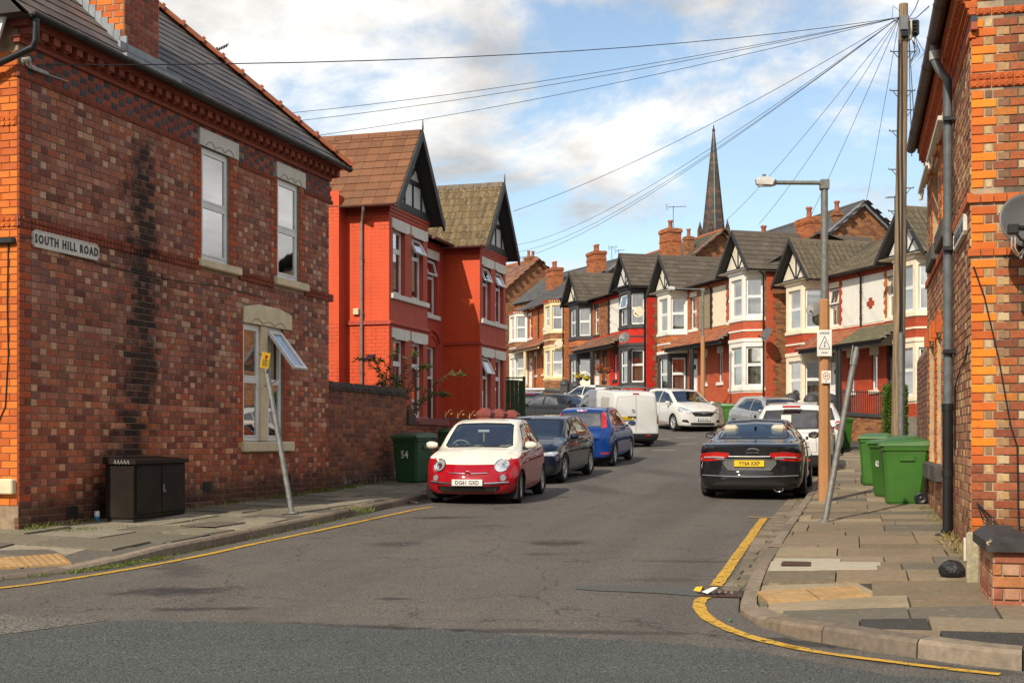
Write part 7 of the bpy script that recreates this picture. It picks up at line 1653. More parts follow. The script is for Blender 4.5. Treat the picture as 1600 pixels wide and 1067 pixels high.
for i in range(9000):
 a = R.random(); x = R.uniform(-.25, .3); y = R.uniform(-.3, 2.2); z = R.uniform(.1, 1.85); f = R.random()
 if f < .35: x = R.choice((-.27, .3)) + R.uniform(-.05, .05)
 elif f < .75: y = -.32 + R.uniform(-.06, .05)
 elif f < .95: z = 1.85 + R.uniform(-.08, .06)
 b = .05 * sin(z * 5 + x * 7) ; leaf(mb, (x, y + b, z), (R.uniform(-1, 1), R.uniform(-1, .6), R.uniform(-.3, 1)), .075, .025)
mb.build('foliage', LF1, hg); mb = MB(); mb.cbox(-.2, .22, -.2, 2.1, .05, 1.75, .1); mb.build('inner_core', plain('hedge_inside', (.02, .025, .008), .95), hg)  # solid dark box fills the inside of the hedge
STEM = plain('woody_stem', (.12, .08, .045), .9, var=.2)
bd = empty('buddleia', (-2.75, 28.7, 1.62), 0, 'straggly buddleia with purple flowers growing over the garden wall', 'shrub')
sm = MB(); lm = MB(); fm = MB(); PUR = plain('purple_flower', (.22, .1, .42), .8, var=.2)
for i in range(15):
 x0, y0 = R.uniform(-.2, .5), R.uniform(-.1, .3); tx = R.choice((R.uniform(-1.15, -.3), R.uniform(-.2, .9), R.uniform(.4, 1.25))); tz = R.uniform(1.25, 2.25) - abs(tx) * .25
 pts = [(x0, y0, .2), (x0 + tx * .3, y0 - .1, tz * .72), (x0 + tx * .75, y0 - .25, tz * .98), (x0 + tx, y0 - .3, tz * .97)]
 sm.tube(pts, [.014, .011, .008, .004], 5)
 for k in range(44):
  t = R.uniform(.35, 1); q = Vector(pts[0]).lerp(Vector(pts[1]), t * 2) if t < .5 else Vector(pts[1]).lerp(Vector(pts[2]), (t - .5) * 4) if t < .75 else Vector(pts[2]).lerp(Vector(pts[3]), (t - .75) * 4)
  leaf(lm, q, (R.uniform(-1, 1) + tx * .4, R.uniform(-1, 1), R.uniform(-.7, .6)), R.uniform(.09, .17), R.uniform(.014, .024))
 if i % 5 == 0:
  q = Vector(pts[3]); fm.tube([q, q + Vector((.05, 0, .05)), q + Vector((.12, 0, .06))], [.025, .02, .004], 6)
sm.build('stem', STEM, bd); tag(lm.build('leaf', LF2, bd), kind='stuff'); tag(fm.build('flower', PUR, bd), kind='stuff')
wd = MB(); dg2 = MB(); ms_ = MB()
def tuft(mb, p, n, h, spread=.06):
 for _ in range(n): leaf(mb, (p[0] + R.gauss(0, spread), p[1] + R.gauss(0, spread), p[2]), (R.uniform(-.8, .8), R.uniform(-.8, .8), R.uniform(.3, 1.2)), R.uniform(.4, 1) * h, h * .09)
for i in range(120):
 s_ = R.choice((R.uniform(.1, 1.4), R.uniform(5.5, 12.3), R.uniform(3, 12.3), R.uniform(6.5, 9))); q = LF.at(s_, R.uniform(.02, .12)); tuft(R.choice((wd, wd, dg2)), (q[0], q[1], zpL(q[0], q[1]) - .01), R.randint(5, 22), R.uniform(.04, .13))
kl = resample(KL, .1)
for i in range(90):
 q = R.choice([p for p in kl if 11.5 < p.y < 20 and p.x > -7]); tuft(wd, (q.x + R.uniform(0, .06), q.y, zg(q.y)), R.randint(4, 16), R.uniform(.02, .07), .05)
for (s_, o_, n, h) in ((.5, .6, 60, .05), (.9, .9, 40, .04), (1.3, 1.35, 30, .04), (.2, .5, 50, .05), (4.9, 2.05, 30, .06), (4.3, 2.5, 40, .12), (4.45, 1.9, 20, .05), (2.9, .95, 40, .03)):
 q = LF.at(s_, o_); tuft(wd, (q[0], q[1], zpL(q[0], q[1])), n, h, .09)
for i in range(150):
 s_, q_ = R.uniform(-.5, 12), R.uniform(.05, 2.1); q = LF.at(s_, q_)
 if side_of(q[:2], KL) > .25: tuft(wd, (q[0], q[1], zpL(q[0], q[1]) - .01), R.randint(4, 14), R.uniform(.012, .035), .05)
for i in range(46):
 t_ = R.uniform(-.5, 6.6); q = RF.at(t_, -R.uniform(.02, .1)); tuft(dg2 if t_ < 1.6 else R.choice((wd, dg2)), (q[0], q[1], zpR(q[0], q[1])), R.randint(6, 20), R.uniform(.05, .16) if t_ < 1.6 else .05, .06)
kr = [p for p in resample(KR, .1) if 10 < p.y < 26 and p.x < 7]
for i in range(60):
 q = R.choice(kr); tuft(wd, (q.x + R.choice((-.02, .16, .17)), q.y, zp('R', (q.x + .2, q.y)) - .01), R.randint(3, 12), R.uniform(.02, .05), .03)
for i in range(60):
 t_, o_ = R.uniform(-3, 8), R.uniform(.3, 1.9); q = RF.at(t_, -o_)
 if side_of(q[:2], KR) < -.3: tuft(wd, (q[0], q[1], zpR(q[0], q[1]) - .005), R.randint(3, 10), R.uniform(.012, .03), .03)
o = wd.build('weeds', LF3); tag(o, 'green weeds and moss along the wall feet, kerbs and flag joints', None, None, 'stuff'); o = dg2.build('dry_grass', LF4); tag(o, 'dry straw coloured grass at the wall feet', None, None, 'stuff')
for i, p in enumerate(kl):
 if 12.6 < p.y < 13.9:
  for _ in range(40): leaf(ms_, (p.x + R.uniform(.0, .14), p.y + R.uniform(-.05, .05), zg(p.y) + R.uniform(0, .02)), (R.uniform(-1, 1), R.uniform(-1, 1), R.uniform(.2, 1)), .03, .008)
tag(ms_.build('moss', LF3), 'bright moss in the gutter at the left kerb', None, None, 'stuff')
REDF = plain('red_flower', (.55, .02, .03), .7, var=.3); YELF = plain('yellow_flower', (.7, .5, .05), .7, var=.3)
def basket(p, m, label, r=.2):
 o = empty('hanging_basket', p, 0, label, 'hanging basket', 'flower baskets by the black bays'); mb = MB(); mb.lathe([(.001, -r * .8), (r * .6, -r * .6), (r, 0), (.001, 0)], 14); mb.build('basket', plain('basket_brown', (.06, .04, .025), .9), o)
 l = MB(); f = MB()
 for i in range(160):
  a, b, c = R.gauss(0, r * .55), R.gauss(0, r * .55), abs(R.gauss(0, r * .4)); leaf(l if i % 2 else f, (a, b, c), (R.uniform(-1, 1), R.uniform(-1, 1), R.uniform(-.5, 1)), .1, .045)
 tag(l.build('foliage', LF1, o), kind='stuff'); tag(f.build('blossom', m, o), kind='stuff'); mb = MB(); mb.tube([(0, 0, 0), (0, 0, .5)], .01, 5); mb.build('chain', BLACKP, o)
basket(at(938, 578, 67.5), REDF, 'hanging basket of red flowers left of the bright red bay'); basket(at(949, 580, 67.2), REDF, 'hanging basket of red flowers against the bright red bay', .17); basket(at(905, 590, 71), YELF, 'hanging basket of yellow flowers beside the far black bay', .22); basket(at(917, 592, 70), YELF, 'smaller basket of yellow flowers under the brown porch', .15)
# ================================================================== VEHICLES
def paint(name, col, metal=0.0, rough=.4):
 s = NT(name); c = s.mix(s.rng(s.noise(1.4, 5, .6), .35, .7), col, tuple(x * .9 for x in col))
 z = s.n('SeparateXYZ', {0: s.obj()}).outputs[2]
 dust = s.math('MULTIPLY', s.rng(s.math('ADD', z, s.math('MULTIPLY', s.noise(5, 5, .6), .2)), .15, .5, .16, 0), 1)
 c = s.mix(dust, c, (.10, .085, .065)); return s.fin(c, s.math('ADD', rough, s.math('MULTIPLY', dust, .5)), metal, None, .5 if metal > .3 else .03, 1.0)
CARGLASS = glass_mat('car_glass', (.72, .8, .8), .2); CARGLASSD = glass_mat('tinted_car_glass', (.12, .13, .14), .12)
CHROME = plain('chrome', (.75, .75, .76), .12, 1, var=.05); ALLOY = plain('alloy_wheel', (.5, .5, .5), .35, .35, var=.15, dirt=.5, dirtcol=(.06, .05, .04), dscale=8); TYRE = plain('tyre_rubber', (.014, .014, .014), .85, var=.3, scale=12, bump=.2)
TRIM = plain('black_car_trim', (.012, .012, .012), .5, var=.15); GAP = plain('panel_gap', (.006, .006, .006), .9, var=0); REDL = plain('red_lamp', (.45, .012, .012), .15, var=.25, scale=20, coat=.8); CLEARL = plain('clear_lamp', (.6, .6, .62), .15, .6, var=.3, scale=9, coat=.9); AMBER = plain('amber_lamp', (.6, .22, .02), .2, var=.1)
PLW = plain('white_number_plate', (.75, .74, .7), .4, var=.05); PLY = plain('yellow_number_plate', (.78, .52, .02), .4, var=.05); PLT = plain('plate_black', (.015, .015, .015), .5, var=0); SEAT = plain('seat_fabric', (.05, .047, .045), .9, var=.2); SEATC = plain('cream_leather', (.5, .44, .33), .6, var=.1)
def pchip(xs, ys):
 n = len(xs); h = [xs[i + 1] - xs[i] for i in range(n - 1)]; d = [(ys[i + 1] - ys[i]) / h[i] for i in range(n - 1)]; m = [0] * n
 for i in range(1, n - 1): m[i] = 0 if d[i - 1] * d[i] <= 0 else 3 * (h[i - 1] + h[i]) / ((2 * h[i] + h[i - 1]) / d[i - 1] + (h[i] + 2 * h[i - 1]) / d[i])
 m[0] = d[0]; m[-1] = d[-1]
 def f(x):
  x = min(max(x, xs[0]), xs[-1]); i = 0
  while i < n - 2 and x > xs[i + 1]: i += 1
  t = (x - xs[i]) / h[i]; a, b = ys[i], ys[i + 1]
  return (2 * t ** 3 - 3 * t * t + 1) * a + (t ** 3 - 2 * t * t + t) * h[i] * m[i] + (-2 * t ** 3 + 3 * t * t) * b + (t ** 3 - t * t) * h[i] * m[i + 1]
 return f
def circ(cx, cz, r, n=20, sx=1, sz=1): return [(cx + r * sx * cos(2 * pi * k / n), cz + r * sz * sin(2 * pi * k / n)) for k in range(n)]
class Car:
 """half a body shell lofted along x (front = +x), cut into panels, then mirrored"""
 def __init__(s, keys, bow_f=.22, bow_r=.14, nose=None, tail=None, zone=.55):
  keys = sorted(keys); s.keys = keys; xs = [k[0] for k in keys]; s.fn = [pchip(xs, [k[i] for k in keys]) for i in range(1, 6)]
  s.xR, s.xF = xs[0], xs[-1]; s.hw = max(k[3] for k in keys); s.bow_f, s.bow_r, s.zone = bow_f, bow_r, zone
  s.nose = pchip(*zip(*nose)) if nose else (lambda z: 0); s.tail = pchip(*zip(*tail)) if tail else (lambda z: 0)
  X = [s.xR]; 
  while X[-1] < s.xF - 1e-6:
   x = X[-1]; sl = abs(s.fn[3](min(x + .03, s.xF)) - s.fn[3](x)) / .03
   X.append(min(s.xF, x + max(.018, .085 / math.hypot(1, sl))))
  X = [s.xR, s.xR + .012, s.xR + .035] + [x for x in X if s.xR + .05 < x < s.xF - .05] + [s.xF - .035, s.xF - .012, s.xF]
  bm = bmesh.new(); rings = []
  for x in X:
   e = min(x - s.xR, s.xF - x); inset = .045 if e < .005 else .02 if e < .02 else .005 if e < .04 else 0
   rings.append([bm.verts.new((x, y, z)) for (y, z) in s.ring(x, inset)])
  n = len(rings[0])
  for A, B in zip(rings[:-1], rings[1:]):
   for k in range(n - 1): s.quad(bm, A[k], A[k + 1], B[k + 1], B[k])
  for rg, sg in ((rings[0], -1), (rings[-1], 1)):
   zs = [v.co.z for v in rg]; c = Vector((rg[0].co.x, 0, (min(zs) + max(zs)) / 2)); prev = rg
   for f in (.8, .6, .4, .2):
    cur = [bm.verts.new(c + (v.co - c) * f) for v in rg]
    for k in range(n - 1): s.quad(bm, prev[k], prev[k + 1], cur[k + 1], cur[k])
    prev = cur
   cv = bm.verts.new(c)
   for k in range(n - 1):
    try: bm.faces.new((prev[k], prev[k + 1], cv))
    except ValueError: pass
  for v in bm.verts:
   x, y, z = v.co; yy = min(1, abs(y) / s.hw)
   for sg, lim, bow, prof in ((1, s.xF, s.bow_f, s.nose), (-1, s.xR, s.bow_r, s.tail)):
    d = abs(lim - x)
    if d < s.zone: t = 1 - d / s.zone; t = t * t * (3 - 2 * t); v.co.x -= sg * t * (bow * yy ** 2.6 + prof(z))
  bmesh.ops.remove_doubles(bm, verts=bm.verts[:], dist=.0008); bmesh.ops.recalc_face_normals(bm, faces=bm.faces[:])
  bm.faces.ensure_lookup_table()
  top = max(bm.faces, key=lambda f: f.calc_center_median().z)
  if top.normal.z < 0: bmesh.ops.reverse_faces(bm, faces=bm.faces[:])
  s.bm = bm; s.parts = []
 @staticmethod
 def quad(bm, a, b, c, d):
  vs = []
  for v in (a, b, c, d):
   if v not in vs: vs.append(v)
  if len(vs) >= 3:
   try: bm.faces.new(vs)
   except ValueError: pass
 def ring(s, x, inset=0):
  zb, zs, w, zt, wt = [f(x) for f in s.fn]; zs = min(zs, zt - .012); h = zs - zb; e = min(.06, (zt - zs) * .45)
  g0 = (.925 * w, zs + .006); g1 = (wt, zt - e); P = [(0, zb), (.4 * w, zb), (.78 * w, zb), (.93 * w, zb + .03), (.978 * w, zb + .11 * h + .03), (.995 * w, zb + .32 * h), (w, zb + .52 * h), (.994 * w, zb + .72 * h), (.978 * w, zb + .87 * h), (.958 * w, zs - .02), (.935 * w, zs)]
  for t in (.0, .25, .5, .75): 
   q = (g0[0] + (g1[0] - g0[0]) * t, g0[1] + (g1[1] - g0[1]) * t); b = .02 * sin(pi * t) * min(1, (zt - zs) / .4); P.append((q[0] + b, q[1]))
  P += [g1, (wt * .975, zt - e * .55), (wt * .92, zt - e * .24), (wt * .8, zt - e * .07), (wt * .55, zt + .004), (wt * .28, zt + .009), (0, zt + .011)]
  if inset:
   zc = (zb + zt) / 2; hh = (zt - zb) / 2; P = [(max(0, y - inset * (y / w)), zc + (z - zc) * (1 - inset / hh)) for y, z in P]
  return P
 def cut(s, poly, ax, filt, bm=None):
  """faces of the shell inside a convex outline given in side (xz), end (yz) or plan (xy) view"""
  bm = bm or s.bm; i, j = {'xz': (0, 2), 'yz': (1, 2), 'xy': (0, 1)}[ax]
  ar = sum(poly[k][0] * poly[(k + 1) % len(poly)][1] - poly[(k + 1) % len(poly)][0] * poly[k][1] for k in range(len(poly)))
  if ar < 0: poly = poly[::-1]
  u0, u1 = min(p[0] for p in poly), max(p[0] for p in poly); v0, v1 = min(p[1] for p in poly), max(p[1] for p in poly)
  cand = []
  for f in bm.faces:
   if not filt(f): continue
   us = [v.co[i] for v in f.verts]; vs = [v.co[j] for v in f.verts]
   if max(us) > u0 and min(us) < u1 and max(vs) > v0 and min(vs) < v1: cand.append(f)
  for k in range(len(poly)):
   a, b = poly[k], poly[(k + 1) % len(poly)]; 
   if math.hypot(a[0] - b[0], a[1] - b[1]) < 1e-5: continue
   co = Vector((0, 0, 0)); co[i], co[j] = a; no = Vector((0, 0, 0)); no[i], no[j] = b[1] - a[1], -(b[0] - a[0]); no.normalize()
   if not cand: return []
   geom = list(cand) + list({e for f in cand for e in f.edges}) + list({v for f in cand for v in f.verts})
   r = bmesh.ops.bisect_plane(bm, geom=geom, dist=1e-5, plane_co=co, plane_no=no)
   cand = [f for f in r['geom'] if isinstance(f, bmesh.types.BMFace) and f.is_valid and (f.calc_center_median() - co).dot(no) < 1e-6]
  return cand
 def take(s, faces, off=0.0):
  """lift faces out of the shell as (verts, faces)"""
  if not faces: return ([], [])
  for f in faces: f.normal_update()
  vs = list({v for f in faces for v in f.verts}); nm = {v: Vector() for v in vs}
  for f in faces:
   for v in f.verts: nm[v] += f.normal * f.calc_area()
  ix = {v: k for k, v in enumerate(vs)}; V = []
  for v in vs:
   n = nm[v].normalized(); c = v.co.copy()
   p = c + n * off
   if abs(c.y) < 1e-4: p.y = c.y
   V.append(p)
  F = [tuple(ix[v] for v in f.verts) for f in faces]
  bmesh.ops.delete(s.bm, geom=faces, context='FACES'); return (V, F)
 side = staticmethod(lambda f: f.normal.y > .25 and f.calc_center_median().y > .3)
 front = staticmethod(lambda f: f.normal.x > .12)
 rear = staticmethod(lambda f: f.normal.x < -.12)
 upf = staticmethod(lambda f: f.normal.z > .4)
 def part(s, name, data, m, mirror='both', mats=None, thick=0, smooth=True):
  if data[0]: s.parts.append((name, data, m, mirror, thick, smooth))
 def region(s, name, poly, ax, filt, m, off=.0, mirror='both', rim=None, thick=0):
  if mirror == 'both' and ax == 'yz': poly = [(-.3 if p[0] == 0 else p[0], p[1]) for p in poly]
  fs = s.cut(poly, ax, filt)
  if not fs: return
  if rim:
   cx, cy = sum(p[0] for p in poly) / len(poly), sum(p[1] for p in poly) / len(poly); q = []
   n = len(poly)
   ar = sum(poly[k][0] * poly[(k + 1) % n][1] - poly[(k + 1) % n][0] * poly[k][1] for k in range(n)); sg = 1 if ar > 0 else -1
   for k in range(n):
    a, b, c = Vector(poly[k - 1]), Vector(poly[k]), Vector(poly[(k + 1) % n]); d0 = (b - a).normalized(); d1 = (c - b).normalized(); n0 = Vector((-d0.y, d0.x)) * sg; n1 = Vector((-d1.y, d1.x)) * sg; bis = n0 + n1
    if bis.length < 1e-4: bis = n0
    bis = bis.normalized() / max(.35, bis.normalized().dot(n0)); q.append(tuple(b + bis * rim[1]))
   keep = set(fs); inner = s.cut(q, ax, lambda f: f in keep)
   outer = [f for f in s.cut(poly, ax, filt) if f not in set(inner)]
   s.part(rim[2] if len(rim) > 2 else 'panel_gap', s.take(outer, rim[3] if len(rim) > 3 else 0), rim[0], mirror)
   fs = inner
  s.part(name, s.take(fs, off), m, mirror, thick=thick)
 def finish(s, o, body_m, body_name='body', two=None):
  def mesh(V, F, m, mir, name, smooth=True):
   b = bmesh.new()
   def add(sg):
    vs = [b.verts.new((v[0], v[1] * sg, v[2])) for v in V]
    for f in F:
     try: b.faces.new([vs[k] for k in (f if sg > 0 else f[::-1])])
     except ValueError: pass
   if mir == 'L': add(1)
   elif mir == 'R': add(-1)
   else: add(1); add(-1); bmesh.ops.remove_doubles(b, verts=b.verts[:], dist=.0006)
   for e in b.edges:
    if len(e.link_faces) == 2: e.smooth = e.calc_face_angle(0) < .6
   me = bpy.data.meshes.new(name); b.to_mesh(me); b.free()
   for q in (m if isinstance(m, (list, tuple)) else [m]): me.materials.append(q)
   me.polygons.foreach_set('use_smooth', [smooth] * len(me.polygons)); me.update(); return me
  V = [v.co.copy() for v in s.bm.verts]; s.bm.verts.index_update(); F = [tuple(v.index for v in f.verts) for f in s.bm.faces]
  body = inst(body_name, mesh(V, F, body_m, 'both', body_name), o)
  if two: body.data.materials.append(two)
  for name, (V, F), m, mir, thick, sm in s.parts:
   if mir == 'pair':
    for sd in 'LR': inst(name, mesh(V, F, m, sd, name, sm), o)
   else: inst(name, mesh(V, F, m, mir, name, sm), o)
  s.bm.free(); return body
def wheel(o, x, y, r, w, style=7, m=ALLOY, name='wheel', steer=0, twin=False):
 sg = 1 if y > 0 else -1; wo = empty(name, (x, y, r), steer, parent=o)
 M = Matrix.Rotation(rad(-90 * sg), 4, 'X'); ri = r * .66
 mb = MB(); mb.lathe([(ri, -w / 2 + .01), (r * .9, -w / 2), (r * .985, -w / 2 + .03), (r, -w * .2), (r, w * .2), (r * .985, w / 2 - .03), (r * .9, w / 2), (ri * 1.04, w / 2 - .006), (ri, w / 2 - .02), (ri * .96, w / 2 - .03)], 36, M); mb.build('tyre', TYRE, wo)
 mb = MB(); mb.lathe([(ri * 1.0, w / 2 - .018), (ri * .97, w / 2 - .012), (ri * .9, w / 2 - .03), (ri * .88, w / 2 - .09), (ri * .2, w / 2 - .1)], 32, M); mb.lathe([(ri * .26, w / 2 - .1), (ri * .26, w / 2 - .035), (ri * .2, w / 2 - .022), (.001, w / 2 - .02)], 16, M)
 for k in range(style):
  for tw in ((-.07, .07) if twin else (0,)):
   a = 2 * pi * k / style + tw; d = Vector((cos(a), sin(a), 0)); n = Vector((-sin(a), cos(a), 0)); ww = ri * (.42 / style + .035) * (.6 if twin else 1); z0, z1 = w / 2 - .034, w / 2 - .026
   q = [d * ri * .2 + n * ww * 1.2, d * ri * .2 - n * ww * 1.2, d * ri * .93 - n * ww, d * ri * .93 + n * ww]; top = [tuple(M @ (p + Vector((0, 0, z0 if i < 2 else z1)))) for i, p in enumerate(q)]; bot = [tuple(M @ (p + Vector((0, 0, z0 - .04)))) for p in q]
   mb.raw(top + bot, [(0, 1, 2, 3), (0, 4, 5, 1), (1, 5, 6, 2), (2, 6, 7, 3), (3, 7, 4, 0)])
 mb.build('rim', m, wo); mb = MB(); mb.lathe([(ri * .9, w / 2 - .085), (.001, w / 2 - .088)], 20, M); mb.build('brake_disc', GAP, wo)
def plate(o, x, z, text, front, yaw=0, w=.52, h=.112, y=0, tilt=0, bluet=False):
 M = T((x, y, z)) @ Matrix.Rotation(rad(90 if front else -90), 4, 'Z') @ Matrix.Rotation(rad(tilt), 4, 'X'); M = T((x, y, z)) @ (Matrix.Rotation(rad(90), 4, 'Z') if front else Matrix.Rotation(rad(-90), 4, 'Z')) @ Matrix.Rotation(rad(tilt), 4, 'X')
 mb = MB(); mb.cbox(-w / 2, w / 2, -.012, .01, -h / 2, h / 2, .004, M); p = mb.build('number_plate', PLW if front else PLY, o)
 t = text_mesh('registration', text, .098, PLT, p, M @ T((0.012 if bluet else 0, -.0135, -.002)) @ Matrix.Rotation(rad(90), 4, 'X'), .0015, 1.02, (.83, 1.0), .0018)
 if bluet: mb = MB(); mb.box(-w / 2 + .002, -w / 2 + .045, -.0135, -.0121, -h / 2 + .003, h / 2 - .003, M); mb.build('blue_band', plain('plate_blue', (.01, .12, .45), .4), p)
def mirror(o, x, y, z, m, s=1.0):
 for sg in (1, -1):
  mb = MB(); mb.lathe([(.001, -.1 * s), (.05 * s, -.09 * s), (.075 * s, -.03 * s), (.08 * s, .04 * s), (.055 * s, .09 * s), (.001, .1 * s)], 14, T((x, sg * (y + .1 * s), z)) @ Matrix.Rotation(rad(90), 4, 'X') @ Matrix.Diagonal((.75, .85, 1, 1))); c = mb.build('mirror', m, o)
  mb = MB(); mb.cbox(x - .03, x + .03, sg * y if sg < 0 else y - .05, (sg * y + .05) if sg < 0 else y + .05, z - .09, z - .03, .01); mb.build('stalk', TRIM, c)
  mb = MB(); mb.lathe([(.06 * s, .0), (.001, .001)], 14, T((x - .066 * s, sg * (y + .1 * s), z)) @ Matrix.Rotation(rad(-90), 4, 'Y') @ Matrix.Diagonal((.8, 1.2, 1, 1))); mb.build('mirror_glass', CHROME, c)
def cabin(o, x0, x1, z, hw, seatm=SEAT, rows=((.1,), (-.75,)), wheelx=.55, H=1.2, rhd=True, dash=None):
 """floor, dashboard, seats and steering wheel behind the glass"""
 mb = MB(); mb.box(x0, x1, -hw * .93, hw * .93, .28, .34); mb.box(x0, x0 + .02, -hw * .8, hw * .8, .34, z); mb.build('cabin_floor', GAP, o)
 mb = MB(); mb.cbox(x1 - .35, x1, -hw * .86, hw * .86, .5, z + .0, .06); db = mb.build('dashboard', dash or TRIM, o)
 for r in rows:
  for sg in (-1, 1):
   x = r[0]; y = sg * hw * .46; mb = MB(); mb.cbox(x - .1, x + .42, y - .24, y + .24, .4, .56, .06); M = T((x - .12, y, .5)) @ Matrix.Rotation(rad(-14), 4, 'Y'); mb.cbox(-.08, .08, -.23, .23, 0, H - .76, .06, M); mb.cbox(-.05, .06, -.13, .13, H - .73, H - .53, .045, M); mb.build('seat', seatm, o)
 y = -hw * .46 if rhd else hw * .46
 Mw = T((wheelx, y, z + .03)) @ Matrix.Rotation(rad(-62), 4, 'Y'); mb = MB(); mb.tube([tuple(Mw @ Vector((.17 * cos(2 * pi * k / 20), .17 * sin(2 * pi * k / 20), 0))) for k in range(21)], .017, 6)
 for a in (0, 2.3, -2.3): mb.tube([tuple(Mw @ Vector((0, 0, -.01))), tuple(Mw @ Vector((-.16 * cos(a), .16 * sin(a), 0)))], .014, 5)
 mb.build('steering_wheel', TRIM if seatm is SEAT else seatm, o)
def strip(o, name, pts, r, m, n=6): mb = MB(); mb.tube(pts, r, n); return mb.build(name, m, o)
def badge(o, x, y, z, r, m, front=True, name='badge'):
 mb = MB(); mb.lathe([(r, 0), (r * .96, .01), (r * .8, .012), (r * .75, .006), (.001, .007)], 20, T((x, y, z)) @ Matrix.Rotation(rad(90 if front else -90), 4, 'Y')); return mb.build(name, m, o)
def place(o, fx, fy, yaw, pitch=None):
 """centre of the car on the road; yaw is the heading, clockwise from +Y; the car stands on the slope"""
 a = rad(yaw); d = Vector((sin(a), cos(a))); z0 = zg(fy - d.y * 1.2); z1 = zg(fy + d.y * 1.2); sl = (z1 - z0) / 2.4
 o.rotation_euler = Matrix(((d.x, -d.y, 0), (d.y, d.x, 0), (0, 0, 1))).to_euler(); fwd = Vector((d.x, d.y, sl)).normalized(); lf = Vector((-d.y, d.x, 0)); up = fwd.cross(lf)
 M = Matrix((fwd, lf, up)).transposed(); o.rotation_euler = M.to_euler(); o.location = (fx, fy, (z0 + z1) / 2)
def keys(L, W, H, zb=.19, hood=(.70, .98), cowl=1.15, r0=1.95, r1=3.6, r1z=-.05, glass=None, boot=None, belt=(.88, .93, .95), rw=.70, tailz=.75, tw=.9, fw=.88, hoodw=.74):
 """distances along the car are measured back from the nose"""
 F = L / 2; h = W / 2; gx, gz = glass; K = [(F, zb + .03, hood[0] - .13, fw * h, hood[0] - .07, .6 * h), (F - .06, zb + .01, hood[0] - .05, (fw + .05) * h, hood[0] - .005, .68 * h), (F - .35, zb, hood[0] + .06, .975 * h, hood[0] + .1, hoodw * h), (F - cowl * .72, zb, belt[0] - .05, .995 * h, hood[1] - .05, (hoodw + .02) * h),
  (F - cowl, zb, belt[0], h, hood[1], (hoodw + .04) * h), (F - cowl - (r0 - cowl) * .5, zb, belt[0] + .012, h, (hood[1] + H - .045) / 2 + .01, (rw + .07) * h), (F - r0, zb, belt[1] - .01, h, H - .04, (rw + .015) * h), (F - r0 - .35, zb, belt[1], h, H - .006, rw * h), (F - (r0 + r1) / 2 - .15, zb, belt[1] + .005, h, H, rw * h), (F - r1, zb, belt[2], .985 * h, H + r1z, (rw - .03) * h)]
 if boot:
  K += [(F - (r1 + gx) / 2, zb, belt[2] + .005, .985 * h, (H + r1z + gz) / 2 + .02, (rw) * h), (F - gx, zb, belt[2] - .0, .975 * h, gz, .74 * h), (F - L + .12, zb, belt[2] - .03, .95 * h, boot, .76 * h), (F - L + .04, zb + .02, boot - .09, (tw + .03) * h, boot - .03, .7 * h), (F - L, zb + .04, tailz, tw * h, tailz + .06, .6 * h)]
 else:
  K += [(F - (r1 + gx) / 2, zb, belt[2], .975 * h, (H + r1z + gz) / 2 + .05, (rw - .02) * h), (F - gx, zb + .02, belt[2] - .04, (tw + .045) * h, gz, .72 * h), (F - L + .03, zb + .03, tailz + .04, (tw + .02) * h, tailz + .1, .7 * h), (F - L, zb + .05, tailz - .03, tw * h, tailz + .03, .66 * h)]
 K = sorted(K); out = [K[0]]
 for k in K[1:]:
  if k[0] - out[-1][0] > .012: out.append(k)
 return out
def arches(c, xs, r, wr=.0):
 for x in xs:
  poly = [(x + r * cos(a), .0 + r_ + r * sin(a)) for r_ in (r * .86,) for a in [pi * k / 14 for k in range(15)]] + [(x - r, -.2), (x + r, -.2)]
  fs = c.cut(poly, 'xz', lambda f: f.calc_center_median().y > .45 * c.hw); c.part('wheel_arch_lip', ([], []), TRIM)
  V, F = c.take(fs)
  n = 14; pts = [(x + r * cos(pi * k / n), r * .86 + r * sin(pi * k / n)) for k in range(n + 1)]; pts = [(x + r, .1)] + pts + [(x - r, .1)]; y0, y1 = c.hw * .5, c.hw * .97
  LV = [(p[0], y0, p[1]) for p in pts] + [(p[0], y1, p[1]) for p in pts]; m = len(pts); LFc = [(k, k + 1, k + 1 + m, k + m) for k in range(m - 1)] + [tuple(range(m))]; c.part('wheel_arch_liner', ([Vector(v) for v in LV], LFc), GAP, 'pair')
CARS = {}
WH = paint('white_car_paint', (.62, .61, .58)); BLK = paint('black_car_paint', (.012, .012, .014)); 
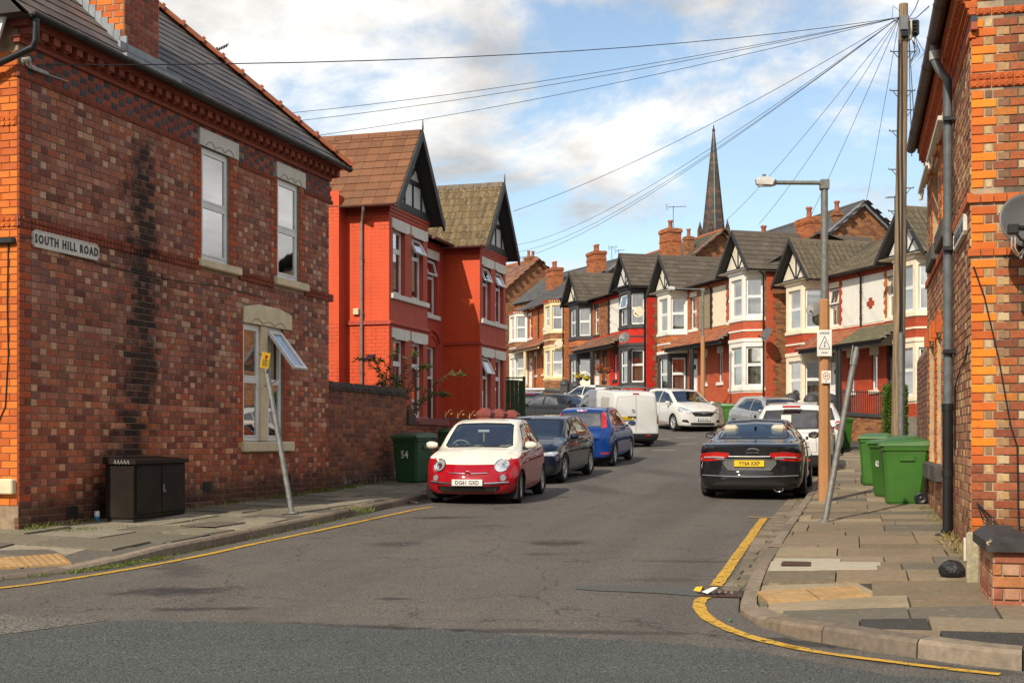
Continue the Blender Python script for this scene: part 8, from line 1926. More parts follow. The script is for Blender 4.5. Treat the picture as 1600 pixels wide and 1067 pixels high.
# ---------------------------------------------------------------- small white over red hatchback
def fiat():
 RED = paint('deep_red_car_paint', (.36, .004, .012)); CRM_ = paint('cream_car_paint', (.78, .73, .62))
 o = empty('parked_car', (0, 0, 0), 0, 'small two tone hatchback, cream over red, front facing the camera at the left kerb', 'car')
 F = 1.773; h = .8135
 K = [(1.773, .2, .56, .66, .62, .46), (1.72, .19, .62, .73, .69, .54), (1.5, .18, .74, .785, .82, .6), (1.2, .18, .84, .81, .925, .63), (.86, .18, .90, h, 1.0, .66), (.6, .18, .915, h, 1.17, .66), (.35, .18, .925, h, 1.325, .625), (.1, .18, .93, h, 1.435, .59), (-.3, .18, .94, h, 1.488, .575), (-.8, .18, .955, h, 1.48, .56), (-1.2, .18, .965, .81, 1.425, .53), (-1.45, .19, .95, .80, 1.30, .52), (-1.64, .2, .9, .77, 1.02, .55), (-1.73, .22, .78, .74, .88, .52), (-1.773, .24, .66, .70, .74, .45)]
 c = Car(K, bow_f=.3, bow_r=.2, nose=[(0, .1), (.2, .05), (.38, .0), (.5, .03), (.7, .12), (1.6, .12)], zone=.6)
 arches(c, (1.06, -1.24), .335)
 w = c.side
 up = lambda f: True
 c.region('side_window', [(.62, .975), (.13, 1.37), (-.42, 1.415), (-.5, .99)], 'xz', w, CARGLASS, -.006, 'pair', (TRIM, .018, 'window_seal')); c.region('side_window', [(-.56, .995), (-.48, 1.41), (-.92, 1.385), (-1.2, 1.26), (-1.28, 1.05)], 'xz', w, CARGLASSD, -.006, 'pair', (TRIM, .018, 'window_seal'))
 c.region('windscreen', [(0, 1.0), (.52, .985), (.60, 1.02), (.515, 1.385), (.44, 1.415), (0, 1.435)], 'yz', lambda f: f.normal.x > .25 and f.calc_center_median().x > -.1 and f.calc_center_median().x < 1.0, CARGLASS, -.004, 'both', (TRIM, .02, 'window_seal'))
 c.region('rear_window', [(0, 1.05), (.5, 1.05), (.47, 1.33), (0, 1.36)], 'yz', lambda f: f.normal.x < -.3 and f.calc_center_median().x < -1.2, CARGLASSD, -.004)
 FR = lambda f: f.normal.x > .1 and f.calc_center_median().x > 1.15
 c.region('headlight_bowl', circ(.53, .672, .05, 16), 'yz', FR, CHROME, .004, 'pair', (CHROME, .008, 'headlight_bowl_edge', .006)); c.region('headlight', circ(.53, .685, .112, 22), 'yz', FR, CLEARL, .012, 'pair', (CHROME, .014, 'headlight_ring', .014)); c.region('fog_light', circ(.575, .475, .058, 18), 'yz', FR, CLEARL, .006, 'pair', (CHROME, .01, 'fog_light_ring', .008))
 c.region('lower_grille', [(0, .225), (.42, .225), (.52, .27), (.54, .335), (0, .335)], 'yz', FR, TRIM, -.012)
 c.region('front_splitter', [(0, .1), (.55, .1), (.58, .168), (0, .168)], 'yz', FR, TRIM, .004)
 HN = lambda f: True
 line = [(1.9, .62), (1.62, .70), (1.3, .80), (.9, .885), (.3, .915), (-.6, .93), (-1.3, .945), (-1.9, .95)]
 cream = c.cut([(0, .705), (.5, .712), (.5, 2), (0, 2)], 'yz', lambda f: f.calc_center_median().x > .9)
 for (a, b) in zip(line[:-1], line[1:]):
  cream += c.cut([(b[0], b[1]), (a[0], a[1]), (a[0], 2), (b[0], 2)], 'xz', lambda f: f.calc_center_median().y > .5 or f.calc_center_median().x < 1.0)
 c.part('upper_body', c.take([f for f in set(cream) if f.is_valid]), CRM_)
 c.region('door', [(.78, .3), (.82, .88), (-.5, .915), (-.55, .3)], 'xz', w, RED, .001, 'pair', (GAP, .009))
 b = c.finish(o, RED)
 for x, y, st in ((1.06, .7, 0), (-1.24, .7, 0)):
  for sg in (1, -1): wheel(o, x, sg * y, .292, .19, 14, ALLOY, steer=rad(4) if x > 0 else 0)
 mirror(o, .62, .78, 1.02, CRM_, 1.05); cabin(o, -1.2, .95, .93, h, SEATC, ((-.05,), (-.8,)), .5, 1.3)
 strip(o, 'interior_mirror', [(.38, -.1, 1.27), (.38, .1, 1.27)], .03, SWH, 8); strip(o, 'hanging_tag', [(.38, .0, 1.24), (.38, .0, 1.08)], .014, PLY)
 X = 1.775
 for sg in (1, -1):
  strip(o, 'chrome_bumper_bar', [(X - .02, sg * .28, .385), (X - .045, sg * .42, .388), (X - .105, sg * .56, .395), (X - .19, sg * .66, .40)], .02, CHROME, 8)
  strip(o, 'chrome_moustache', [(X - .045, sg * .055, .555), (X - .055, sg * .2, .56), (X - .075, sg * .33, .565)], .013, CHROME, 6)
 bd_ = badge(o, X - .05, 0, .555, .052, CHROME); badge(bd_, X - .044, 0, .555, .04, plain('badge_red', (.3, .01, .015), .3))
 mb = MB()
 for k in range(24): y = -.46 + k * .04; mb.box(X - .07 - .05 * (y / .5) ** 2, X - .055 - .05 * (y / .5) ** 2, y - .004, y + .004, .235, .33)
 tag(mb.build('grille_bars', plain('dark_grille', (.05, .05, .05), .5), o), kind='stuff'); plate(o, X + .012, .40, 'DG61 GXD', True)
 strip(o, 'wiper', [(.9, -.45, 1.0), (.86, -.1, 1.045), (.83, .05, 1.06)], .01, TRIM); strip(o, 'wiper', [(.9, .1, 1.01), (.86, .35, 1.04), (.83, .5, 1.04)], .01, TRIM)
 for sg in (1, -1): strip(o, 'door_handle', [(-.32, sg * .815, .80), (-.45, sg * .812, .805)], .014, CHROME)
 return o
q_ = fiat(); place(q_, -.42, 23.6, 190.5); q_.scale = (1, 1, .95)
# ---------------------------------------------------------------- dark blue hatchback behind it
def hatch(name_label, L, W, H, m, wb, fo, R_=.32, kw=None, bow_f=.26, bow_r=.16, front=None, rear=None, glass=CARGLASSD, side=None, rims=(5, True, ALLOY), seatm=SEAT, windows=None, screen=None, back=None, group=None, mirm=None, tail=None, nose=None, rails=None, doors=True, cat='car', objname='parked_car', bumper=None):
 o = empty(objname, (0, 0, 0), 0, name_label, cat, group); F = L / 2; h = W / 2; K = keys(L, W, H, **kw); c = Car(K, bow_f, bow_r, nose, tail)
 xa, xb = F - fo, F - fo - wb; arches(c, (xa, xb), R_ * 1.14)
 for poly in windows: c.region('side_window', poly, 'xz', c.side, glass, -.006, 'pair', (TRIM, .016, 'window_seal'))
 if screen: c.region('windscreen', screen, 'yz', lambda f: f.normal.x > .22 and F - kw['cowl'] + .2 > f.calc_center_median().x > F - kw['r0'] - .25, CARGLASS, -.004, 'both', (TRIM, .018, 'window_seal'))
 if back: c.region('rear_window', back, 'yz', lambda f: f.normal.x < -.2 and f.calc_center_median().z > kw['belt'][2] - .14, glass, -.004, 'both', (TRIM, .03, 'window_seal'))
 if front: front(c, lambda f: f.normal.x > .1 and f.calc_center_median().x > F - .75)
 if rear: rear(c, lambda f: f.normal.x < -.08 and f.calc_center_median().x < -F + .8)
 if bumper:
  c.region('lower_bumper', [(0, .05), (h * 1.02, .05), (h * 1.02, bumper), (0, bumper)], 'yz', lambda f: f.normal.x < -.08 and f.calc_center_median().x < -F + .8, TRIM, .004)
  c.region('sill_trim', [(xa - R_ * 1.2, .1), (xa - R_ * 1.2, bumper - .1), (xb + R_ * 1.2, bumper - .1), (xb + R_ * 1.2, .1)], 'xz', c.side, TRIM, .003, 'pair')
 if doors:
  b0 = kw['belt'][0] - .03; b1 = kw['belt'][2] - .03; xm = (xa + xb) / 2 + .05; a0 = xa - R_ * 1.45
  c.region('door', [(a0, .32), (a0 + .05, b0), (xm, (b0 + b1) / 2), (xm, .32)], 'xz', c.side, m, .001, 'pair', (GAP, .009)); c.region('door', [(xm - .012, .32), (xm - .012, (b0 + b1) / 2), (xb + R_ * .75, b1), (xb + R_ * 1.35, .62), (xb + R_ * 1.4, .32)], 'xz', c.side, m, .001, 'pair', (GAP, .009))
 if side: side(c)
 c.finish(o, m)
 for x in (xa, xb):
  for sg in (1, -1): wheel(o, x, sg * (h - .11), R_, .2, rims[0], rims[2], twin=rims[1])
 mirror(o, F - kw['cowl'] - .28, h - .03, kw['belt'][0] + .09, mirm or m); cabin(o, -F + .7, F - kw['cowl'] + .05, kw['belt'][0], h, seatm, ((F - kw['r0'] - .35,), (F - kw['r0'] - 1.2,)), F - kw['cowl'] - .45, H - .12)
 for sg in (1, -1):
  for dx in (-.3, -1.15): strip(o, 'door_handle', [(F - kw['r0'] + dx + .1, sg * (h * .992), kw['belt'][1] - .1), (F - kw['r0'] + dx - .06, sg * (h * .99), kw['belt'][1] - .095)], .014, m)
 if rails:
  for sg in (1, -1): x0, x1 = F - kw['r0'] - .15, F - kw['r1'] + .1; strip(o, 'roof_rail', [(x0, sg * .58 * W / 1.8, H - .03), (x0 - .1, sg * .575 * W / 1.8, H + .03), (x1 + .1, sg * .56 * W / 1.8, H + .02), (x1, sg * .56 * W / 1.8, H - .04)], .02, rails)
 return o
NAVY = paint('midnight_blue_paint', (.010, .016, .035), .3)
def golf_front(c, FR):
 c.region('headlight', [(.5, .62), (.5, .70), (.83, .735), (.88, .68), (.8, .61)], 'yz', FR, CLEARL, .004, 'pair', (TRIM, .014, 'headlight_surround')); c.region('upper_grille', [(0, .62), (.49, .62), (.49, .70), (0, .70)], 'yz', FR, TRIM, -.008)
 c.region('lower_grille', [(0, .22), (.5, .22), (.55, .42), (0, .42)], 'yz', FR, TRIM, -.012); c.region('fog_light', [(.6, .25), (.8, .28), (.8, .42), (.62, .42)], 'yz', FR, TRIM, -.006, 'pair')
GK = dict(zb=.18, hood=(.74, 1.0), cowl=1.12, r0=1.98, r1=3.75, r1z=-.07, glass=(4.08, 1.02), belt=(.92, .96, 1.0), tailz=.72, hoodw=.78)
g = hatch('glossy midnight blue hatchback parked behind the white and red car', 4.255, 1.79, 1.46, NAVY, 2.62, .88, .325, GK, front=golf_front, windows=[[(.85, .965), (.2, 1.33), (-.25, 1.375), (-.27, .985)], [(-.33, .985), (-.31, 1.375), (-.95, 1.36), (-1.15, 1.02)], [(-1.21, 1.03), (-1.02, 1.35), (-1.3, 1.28), (-1.48, 1.1)]],
  screen=[(0, 1.0), (.6, .99), (.68, 1.02), (.56, 1.37), (.5, 1.395), (0, 1.41)], back=[(0, 1.03), (.6, 1.03), (.52, 1.36), (0, 1.38)])
strip(g, 'grille_line', [(2.085, -.5, .625), (2.125, 0, .62), (2.085, .5, .625)], .008, plain('red_line', (.5, .02, .02), .3)); badge(g, 2.1, 0, .67, .055, CHROME)
for sg in (1, -1):
 for k in range(3): strip(g, 'bumper_fin', [(1.98, sg * .6, .28 + k * .05), (1.9, sg * .78, .29 + k * .05)], .008, CHROME)
place(g, .62, 29.3, 195.5); g.scale = (1, 1, .945)
# ---------------------------------------------------------------- blue hatchback
BLUE = paint('bright_blue_paint', (.004, .04, .2), .1)
def punto_rear(c, RR):
 c.region('tail_light', [(.55, .97), (.68, 1.0), (.61, 1.35), (.52, 1.38)], 'yz', lambda f: f.normal.x < -.02 and f.calc_center_median().x < -1.1, REDL, .008, 'pair'); c.region('reflector', [(.55, .33), (.75, .33), (.75, .37), (.55, .37)], 'yz', RR, REDL, .003, 'pair')
 c.region('tailgate', [(0, .5), (.58, .5), (.62, .94), (0, .94)], 'yz', RR, BLUE, .001, 'both', (GAP, .008))
PK = dict(zb=.2, hood=(.72, 1.02), cowl=1.0, r0=1.8, r1=3.55, r1z=-.06, glass=(3.86, .98), belt=(.93, .98, 1.02), tailz=.74, hoodw=.78, rw=.69)
p_ = hatch('bright blue hatchback with tall tail lights parked behind the white van', 4.03, 1.69, 1.49, BLUE, 2.51, .87, .31, PK, rear=punto_rear, windows=[[(.8, .99), (.2, 1.36), (-.25, 1.41), (-.27, 1.01)], [(-.33, 1.01), (-.31, 1.41), (-.95, 1.37), (-1.3, 1.08)]], screen=[(0, 1.03), (.56, 1.02), (.62, 1.06), (.53, 1.4), (0, 1.44)],
  back=[(0, 1.02), (.56, 1.02), (.49, 1.37), (0, 1.4)], glass=CARGLASS, rims=(6, False, ALLOY))
strip(p_, 'high_brake_light', [(-1.56, -.13, 1.42), (-1.56, .13, 1.42)], .018, REDL); strip(p_, 'roof_aerial', [(-1.3, 0, 1.47), (-1.42, 0, 1.62)], .008, TRIM); strip(p_, 'rear_wiper', [(-1.95, 0, 1.05), (-1.9, .3, 1.12)], .01, TRIM); badge(p_, -2.015, 0, .88, .045, CHROME, False)
text_mesh('lettering', 'Punto', .1, CHROME, p_, T((-2.0, -.38, .72)) @ Matrix.Rotation(rad(-90), 4, 'Z') @ Matrix.Rotation(rad(90), 4, 'X') , .004); plate(p_, -2.02, .45, 'DK57 LVE', False)
place(p_, 2.2, 35.2, 14.5)
# ---------------------------------------------------------------- black saloon, rear to the camera
def xf():
 L_, W_, H_ = 4.96, 1.877, 1.395; F = L_ / 2; h = W_ / 2; o = empty('parked_car', (0, 0, 0), 0, 'glossy black saloon with yellow plate YY64 XXP, rear facing the camera on the right', 'car')
 kw = dict(zb=.19, hood=(.70, .98), cowl=1.55, r0=2.3, r1=3.2, r1z=-.03, glass=(4.25, 1.035), boot=.985, belt=(.93, .97, 1.0), rw=.63, tailz=.74, tw=.86)
 c = Car(keys(L_, W_, H_, **kw), .24, .26, None, tail=[(0, .16), (.18, .08), (.34, .0), (.45, .01), (.52, .05), (.8, .07), (.92, .02), (1.0, .06), (1.6, .06)], zone=.7)
 xa, xb = F - .9, F - .9 - 2.909; arches(c, (xa, xb), .39)
 RR = lambda f: f.normal.x < -.05 and f.calc_center_median().x < -F + .85
 for poly in ([(.9, 1.0), (.3, 1.3), (-.15, 1.375), (-.18, 1.0)], [(-.24, 1.0), (-.22, 1.375), (-.85, 1.32), (-1.15, 1.2), (-1.2, 1.02)]): c.region('side_window', poly, 'xz', c.side, CARGLASS, -.006, 'pair', (CHROME, .014, 'window_trim'))
 c.region('windscreen', [(0, 1.0), (.65, 1.0), (.55, 1.38), (0, 1.41)], 'yz', lambda f: f.normal.x > .22 and 1.1 > f.calc_center_median().x > 0, CARGLASS, -.004)
 c.region('rear_window', [(0, 1.06), (.59, 1.06), (.64, 1.09), (.545, 1.34), (.48, 1.375), (0, 1.405)], 'yz', lambda f: f.normal.x < -.1 and f.calc_center_median().x < -.4 and f.calc_center_median().x > -1.9, CARGLASS, -.004, 'both', (TRIM, .03, 'window_seal'))
 c.region('tail_light', [(.34, .79), (.35, .845), (.6, .865), (.86, .83), (.93, .72), (.84, .675), (.52, .70), (.42, .735)], 'yz', RR, REDL, .006, 'pair', (TRIM, .008, 'lamp_edge')); 
 c.region('boot_lid', [(0, .50), (.36, .50), (.50, .66), (.50, .69), (.34, .76), (.33, .85), (.60, .87), (.72, .93), (.70, .99), (0, 1.03)], 'yz', RR, BLK, .001, 'both', (GAP, .008)) if False else None
 c.region('plate_recess', [(0, .54), (.37, .54), (.46, .64), (.46, .73), (0, .735)], 'yz', RR, plain('grey_plate_recess', (.10, .095, .09), .5, var=.2), -.012, 'both', (GALV, .007, 'recess_trim', .004))
 c.region('rear_valance', [(0, .12), (.78, .12), (.72, .27), (.58, .325), (0, .335)], 'yz', RR, plain('charcoal_valance', (.032, .03, .028), .5, var=.15), .003)
 b0, b1 = .9, .95
 c.region('door', [(.95, .3), (.98, b0), (-.2, .93), (-.2, .3)], 'xz', c.side, BLK, .001, 'pair', (GAP, .009)); c.region('door', [(-.212, .3), (-.212, .93), (-1.15, b1), (-1.0, .6), (-.95, .3)], 'xz', c.side, BLK, .001, 'pair', (GAP, .009))
 c.finish(o, BLK)
 X = -F
 for sg in (1, -1):
  mb = MB(); mb.prism([(.46, .742), (.80, .732), (.84, .762), (.54, .785)], 0, .02, T((X + .19 + .0, 0, 0)) @ Matrix.Rotation(rad(-90), 4, 'Z') @ Matrix.Diagonal((sg, 1, 1, 1)))
  pts = [(X + .085 + .26 * (y / h) ** 2.6 - .03, sg * y, z) for (y, z) in ((.44, .755), (.6, .762), (.8, .752))]; strip(o, 'lamp_core', pts, .016, CLEARL, 6); strip(o, 'lamp_core', [(p[0] + .004, p[1], p[2] - .028) for p in pts[:2]], .009, CLEARL, 6)
  strip(o, 'door_handle', [(.0, sg * .93, .86), (-.16, sg * .93, .865)], .014, CHROME); strip(o, 'door_handle', [(-.95, sg * .92, .88), (-1.1, sg * .92, .885)], .014, CHROME)
 strip(o, 'chrome_boot_bar', [(X + .075, y, .775) for y in (-.36, 0, .36)], .018, CHROME, 8)
 strip(o, 'bumper_chrome_line', [(X + .02 + .26 * abs(y / h) ** 2.6 - .01, y, .425 + .02 * abs(y)) for y in [-.84 + .12 * k for k in range(15)]], .007, plain('satin_trim', (.3, .3, .3), .45, .3), 6)
 plate(o, X + .06, .655, 'YY64 XXP', False); text_mesh('lettering', 'JAGUAR', .05, CHROME, o, T((X + .045, -.06, .845)) @ Matrix.Rotation(rad(-90), 4, 'Z') @ Matrix.Rotation(rad(90), 4, 'X'), .004, 1.3)
 mb = MB(); mb.prism([(-.1, .0), (-.05, .028), (.02, .03), (.07, .02), (.12, -.012), (.1, -.02), (.05, .0), (-.02, .008), (-.09, -.012)], -.004, .008, T((X + .045, -.06, .90)) @ Matrix.Rotation(rad(-90), 4, 'Z')); mb.build('leaping_emblem', CHROME, o)
 mb = MB(); mb.lathe([(.085, 0), (.09, .03), (.08, .05), (.065, .03), (.06, -.08)], 22, T((X + .2, -.50, .205)) @ Matrix.Rotation(rad(-90), 4, 'Y') @ Matrix.Diagonal((.62, 1, 1, 1))); ex = mb.build('exhaust', CHROME, o); mb = MB(); mb.lathe([(.062, .01), (.001, .0)], 18, T((X + .19, -.50, .205)) @ Matrix.Rotation(rad(-90), 4, 'Y') @ Matrix.Diagonal((.62, 1, 1, 1))); mb.build('exhaust_hole', GAP, ex)
 mb = MB(); mb.prism([(-.09, 0), (.05, 0), (-.06, .06), (-.09, .055)], -.02, .02, T((-.95, 0, 1.43))); mb.build('roof_fin', BLK, o)
 for x in (xa, xb):
  for sg in (1, -1): wheel(o, x, sg * .82, .345, .235, 7, ALLOY, twin=True)
 mirror(o, .62, .9, 1.07, BLK); cabin(o, -1.3, 1.0, .93, h, SEATC, ((.05,), (-.85,)), .62, 1.36); mb = MB(); mb.cbox(-1.75, -1.25, -.62, .62, .92, .985, .02); mb.build('parcel_shelf', TRIM, o)
 mb = MB(); mb.box(-2.0, 2.0, -.7, .7, .16, .2); mb.build('underbody', GAP, o)
 return o
place(xf(), 4.78, 25.35, 14.8)
# ---------------------------------------------------------------- white people carrier behind the saloon
def smax_rear(c, RR):
 c.region('tail_light', [(.55, .96), (.60, 1.02), (.80, 1.08), (.9, 1.06), (.9, .92), (.72, .90)], 'yz', RR, REDL, .006, 'pair', (TRIM, .008, 'lamp_edge')); c.region('reflector', [(.62, .36), (.8, .36), (.8, .41), (.62, .41)], 'yz', RR, REDL, .003, 'pair')
 c.region('tailgate', [(0, .56), (.58, .56), (.55, .9), (.53, 1.0), (0, 1.0)], 'yz', RR, WH, .001, 'both', (GAP, .008))
SK = dict(zb=.2, hood=(.78, 1.08), cowl=1.15, r0=2.2, r1=4.2, r1z=-.05, glass=(4.58, 1.08), belt=(.98, 1.02, 1.07), tailz=.8, hoodw=.78, rw=.71)
sm_ = hatch('white people carrier with black roof rails parked in front of the black saloon', 4.77, 1.86, 1.66, WH, 2.85, .92, .335, SK, rear=smax_rear, windows=[[(.95, 1.04), (.2, 1.49), (-.2, 1.54), (-.22, 1.05)], [(-.28, 1.05), (-.26, 1.54), (-1.05, 1.53), (-1.12, 1.08)], [(-1.18, 1.09), (-1.12, 1.52), (-1.65, 1.46), (-1.9, 1.2)]], screen=[(0, 1.1), (.62, 1.1), (.55, 1.56), (0, 1.6)],
   back=[(0, 1.06), (.66, 1.08), (.68, 1.2), (.585, 1.5), (0, 1.53)], rails=TRIM, bumper=.5, rims=(5, True, ALLOY))
strip(sm_, 'high_brake_light', [(-2.02, -.2, 1.585), (-2.02, .2, 1.585)], .028, REDL); plate(sm_, -2.37, .72, 'MX13 KTE', False); badge(sm_, -2.385, 0, .93, .06, plain('blue_badge', (.02, .08, .3), .3), False); mb = MB(); mb.cbox(-2.2, -2.19, .0, .22, 1.22, 1.4, .002); mb.build('window_sticker', SWH, sm_)
place(sm_, 6.9, 31.9, 14.8)
def wh_rear(c, RR): c.region('tail_light', circ(.70, .90, .11, 18, .9, 1.2), 'yz', RR, REDL, .008, 'pair', (TRIM, .008, 'lamp_edge'))
HK = dict(zb=.2, hood=(.76, 1.04), cowl=1.05, r0=1.95, r1=3.6, r1z=-.06, glass=(4.0, 1.0), belt=(.94, .98, 1.02), tailz=.76, hoodw=.78, rw=.7)
hwin = [[(.85, 1.0), (.2, 1.38), (-.25, 1.43), (-.27, 1.01)], [(-.33, 1.01), (-.31, 1.43), (-1.0, 1.40), (-1.35, 1.1)]]
w3 = hatch('white hatchback with round tail lights half hidden behind the near lamp post sleeve', 4.2, 1.78, 1.54, WH, 2.6, .86, .32, HK, rear=wh_rear, windows=hwin, screen=[(0, 1.06), (.58, 1.05), (.53, 1.44), (0, 1.48)], back=[(0, 1.04), (.62, 1.05), (.53, 1.4), (0, 1.43)])
strip(w3, 'high_brake_light', [(-1.62, -.28, 1.465), (-1.62, .28, 1.465)], .022, REDL); plate(w3, -2.11, .66, 'PO62 HKX', False); place(w3, 9.0, 39.4, 12)
SILV = paint('silver_paint', (.36, .37, .37), .5)
def gen_front(c, FR): c.region('headlight', [(.5, .66), (.5, .74), (.8, .82), (.88, .76), (.8, .66)], 'yz', FR, CLEARL, .004, 'pair', (TRIM, .012, 'headlight_surround')); c.region('upper_grille', [(0, .6), (.42, .62), (.45, .72), (0, .73)], 'yz', FR, TRIM, -.008); c.region('lower_grille', [(0, .25), (.55, .25), (.55, .4), (0, .4)], 'yz', FR, TRIM, -.01)
s4 = hatch('silver grey hatchback facing the camera between the white cars and the people carrier', 4.3, 1.8, 1.5, SILV, 2.65, .88, .32, dict(HK, r1=3.7, glass=(4.1, 1.0)), front=gen_front, windows=hwin, screen=[(0, 1.05), (.62, 1.04), (.55, 1.41), (0, 1.45)], back=[(0, 1.04), (.6, 1.05), (.5, 1.38), (0, 1.4)]); place(s4, 9.3, 46.6, 163)
def mer_front(c, FR):
 c.region('headlight', [(.46, .73), (.50, .83), (.78, .95), (.9, .93), (.86, .78), (.6, .71)], 'yz', FR, CLEARL, .005, 'pair', (TRIM, .014, 'headlight_surround')); c.region('upper_grille', [(0, .60), (.36, .61), (.46, .70), (.48, .79), (0, .82)], 'yz', FR, TRIM, -.008, 'both', (CHROME, .012, 'grille_frame', .004)); c.region('lower_grille', [(0, .26), (.5, .26), (.52, .36), (0, .37)], 'yz', FR, TRIM, -.01); c.region('fog_light', [(.56, .34), (.82, .38), (.80, .47), (.62, .47)], 'yz', FR, TRIM, -.004, 'pair', (CHROME, .01, 'fog_light_frame'))
MK = dict(zb=.2, hood=(.86, 1.12), cowl=.95, r0=1.95, r1=3.75, r1z=-.06, glass=(4.1, 1.05), belt=(1.0, 1.03, 1.1), tailz=.8, hoodw=.8, rw=.7)
m_ = hatch('white people carrier with chrome grille bar facing the camera on the right kerb', 4.29, 1.81, 1.615, WH, 2.64, .88, .33, MK, front=mer_front, windows=[[(1.05, 1.08), (.35, 1.44), (-.15, 1.52), (-.17, 1.06)], [(-.23, 1.06), (-.21, 1.52), (-.95, 1.5), (-1.0, 1.1)], [(-1.06, 1.12), (-1.02, 1.49), (-1.45, 1.42), (-1.6, 1.22)]], screen=[(0, 1.13), (.66, 1.12), (.55, 1.52), (0, 1.56)], back=[(0, 1.1), (.62, 1.1), (.52, 1.48), (0, 1.5)], rims=(5, True, ALLOY))
strip(m_, 'chrome_grille_bar', [(2.08, -.46, .765), (2.14, 0, .745), (2.08, .46, .765)], .022, CHROME, 8); bg2 = badge(m_, 2.13, 0, .75, .065, CHROME); plate(m_, 2.165, .5, 'DT67 HGY', True, bluet=True); place(m_, 6.75, 53.0, 161.5)
# ---------------------------------------------------------------- white van
def van():
 L_, W_, H_ = 4.4, 1.695, 1.84; F = 2.2; h = W_ / 2; o = empty('parked_van', (0, 0, 0), 0, 'white panel van with roof bars and yellow rear plate in the left parking row', 'van')
 K = [(2.2, .25, .62, .72, .68, .5), (2.13, .22, .74, .78, .80, .6), (1.85, .21, .92, .82, .98, .66), (1.5, .21, 1.0, h, 1.12, .7), (1.1, .21, 1.05, h, 1.42, .72), (.65, .21, 1.08, h, 1.74, .72), (.3, .21, 1.08, h, 1.82, .73), (-.6, .21, 1.08, h, H_, .735), (-1.7, .21, 1.08, h, 1.82, .73), (-2.08, .22, 1.08, .835, 1.78, .715), (-2.17, .24, 1.06, .82, 1.72, .70), (-2.2, .26, 1.04, .80, 1.66, .68)]
 c = Car(K, .2, .05, None, tail=[(0, .0), (.5, 0), (.6, .02), (1.2, .03), (1.8, .09)], zone=.4); xa, xb = F - .85, F - .85 - 2.725; arches(c, (xa, xb), .36); RR = lambda f: f.normal.x < -.1 and f.calc_center_median().x < -1.9
 c.region('side_window', [(1.25, 1.13), (.62, 1.58), (.2, 1.64), (.18, 1.12)], 'xz', c.side, CARGLASSD, -.006, 'pair', (TRIM, .02, 'window_seal')); c.region('windscreen', [(0, 1.14), (.68, 1.14), (.62, 1.68), (0, 1.74)], 'yz', lambda f: f.normal.x > .22 and 1.7 > f.calc_center_median().x > .3, CARGLASS, -.004)
 c.region('side_panel', [(-1.0, 1.13), (-1.0, 1.62), (-1.75, 1.62), (-1.75, 1.13)], 'xz', c.side, plain('mesh_grey_window', (.42, .40, .36), .5, var=.1), -.004, 'pair', (WH, .02, 'panel_rim'))
 c.region('tail_light', [(.735, .78), (.83, .78), (.83, 1.08), (.75, 1.08)], 'yz', RR, REDL, .01, 'pair'); c.region('rear_bumper', [(0, .2), (.9, .2), (.9, .46), (0, .46)], 'yz', RR, TRIM, .01)
 c.region('rear_door', [(.012, .48), (.72, .48), (.72, 1.1), (.64, 1.62), (.012, 1.67)], 'yz', RR, WH, .001, 'pair', (GAP, .006)); c.region('sliding_door', [(.1, .3), (.1, 1.08), (-.95, 1.08), (-.95, .3)], 'xz', c.side, WH, .001, 'pair', (GAP, .008))
 c.finish(o, WH)
 for x in (xa, xb):
  for sg in (1, -1): wheel(o, x, sg * .74, .315, .19, 8, plain('steel_wheel', (.15, .15, .15), .6))
 mirror(o, 1.2, h, 1.22, TRIM, 1.2); cabin(o, -.2, 1.35, 1.05, h, SEAT, ((.3,),), .95, 1.5); plate(o, -2.2, .95, 'DV15 XRN', False, y=.36); badge(o, -2.2, .12, 1.2, .05, CHROME, False); strip(o, 'high_brake_light', [(-2.1, -.1, 1.74), (-2.1, .1, 1.74)], .022, REDL)
 strip(o, 'door_handle', [(-2.205, .02, 1.0), (-2.205, .3, 1.0)], .02, TRIM); strip(o, 'bumper_reflector', [(-2.22, -.35, .4), (-2.22, -.5, .4)], .018, REDL)
 for x in (-1.4, -.2): strip(o, 'roof_bar', [(x, -.7, 1.86), (x, -.68, 1.92), (x, .68, 1.92), (x, .7, 1.86)], .022, GALV)
 for y in (-.5, .5): strip(o, 'roof_bar', [(-1.6, y, 1.95), (.2, y, 1.95)], .02, GALV)
 mb = MB(); mb.box(-2.0, 1.8, -.6, .6, .22, .27); mb.build('underbody', GAP, o); return o
place(van(), 3.35, 44.4, -17)
# ---------------------------------------------------------------- cars at the bend
def sal_rear(c, RR): c.region('tail_light', [(.5, .8), (.52, .92), (.85, .95), (.9, .82)], 'yz', RR, REDL, .006, 'pair')
b5 = hatch('black saloon seen from its left rear beyond the blue hatchback', 4.5, 1.8, 1.45, BLK, 2.7, .9, .32, dict(zb=.19, hood=(.72, 1.0), cowl=1.35, r0=2.1, r1=3.1, r1z=-.03, glass=(3.85, 1.03), boot=1.0, belt=(.93, .97, 1.0), rw=.66, tailz=.76), rear=sal_rear, windows=[[(.75, .99), (.15, 1.31), (-.2, 1.36), (-.22, 1.0)], [(-.28, 1.0), (-.26, 1.36), (-.85, 1.3), (-1.15, 1.03)]], screen=[(0, 1.01), (.62, 1.01), (.54, 1.36), (0, 1.4)], back=[(0, 1.06), (.62, 1.06), (.53, 1.35), (0, 1.39)], glass=CARGLASS); place(b5, 1.6, 52.3, -42)
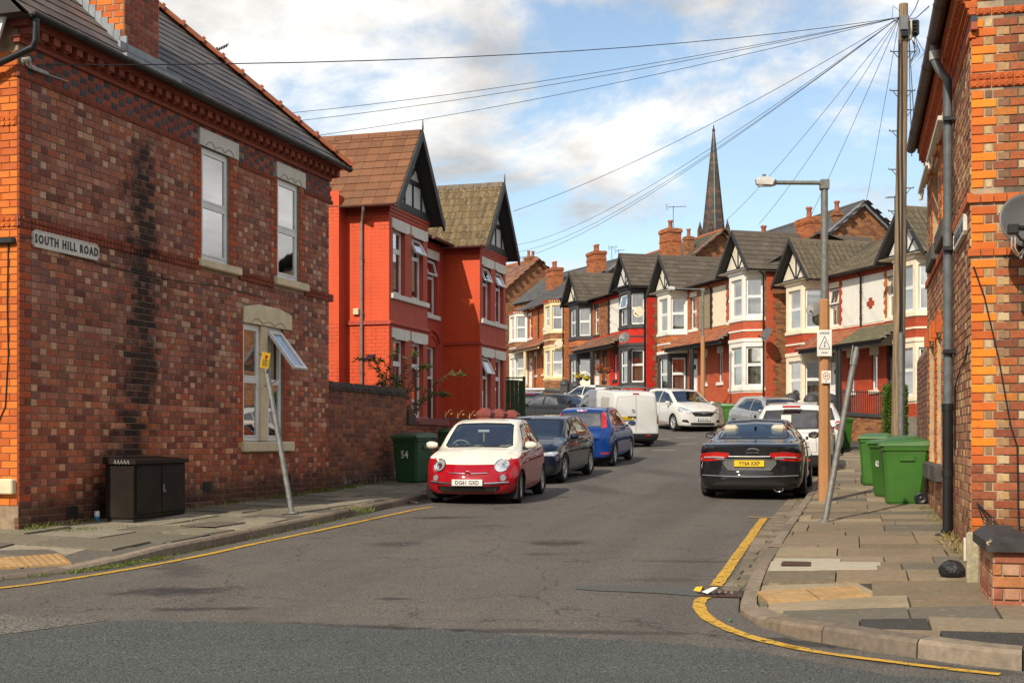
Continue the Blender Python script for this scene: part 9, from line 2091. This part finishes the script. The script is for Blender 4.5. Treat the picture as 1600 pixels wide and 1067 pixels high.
e6 = hatch('dark blue estate car with silver roof bars by the green fence', 4.5, 1.76, 1.48, NAVY, 2.65, .9, .32, dict(HK, r1=4.0, glass=(4.35, 1.0), cowl=1.2, r0=2.0), rear=lambda c, RR: c.region('tail_light', [(.66, .85), (.8, .85), (.72, 1.3), (.62, 1.32)], 'yz', lambda f: f.normal.x < -.02 and f.calc_center_median().x < -1.7, REDL, .006, 'pair'), windows=[[(.85, 1.0), (.2, 1.36), (-.2, 1.39), (-.22, 1.01)], [(-.28, 1.01), (-.26, 1.39), (-1.0, 1.37), (-1.1, 1.03)], [(-1.16, 1.04), (-1.06, 1.36), (-1.6, 1.33), (-1.85, 1.1)]], screen=[(0, 1.06), (.58, 1.05), (.53, 1.4), (0, 1.44)], back=[(0, 1.04), (.58, 1.05), (.5, 1.36), (0, 1.38)], rails=GALV, glass=CARGLASS)
for x in (-.9, .1): strip(e6, 'roof_bar', [(x, -.62, 1.56), (x, .62, 1.56)], .03, SWH)
strip(e6, 'high_brake_light', [(-1.92, -.25, 1.41), (-1.92, .25, 1.41)], .022, REDL); place(e6, .75, 55.0, 2)
w7 = hatch('white hatchback with tall red tail light turning away at the bend', 4.1, 1.75, 1.52, WH, 2.55, .85, .31, HK, rear=lambda c, RR: c.region('tail_light', [(.62, .9), (.72, .92), (.6, 1.36), (.52, 1.36)], 'yz', lambda f: f.normal.x < -.02 and f.calc_center_median().x < -1.2, REDL, .008, 'pair'), windows=hwin, screen=[(0, 1.06), (.58, 1.05), (.53, 1.44), (0, 1.48)], back=[(0, 1.04), (.58, 1.05), (.5, 1.4), (0, 1.43)]); place(w7, 3.7, 62.5, -38)
# ================================================================== ACROSS THE MAIN ROAD, BEHIND THE CAMERA (unseen, added only for reflections in the glass and paint)
def reflected_terrace(x0, n, y, lab):
 o = empty('terrace', (x0, y, 0), pi, lab, 'house'); L_ = n * 5.2; H = [(k * 5.2 + a, k * 5.2 + a + 1.3, z, z + 1.7) for k in range(n) for a in (.7, 3.2) for z in (1.0, 4.0)]
 mb = MB(); holed(mb, 0, L_, -.2, 6.6, 0, .3, H); mb.build('wall', BRN, o); mb = MB(); mb.face([(-.2, -.3, 6.6), (L_ + .2, -.3, 6.6), (L_ + .2, 4, 9.6), (-.2, 4, 9.6)]); mb.face([(-.2, 4, 9.6), (L_ + .2, 4, 9.6), (L_ + .2, 8.3, 6.6), (-.2, 8.3, 6.6)]); mb.build('roof', SLT2, o)
 mb = MB(); mb.box(0, .3, .301, 8, -.2, 6.6); mb.box(L_ - .3, L_, .301, 8, -.2, 6.6); mb.box(.3, L_ - .3, 7.7, 8, -.2, 6.6); mb.build('side_wall', BRN, o)
 for (a, b, c, d) in H:
  mb = MB(); mb.cbox(a - .1, b + .1, -.04, .1, d, d + .25); mb.cbox(a - .1, b + .1, -.06, .2, c - .12, c); mb.box(a, b, .1, .14, c, c + .07); mb.box(a, b, .1, .14, d - .07, d); mb.box(a, a + .07, .1, .14, c + .07, d - .07); mb.box(b - .07, b, .1, .14, c + .07, d - .07); mb.box(a + .07, b - .07, .1, .14, (c + d) / 2 - .03, (c + d) / 2 + .03); w = mb.build('window', SW, o); mb = MB(); mb.box(a + .07, b - .07, .15, .16, c + .07, d - .07); mb.build('pane', DARK, w)
reflected_terrace(27, 10, -11.5, 'plain brick terrace across the main road behind the camera, unseen and added for reflections')
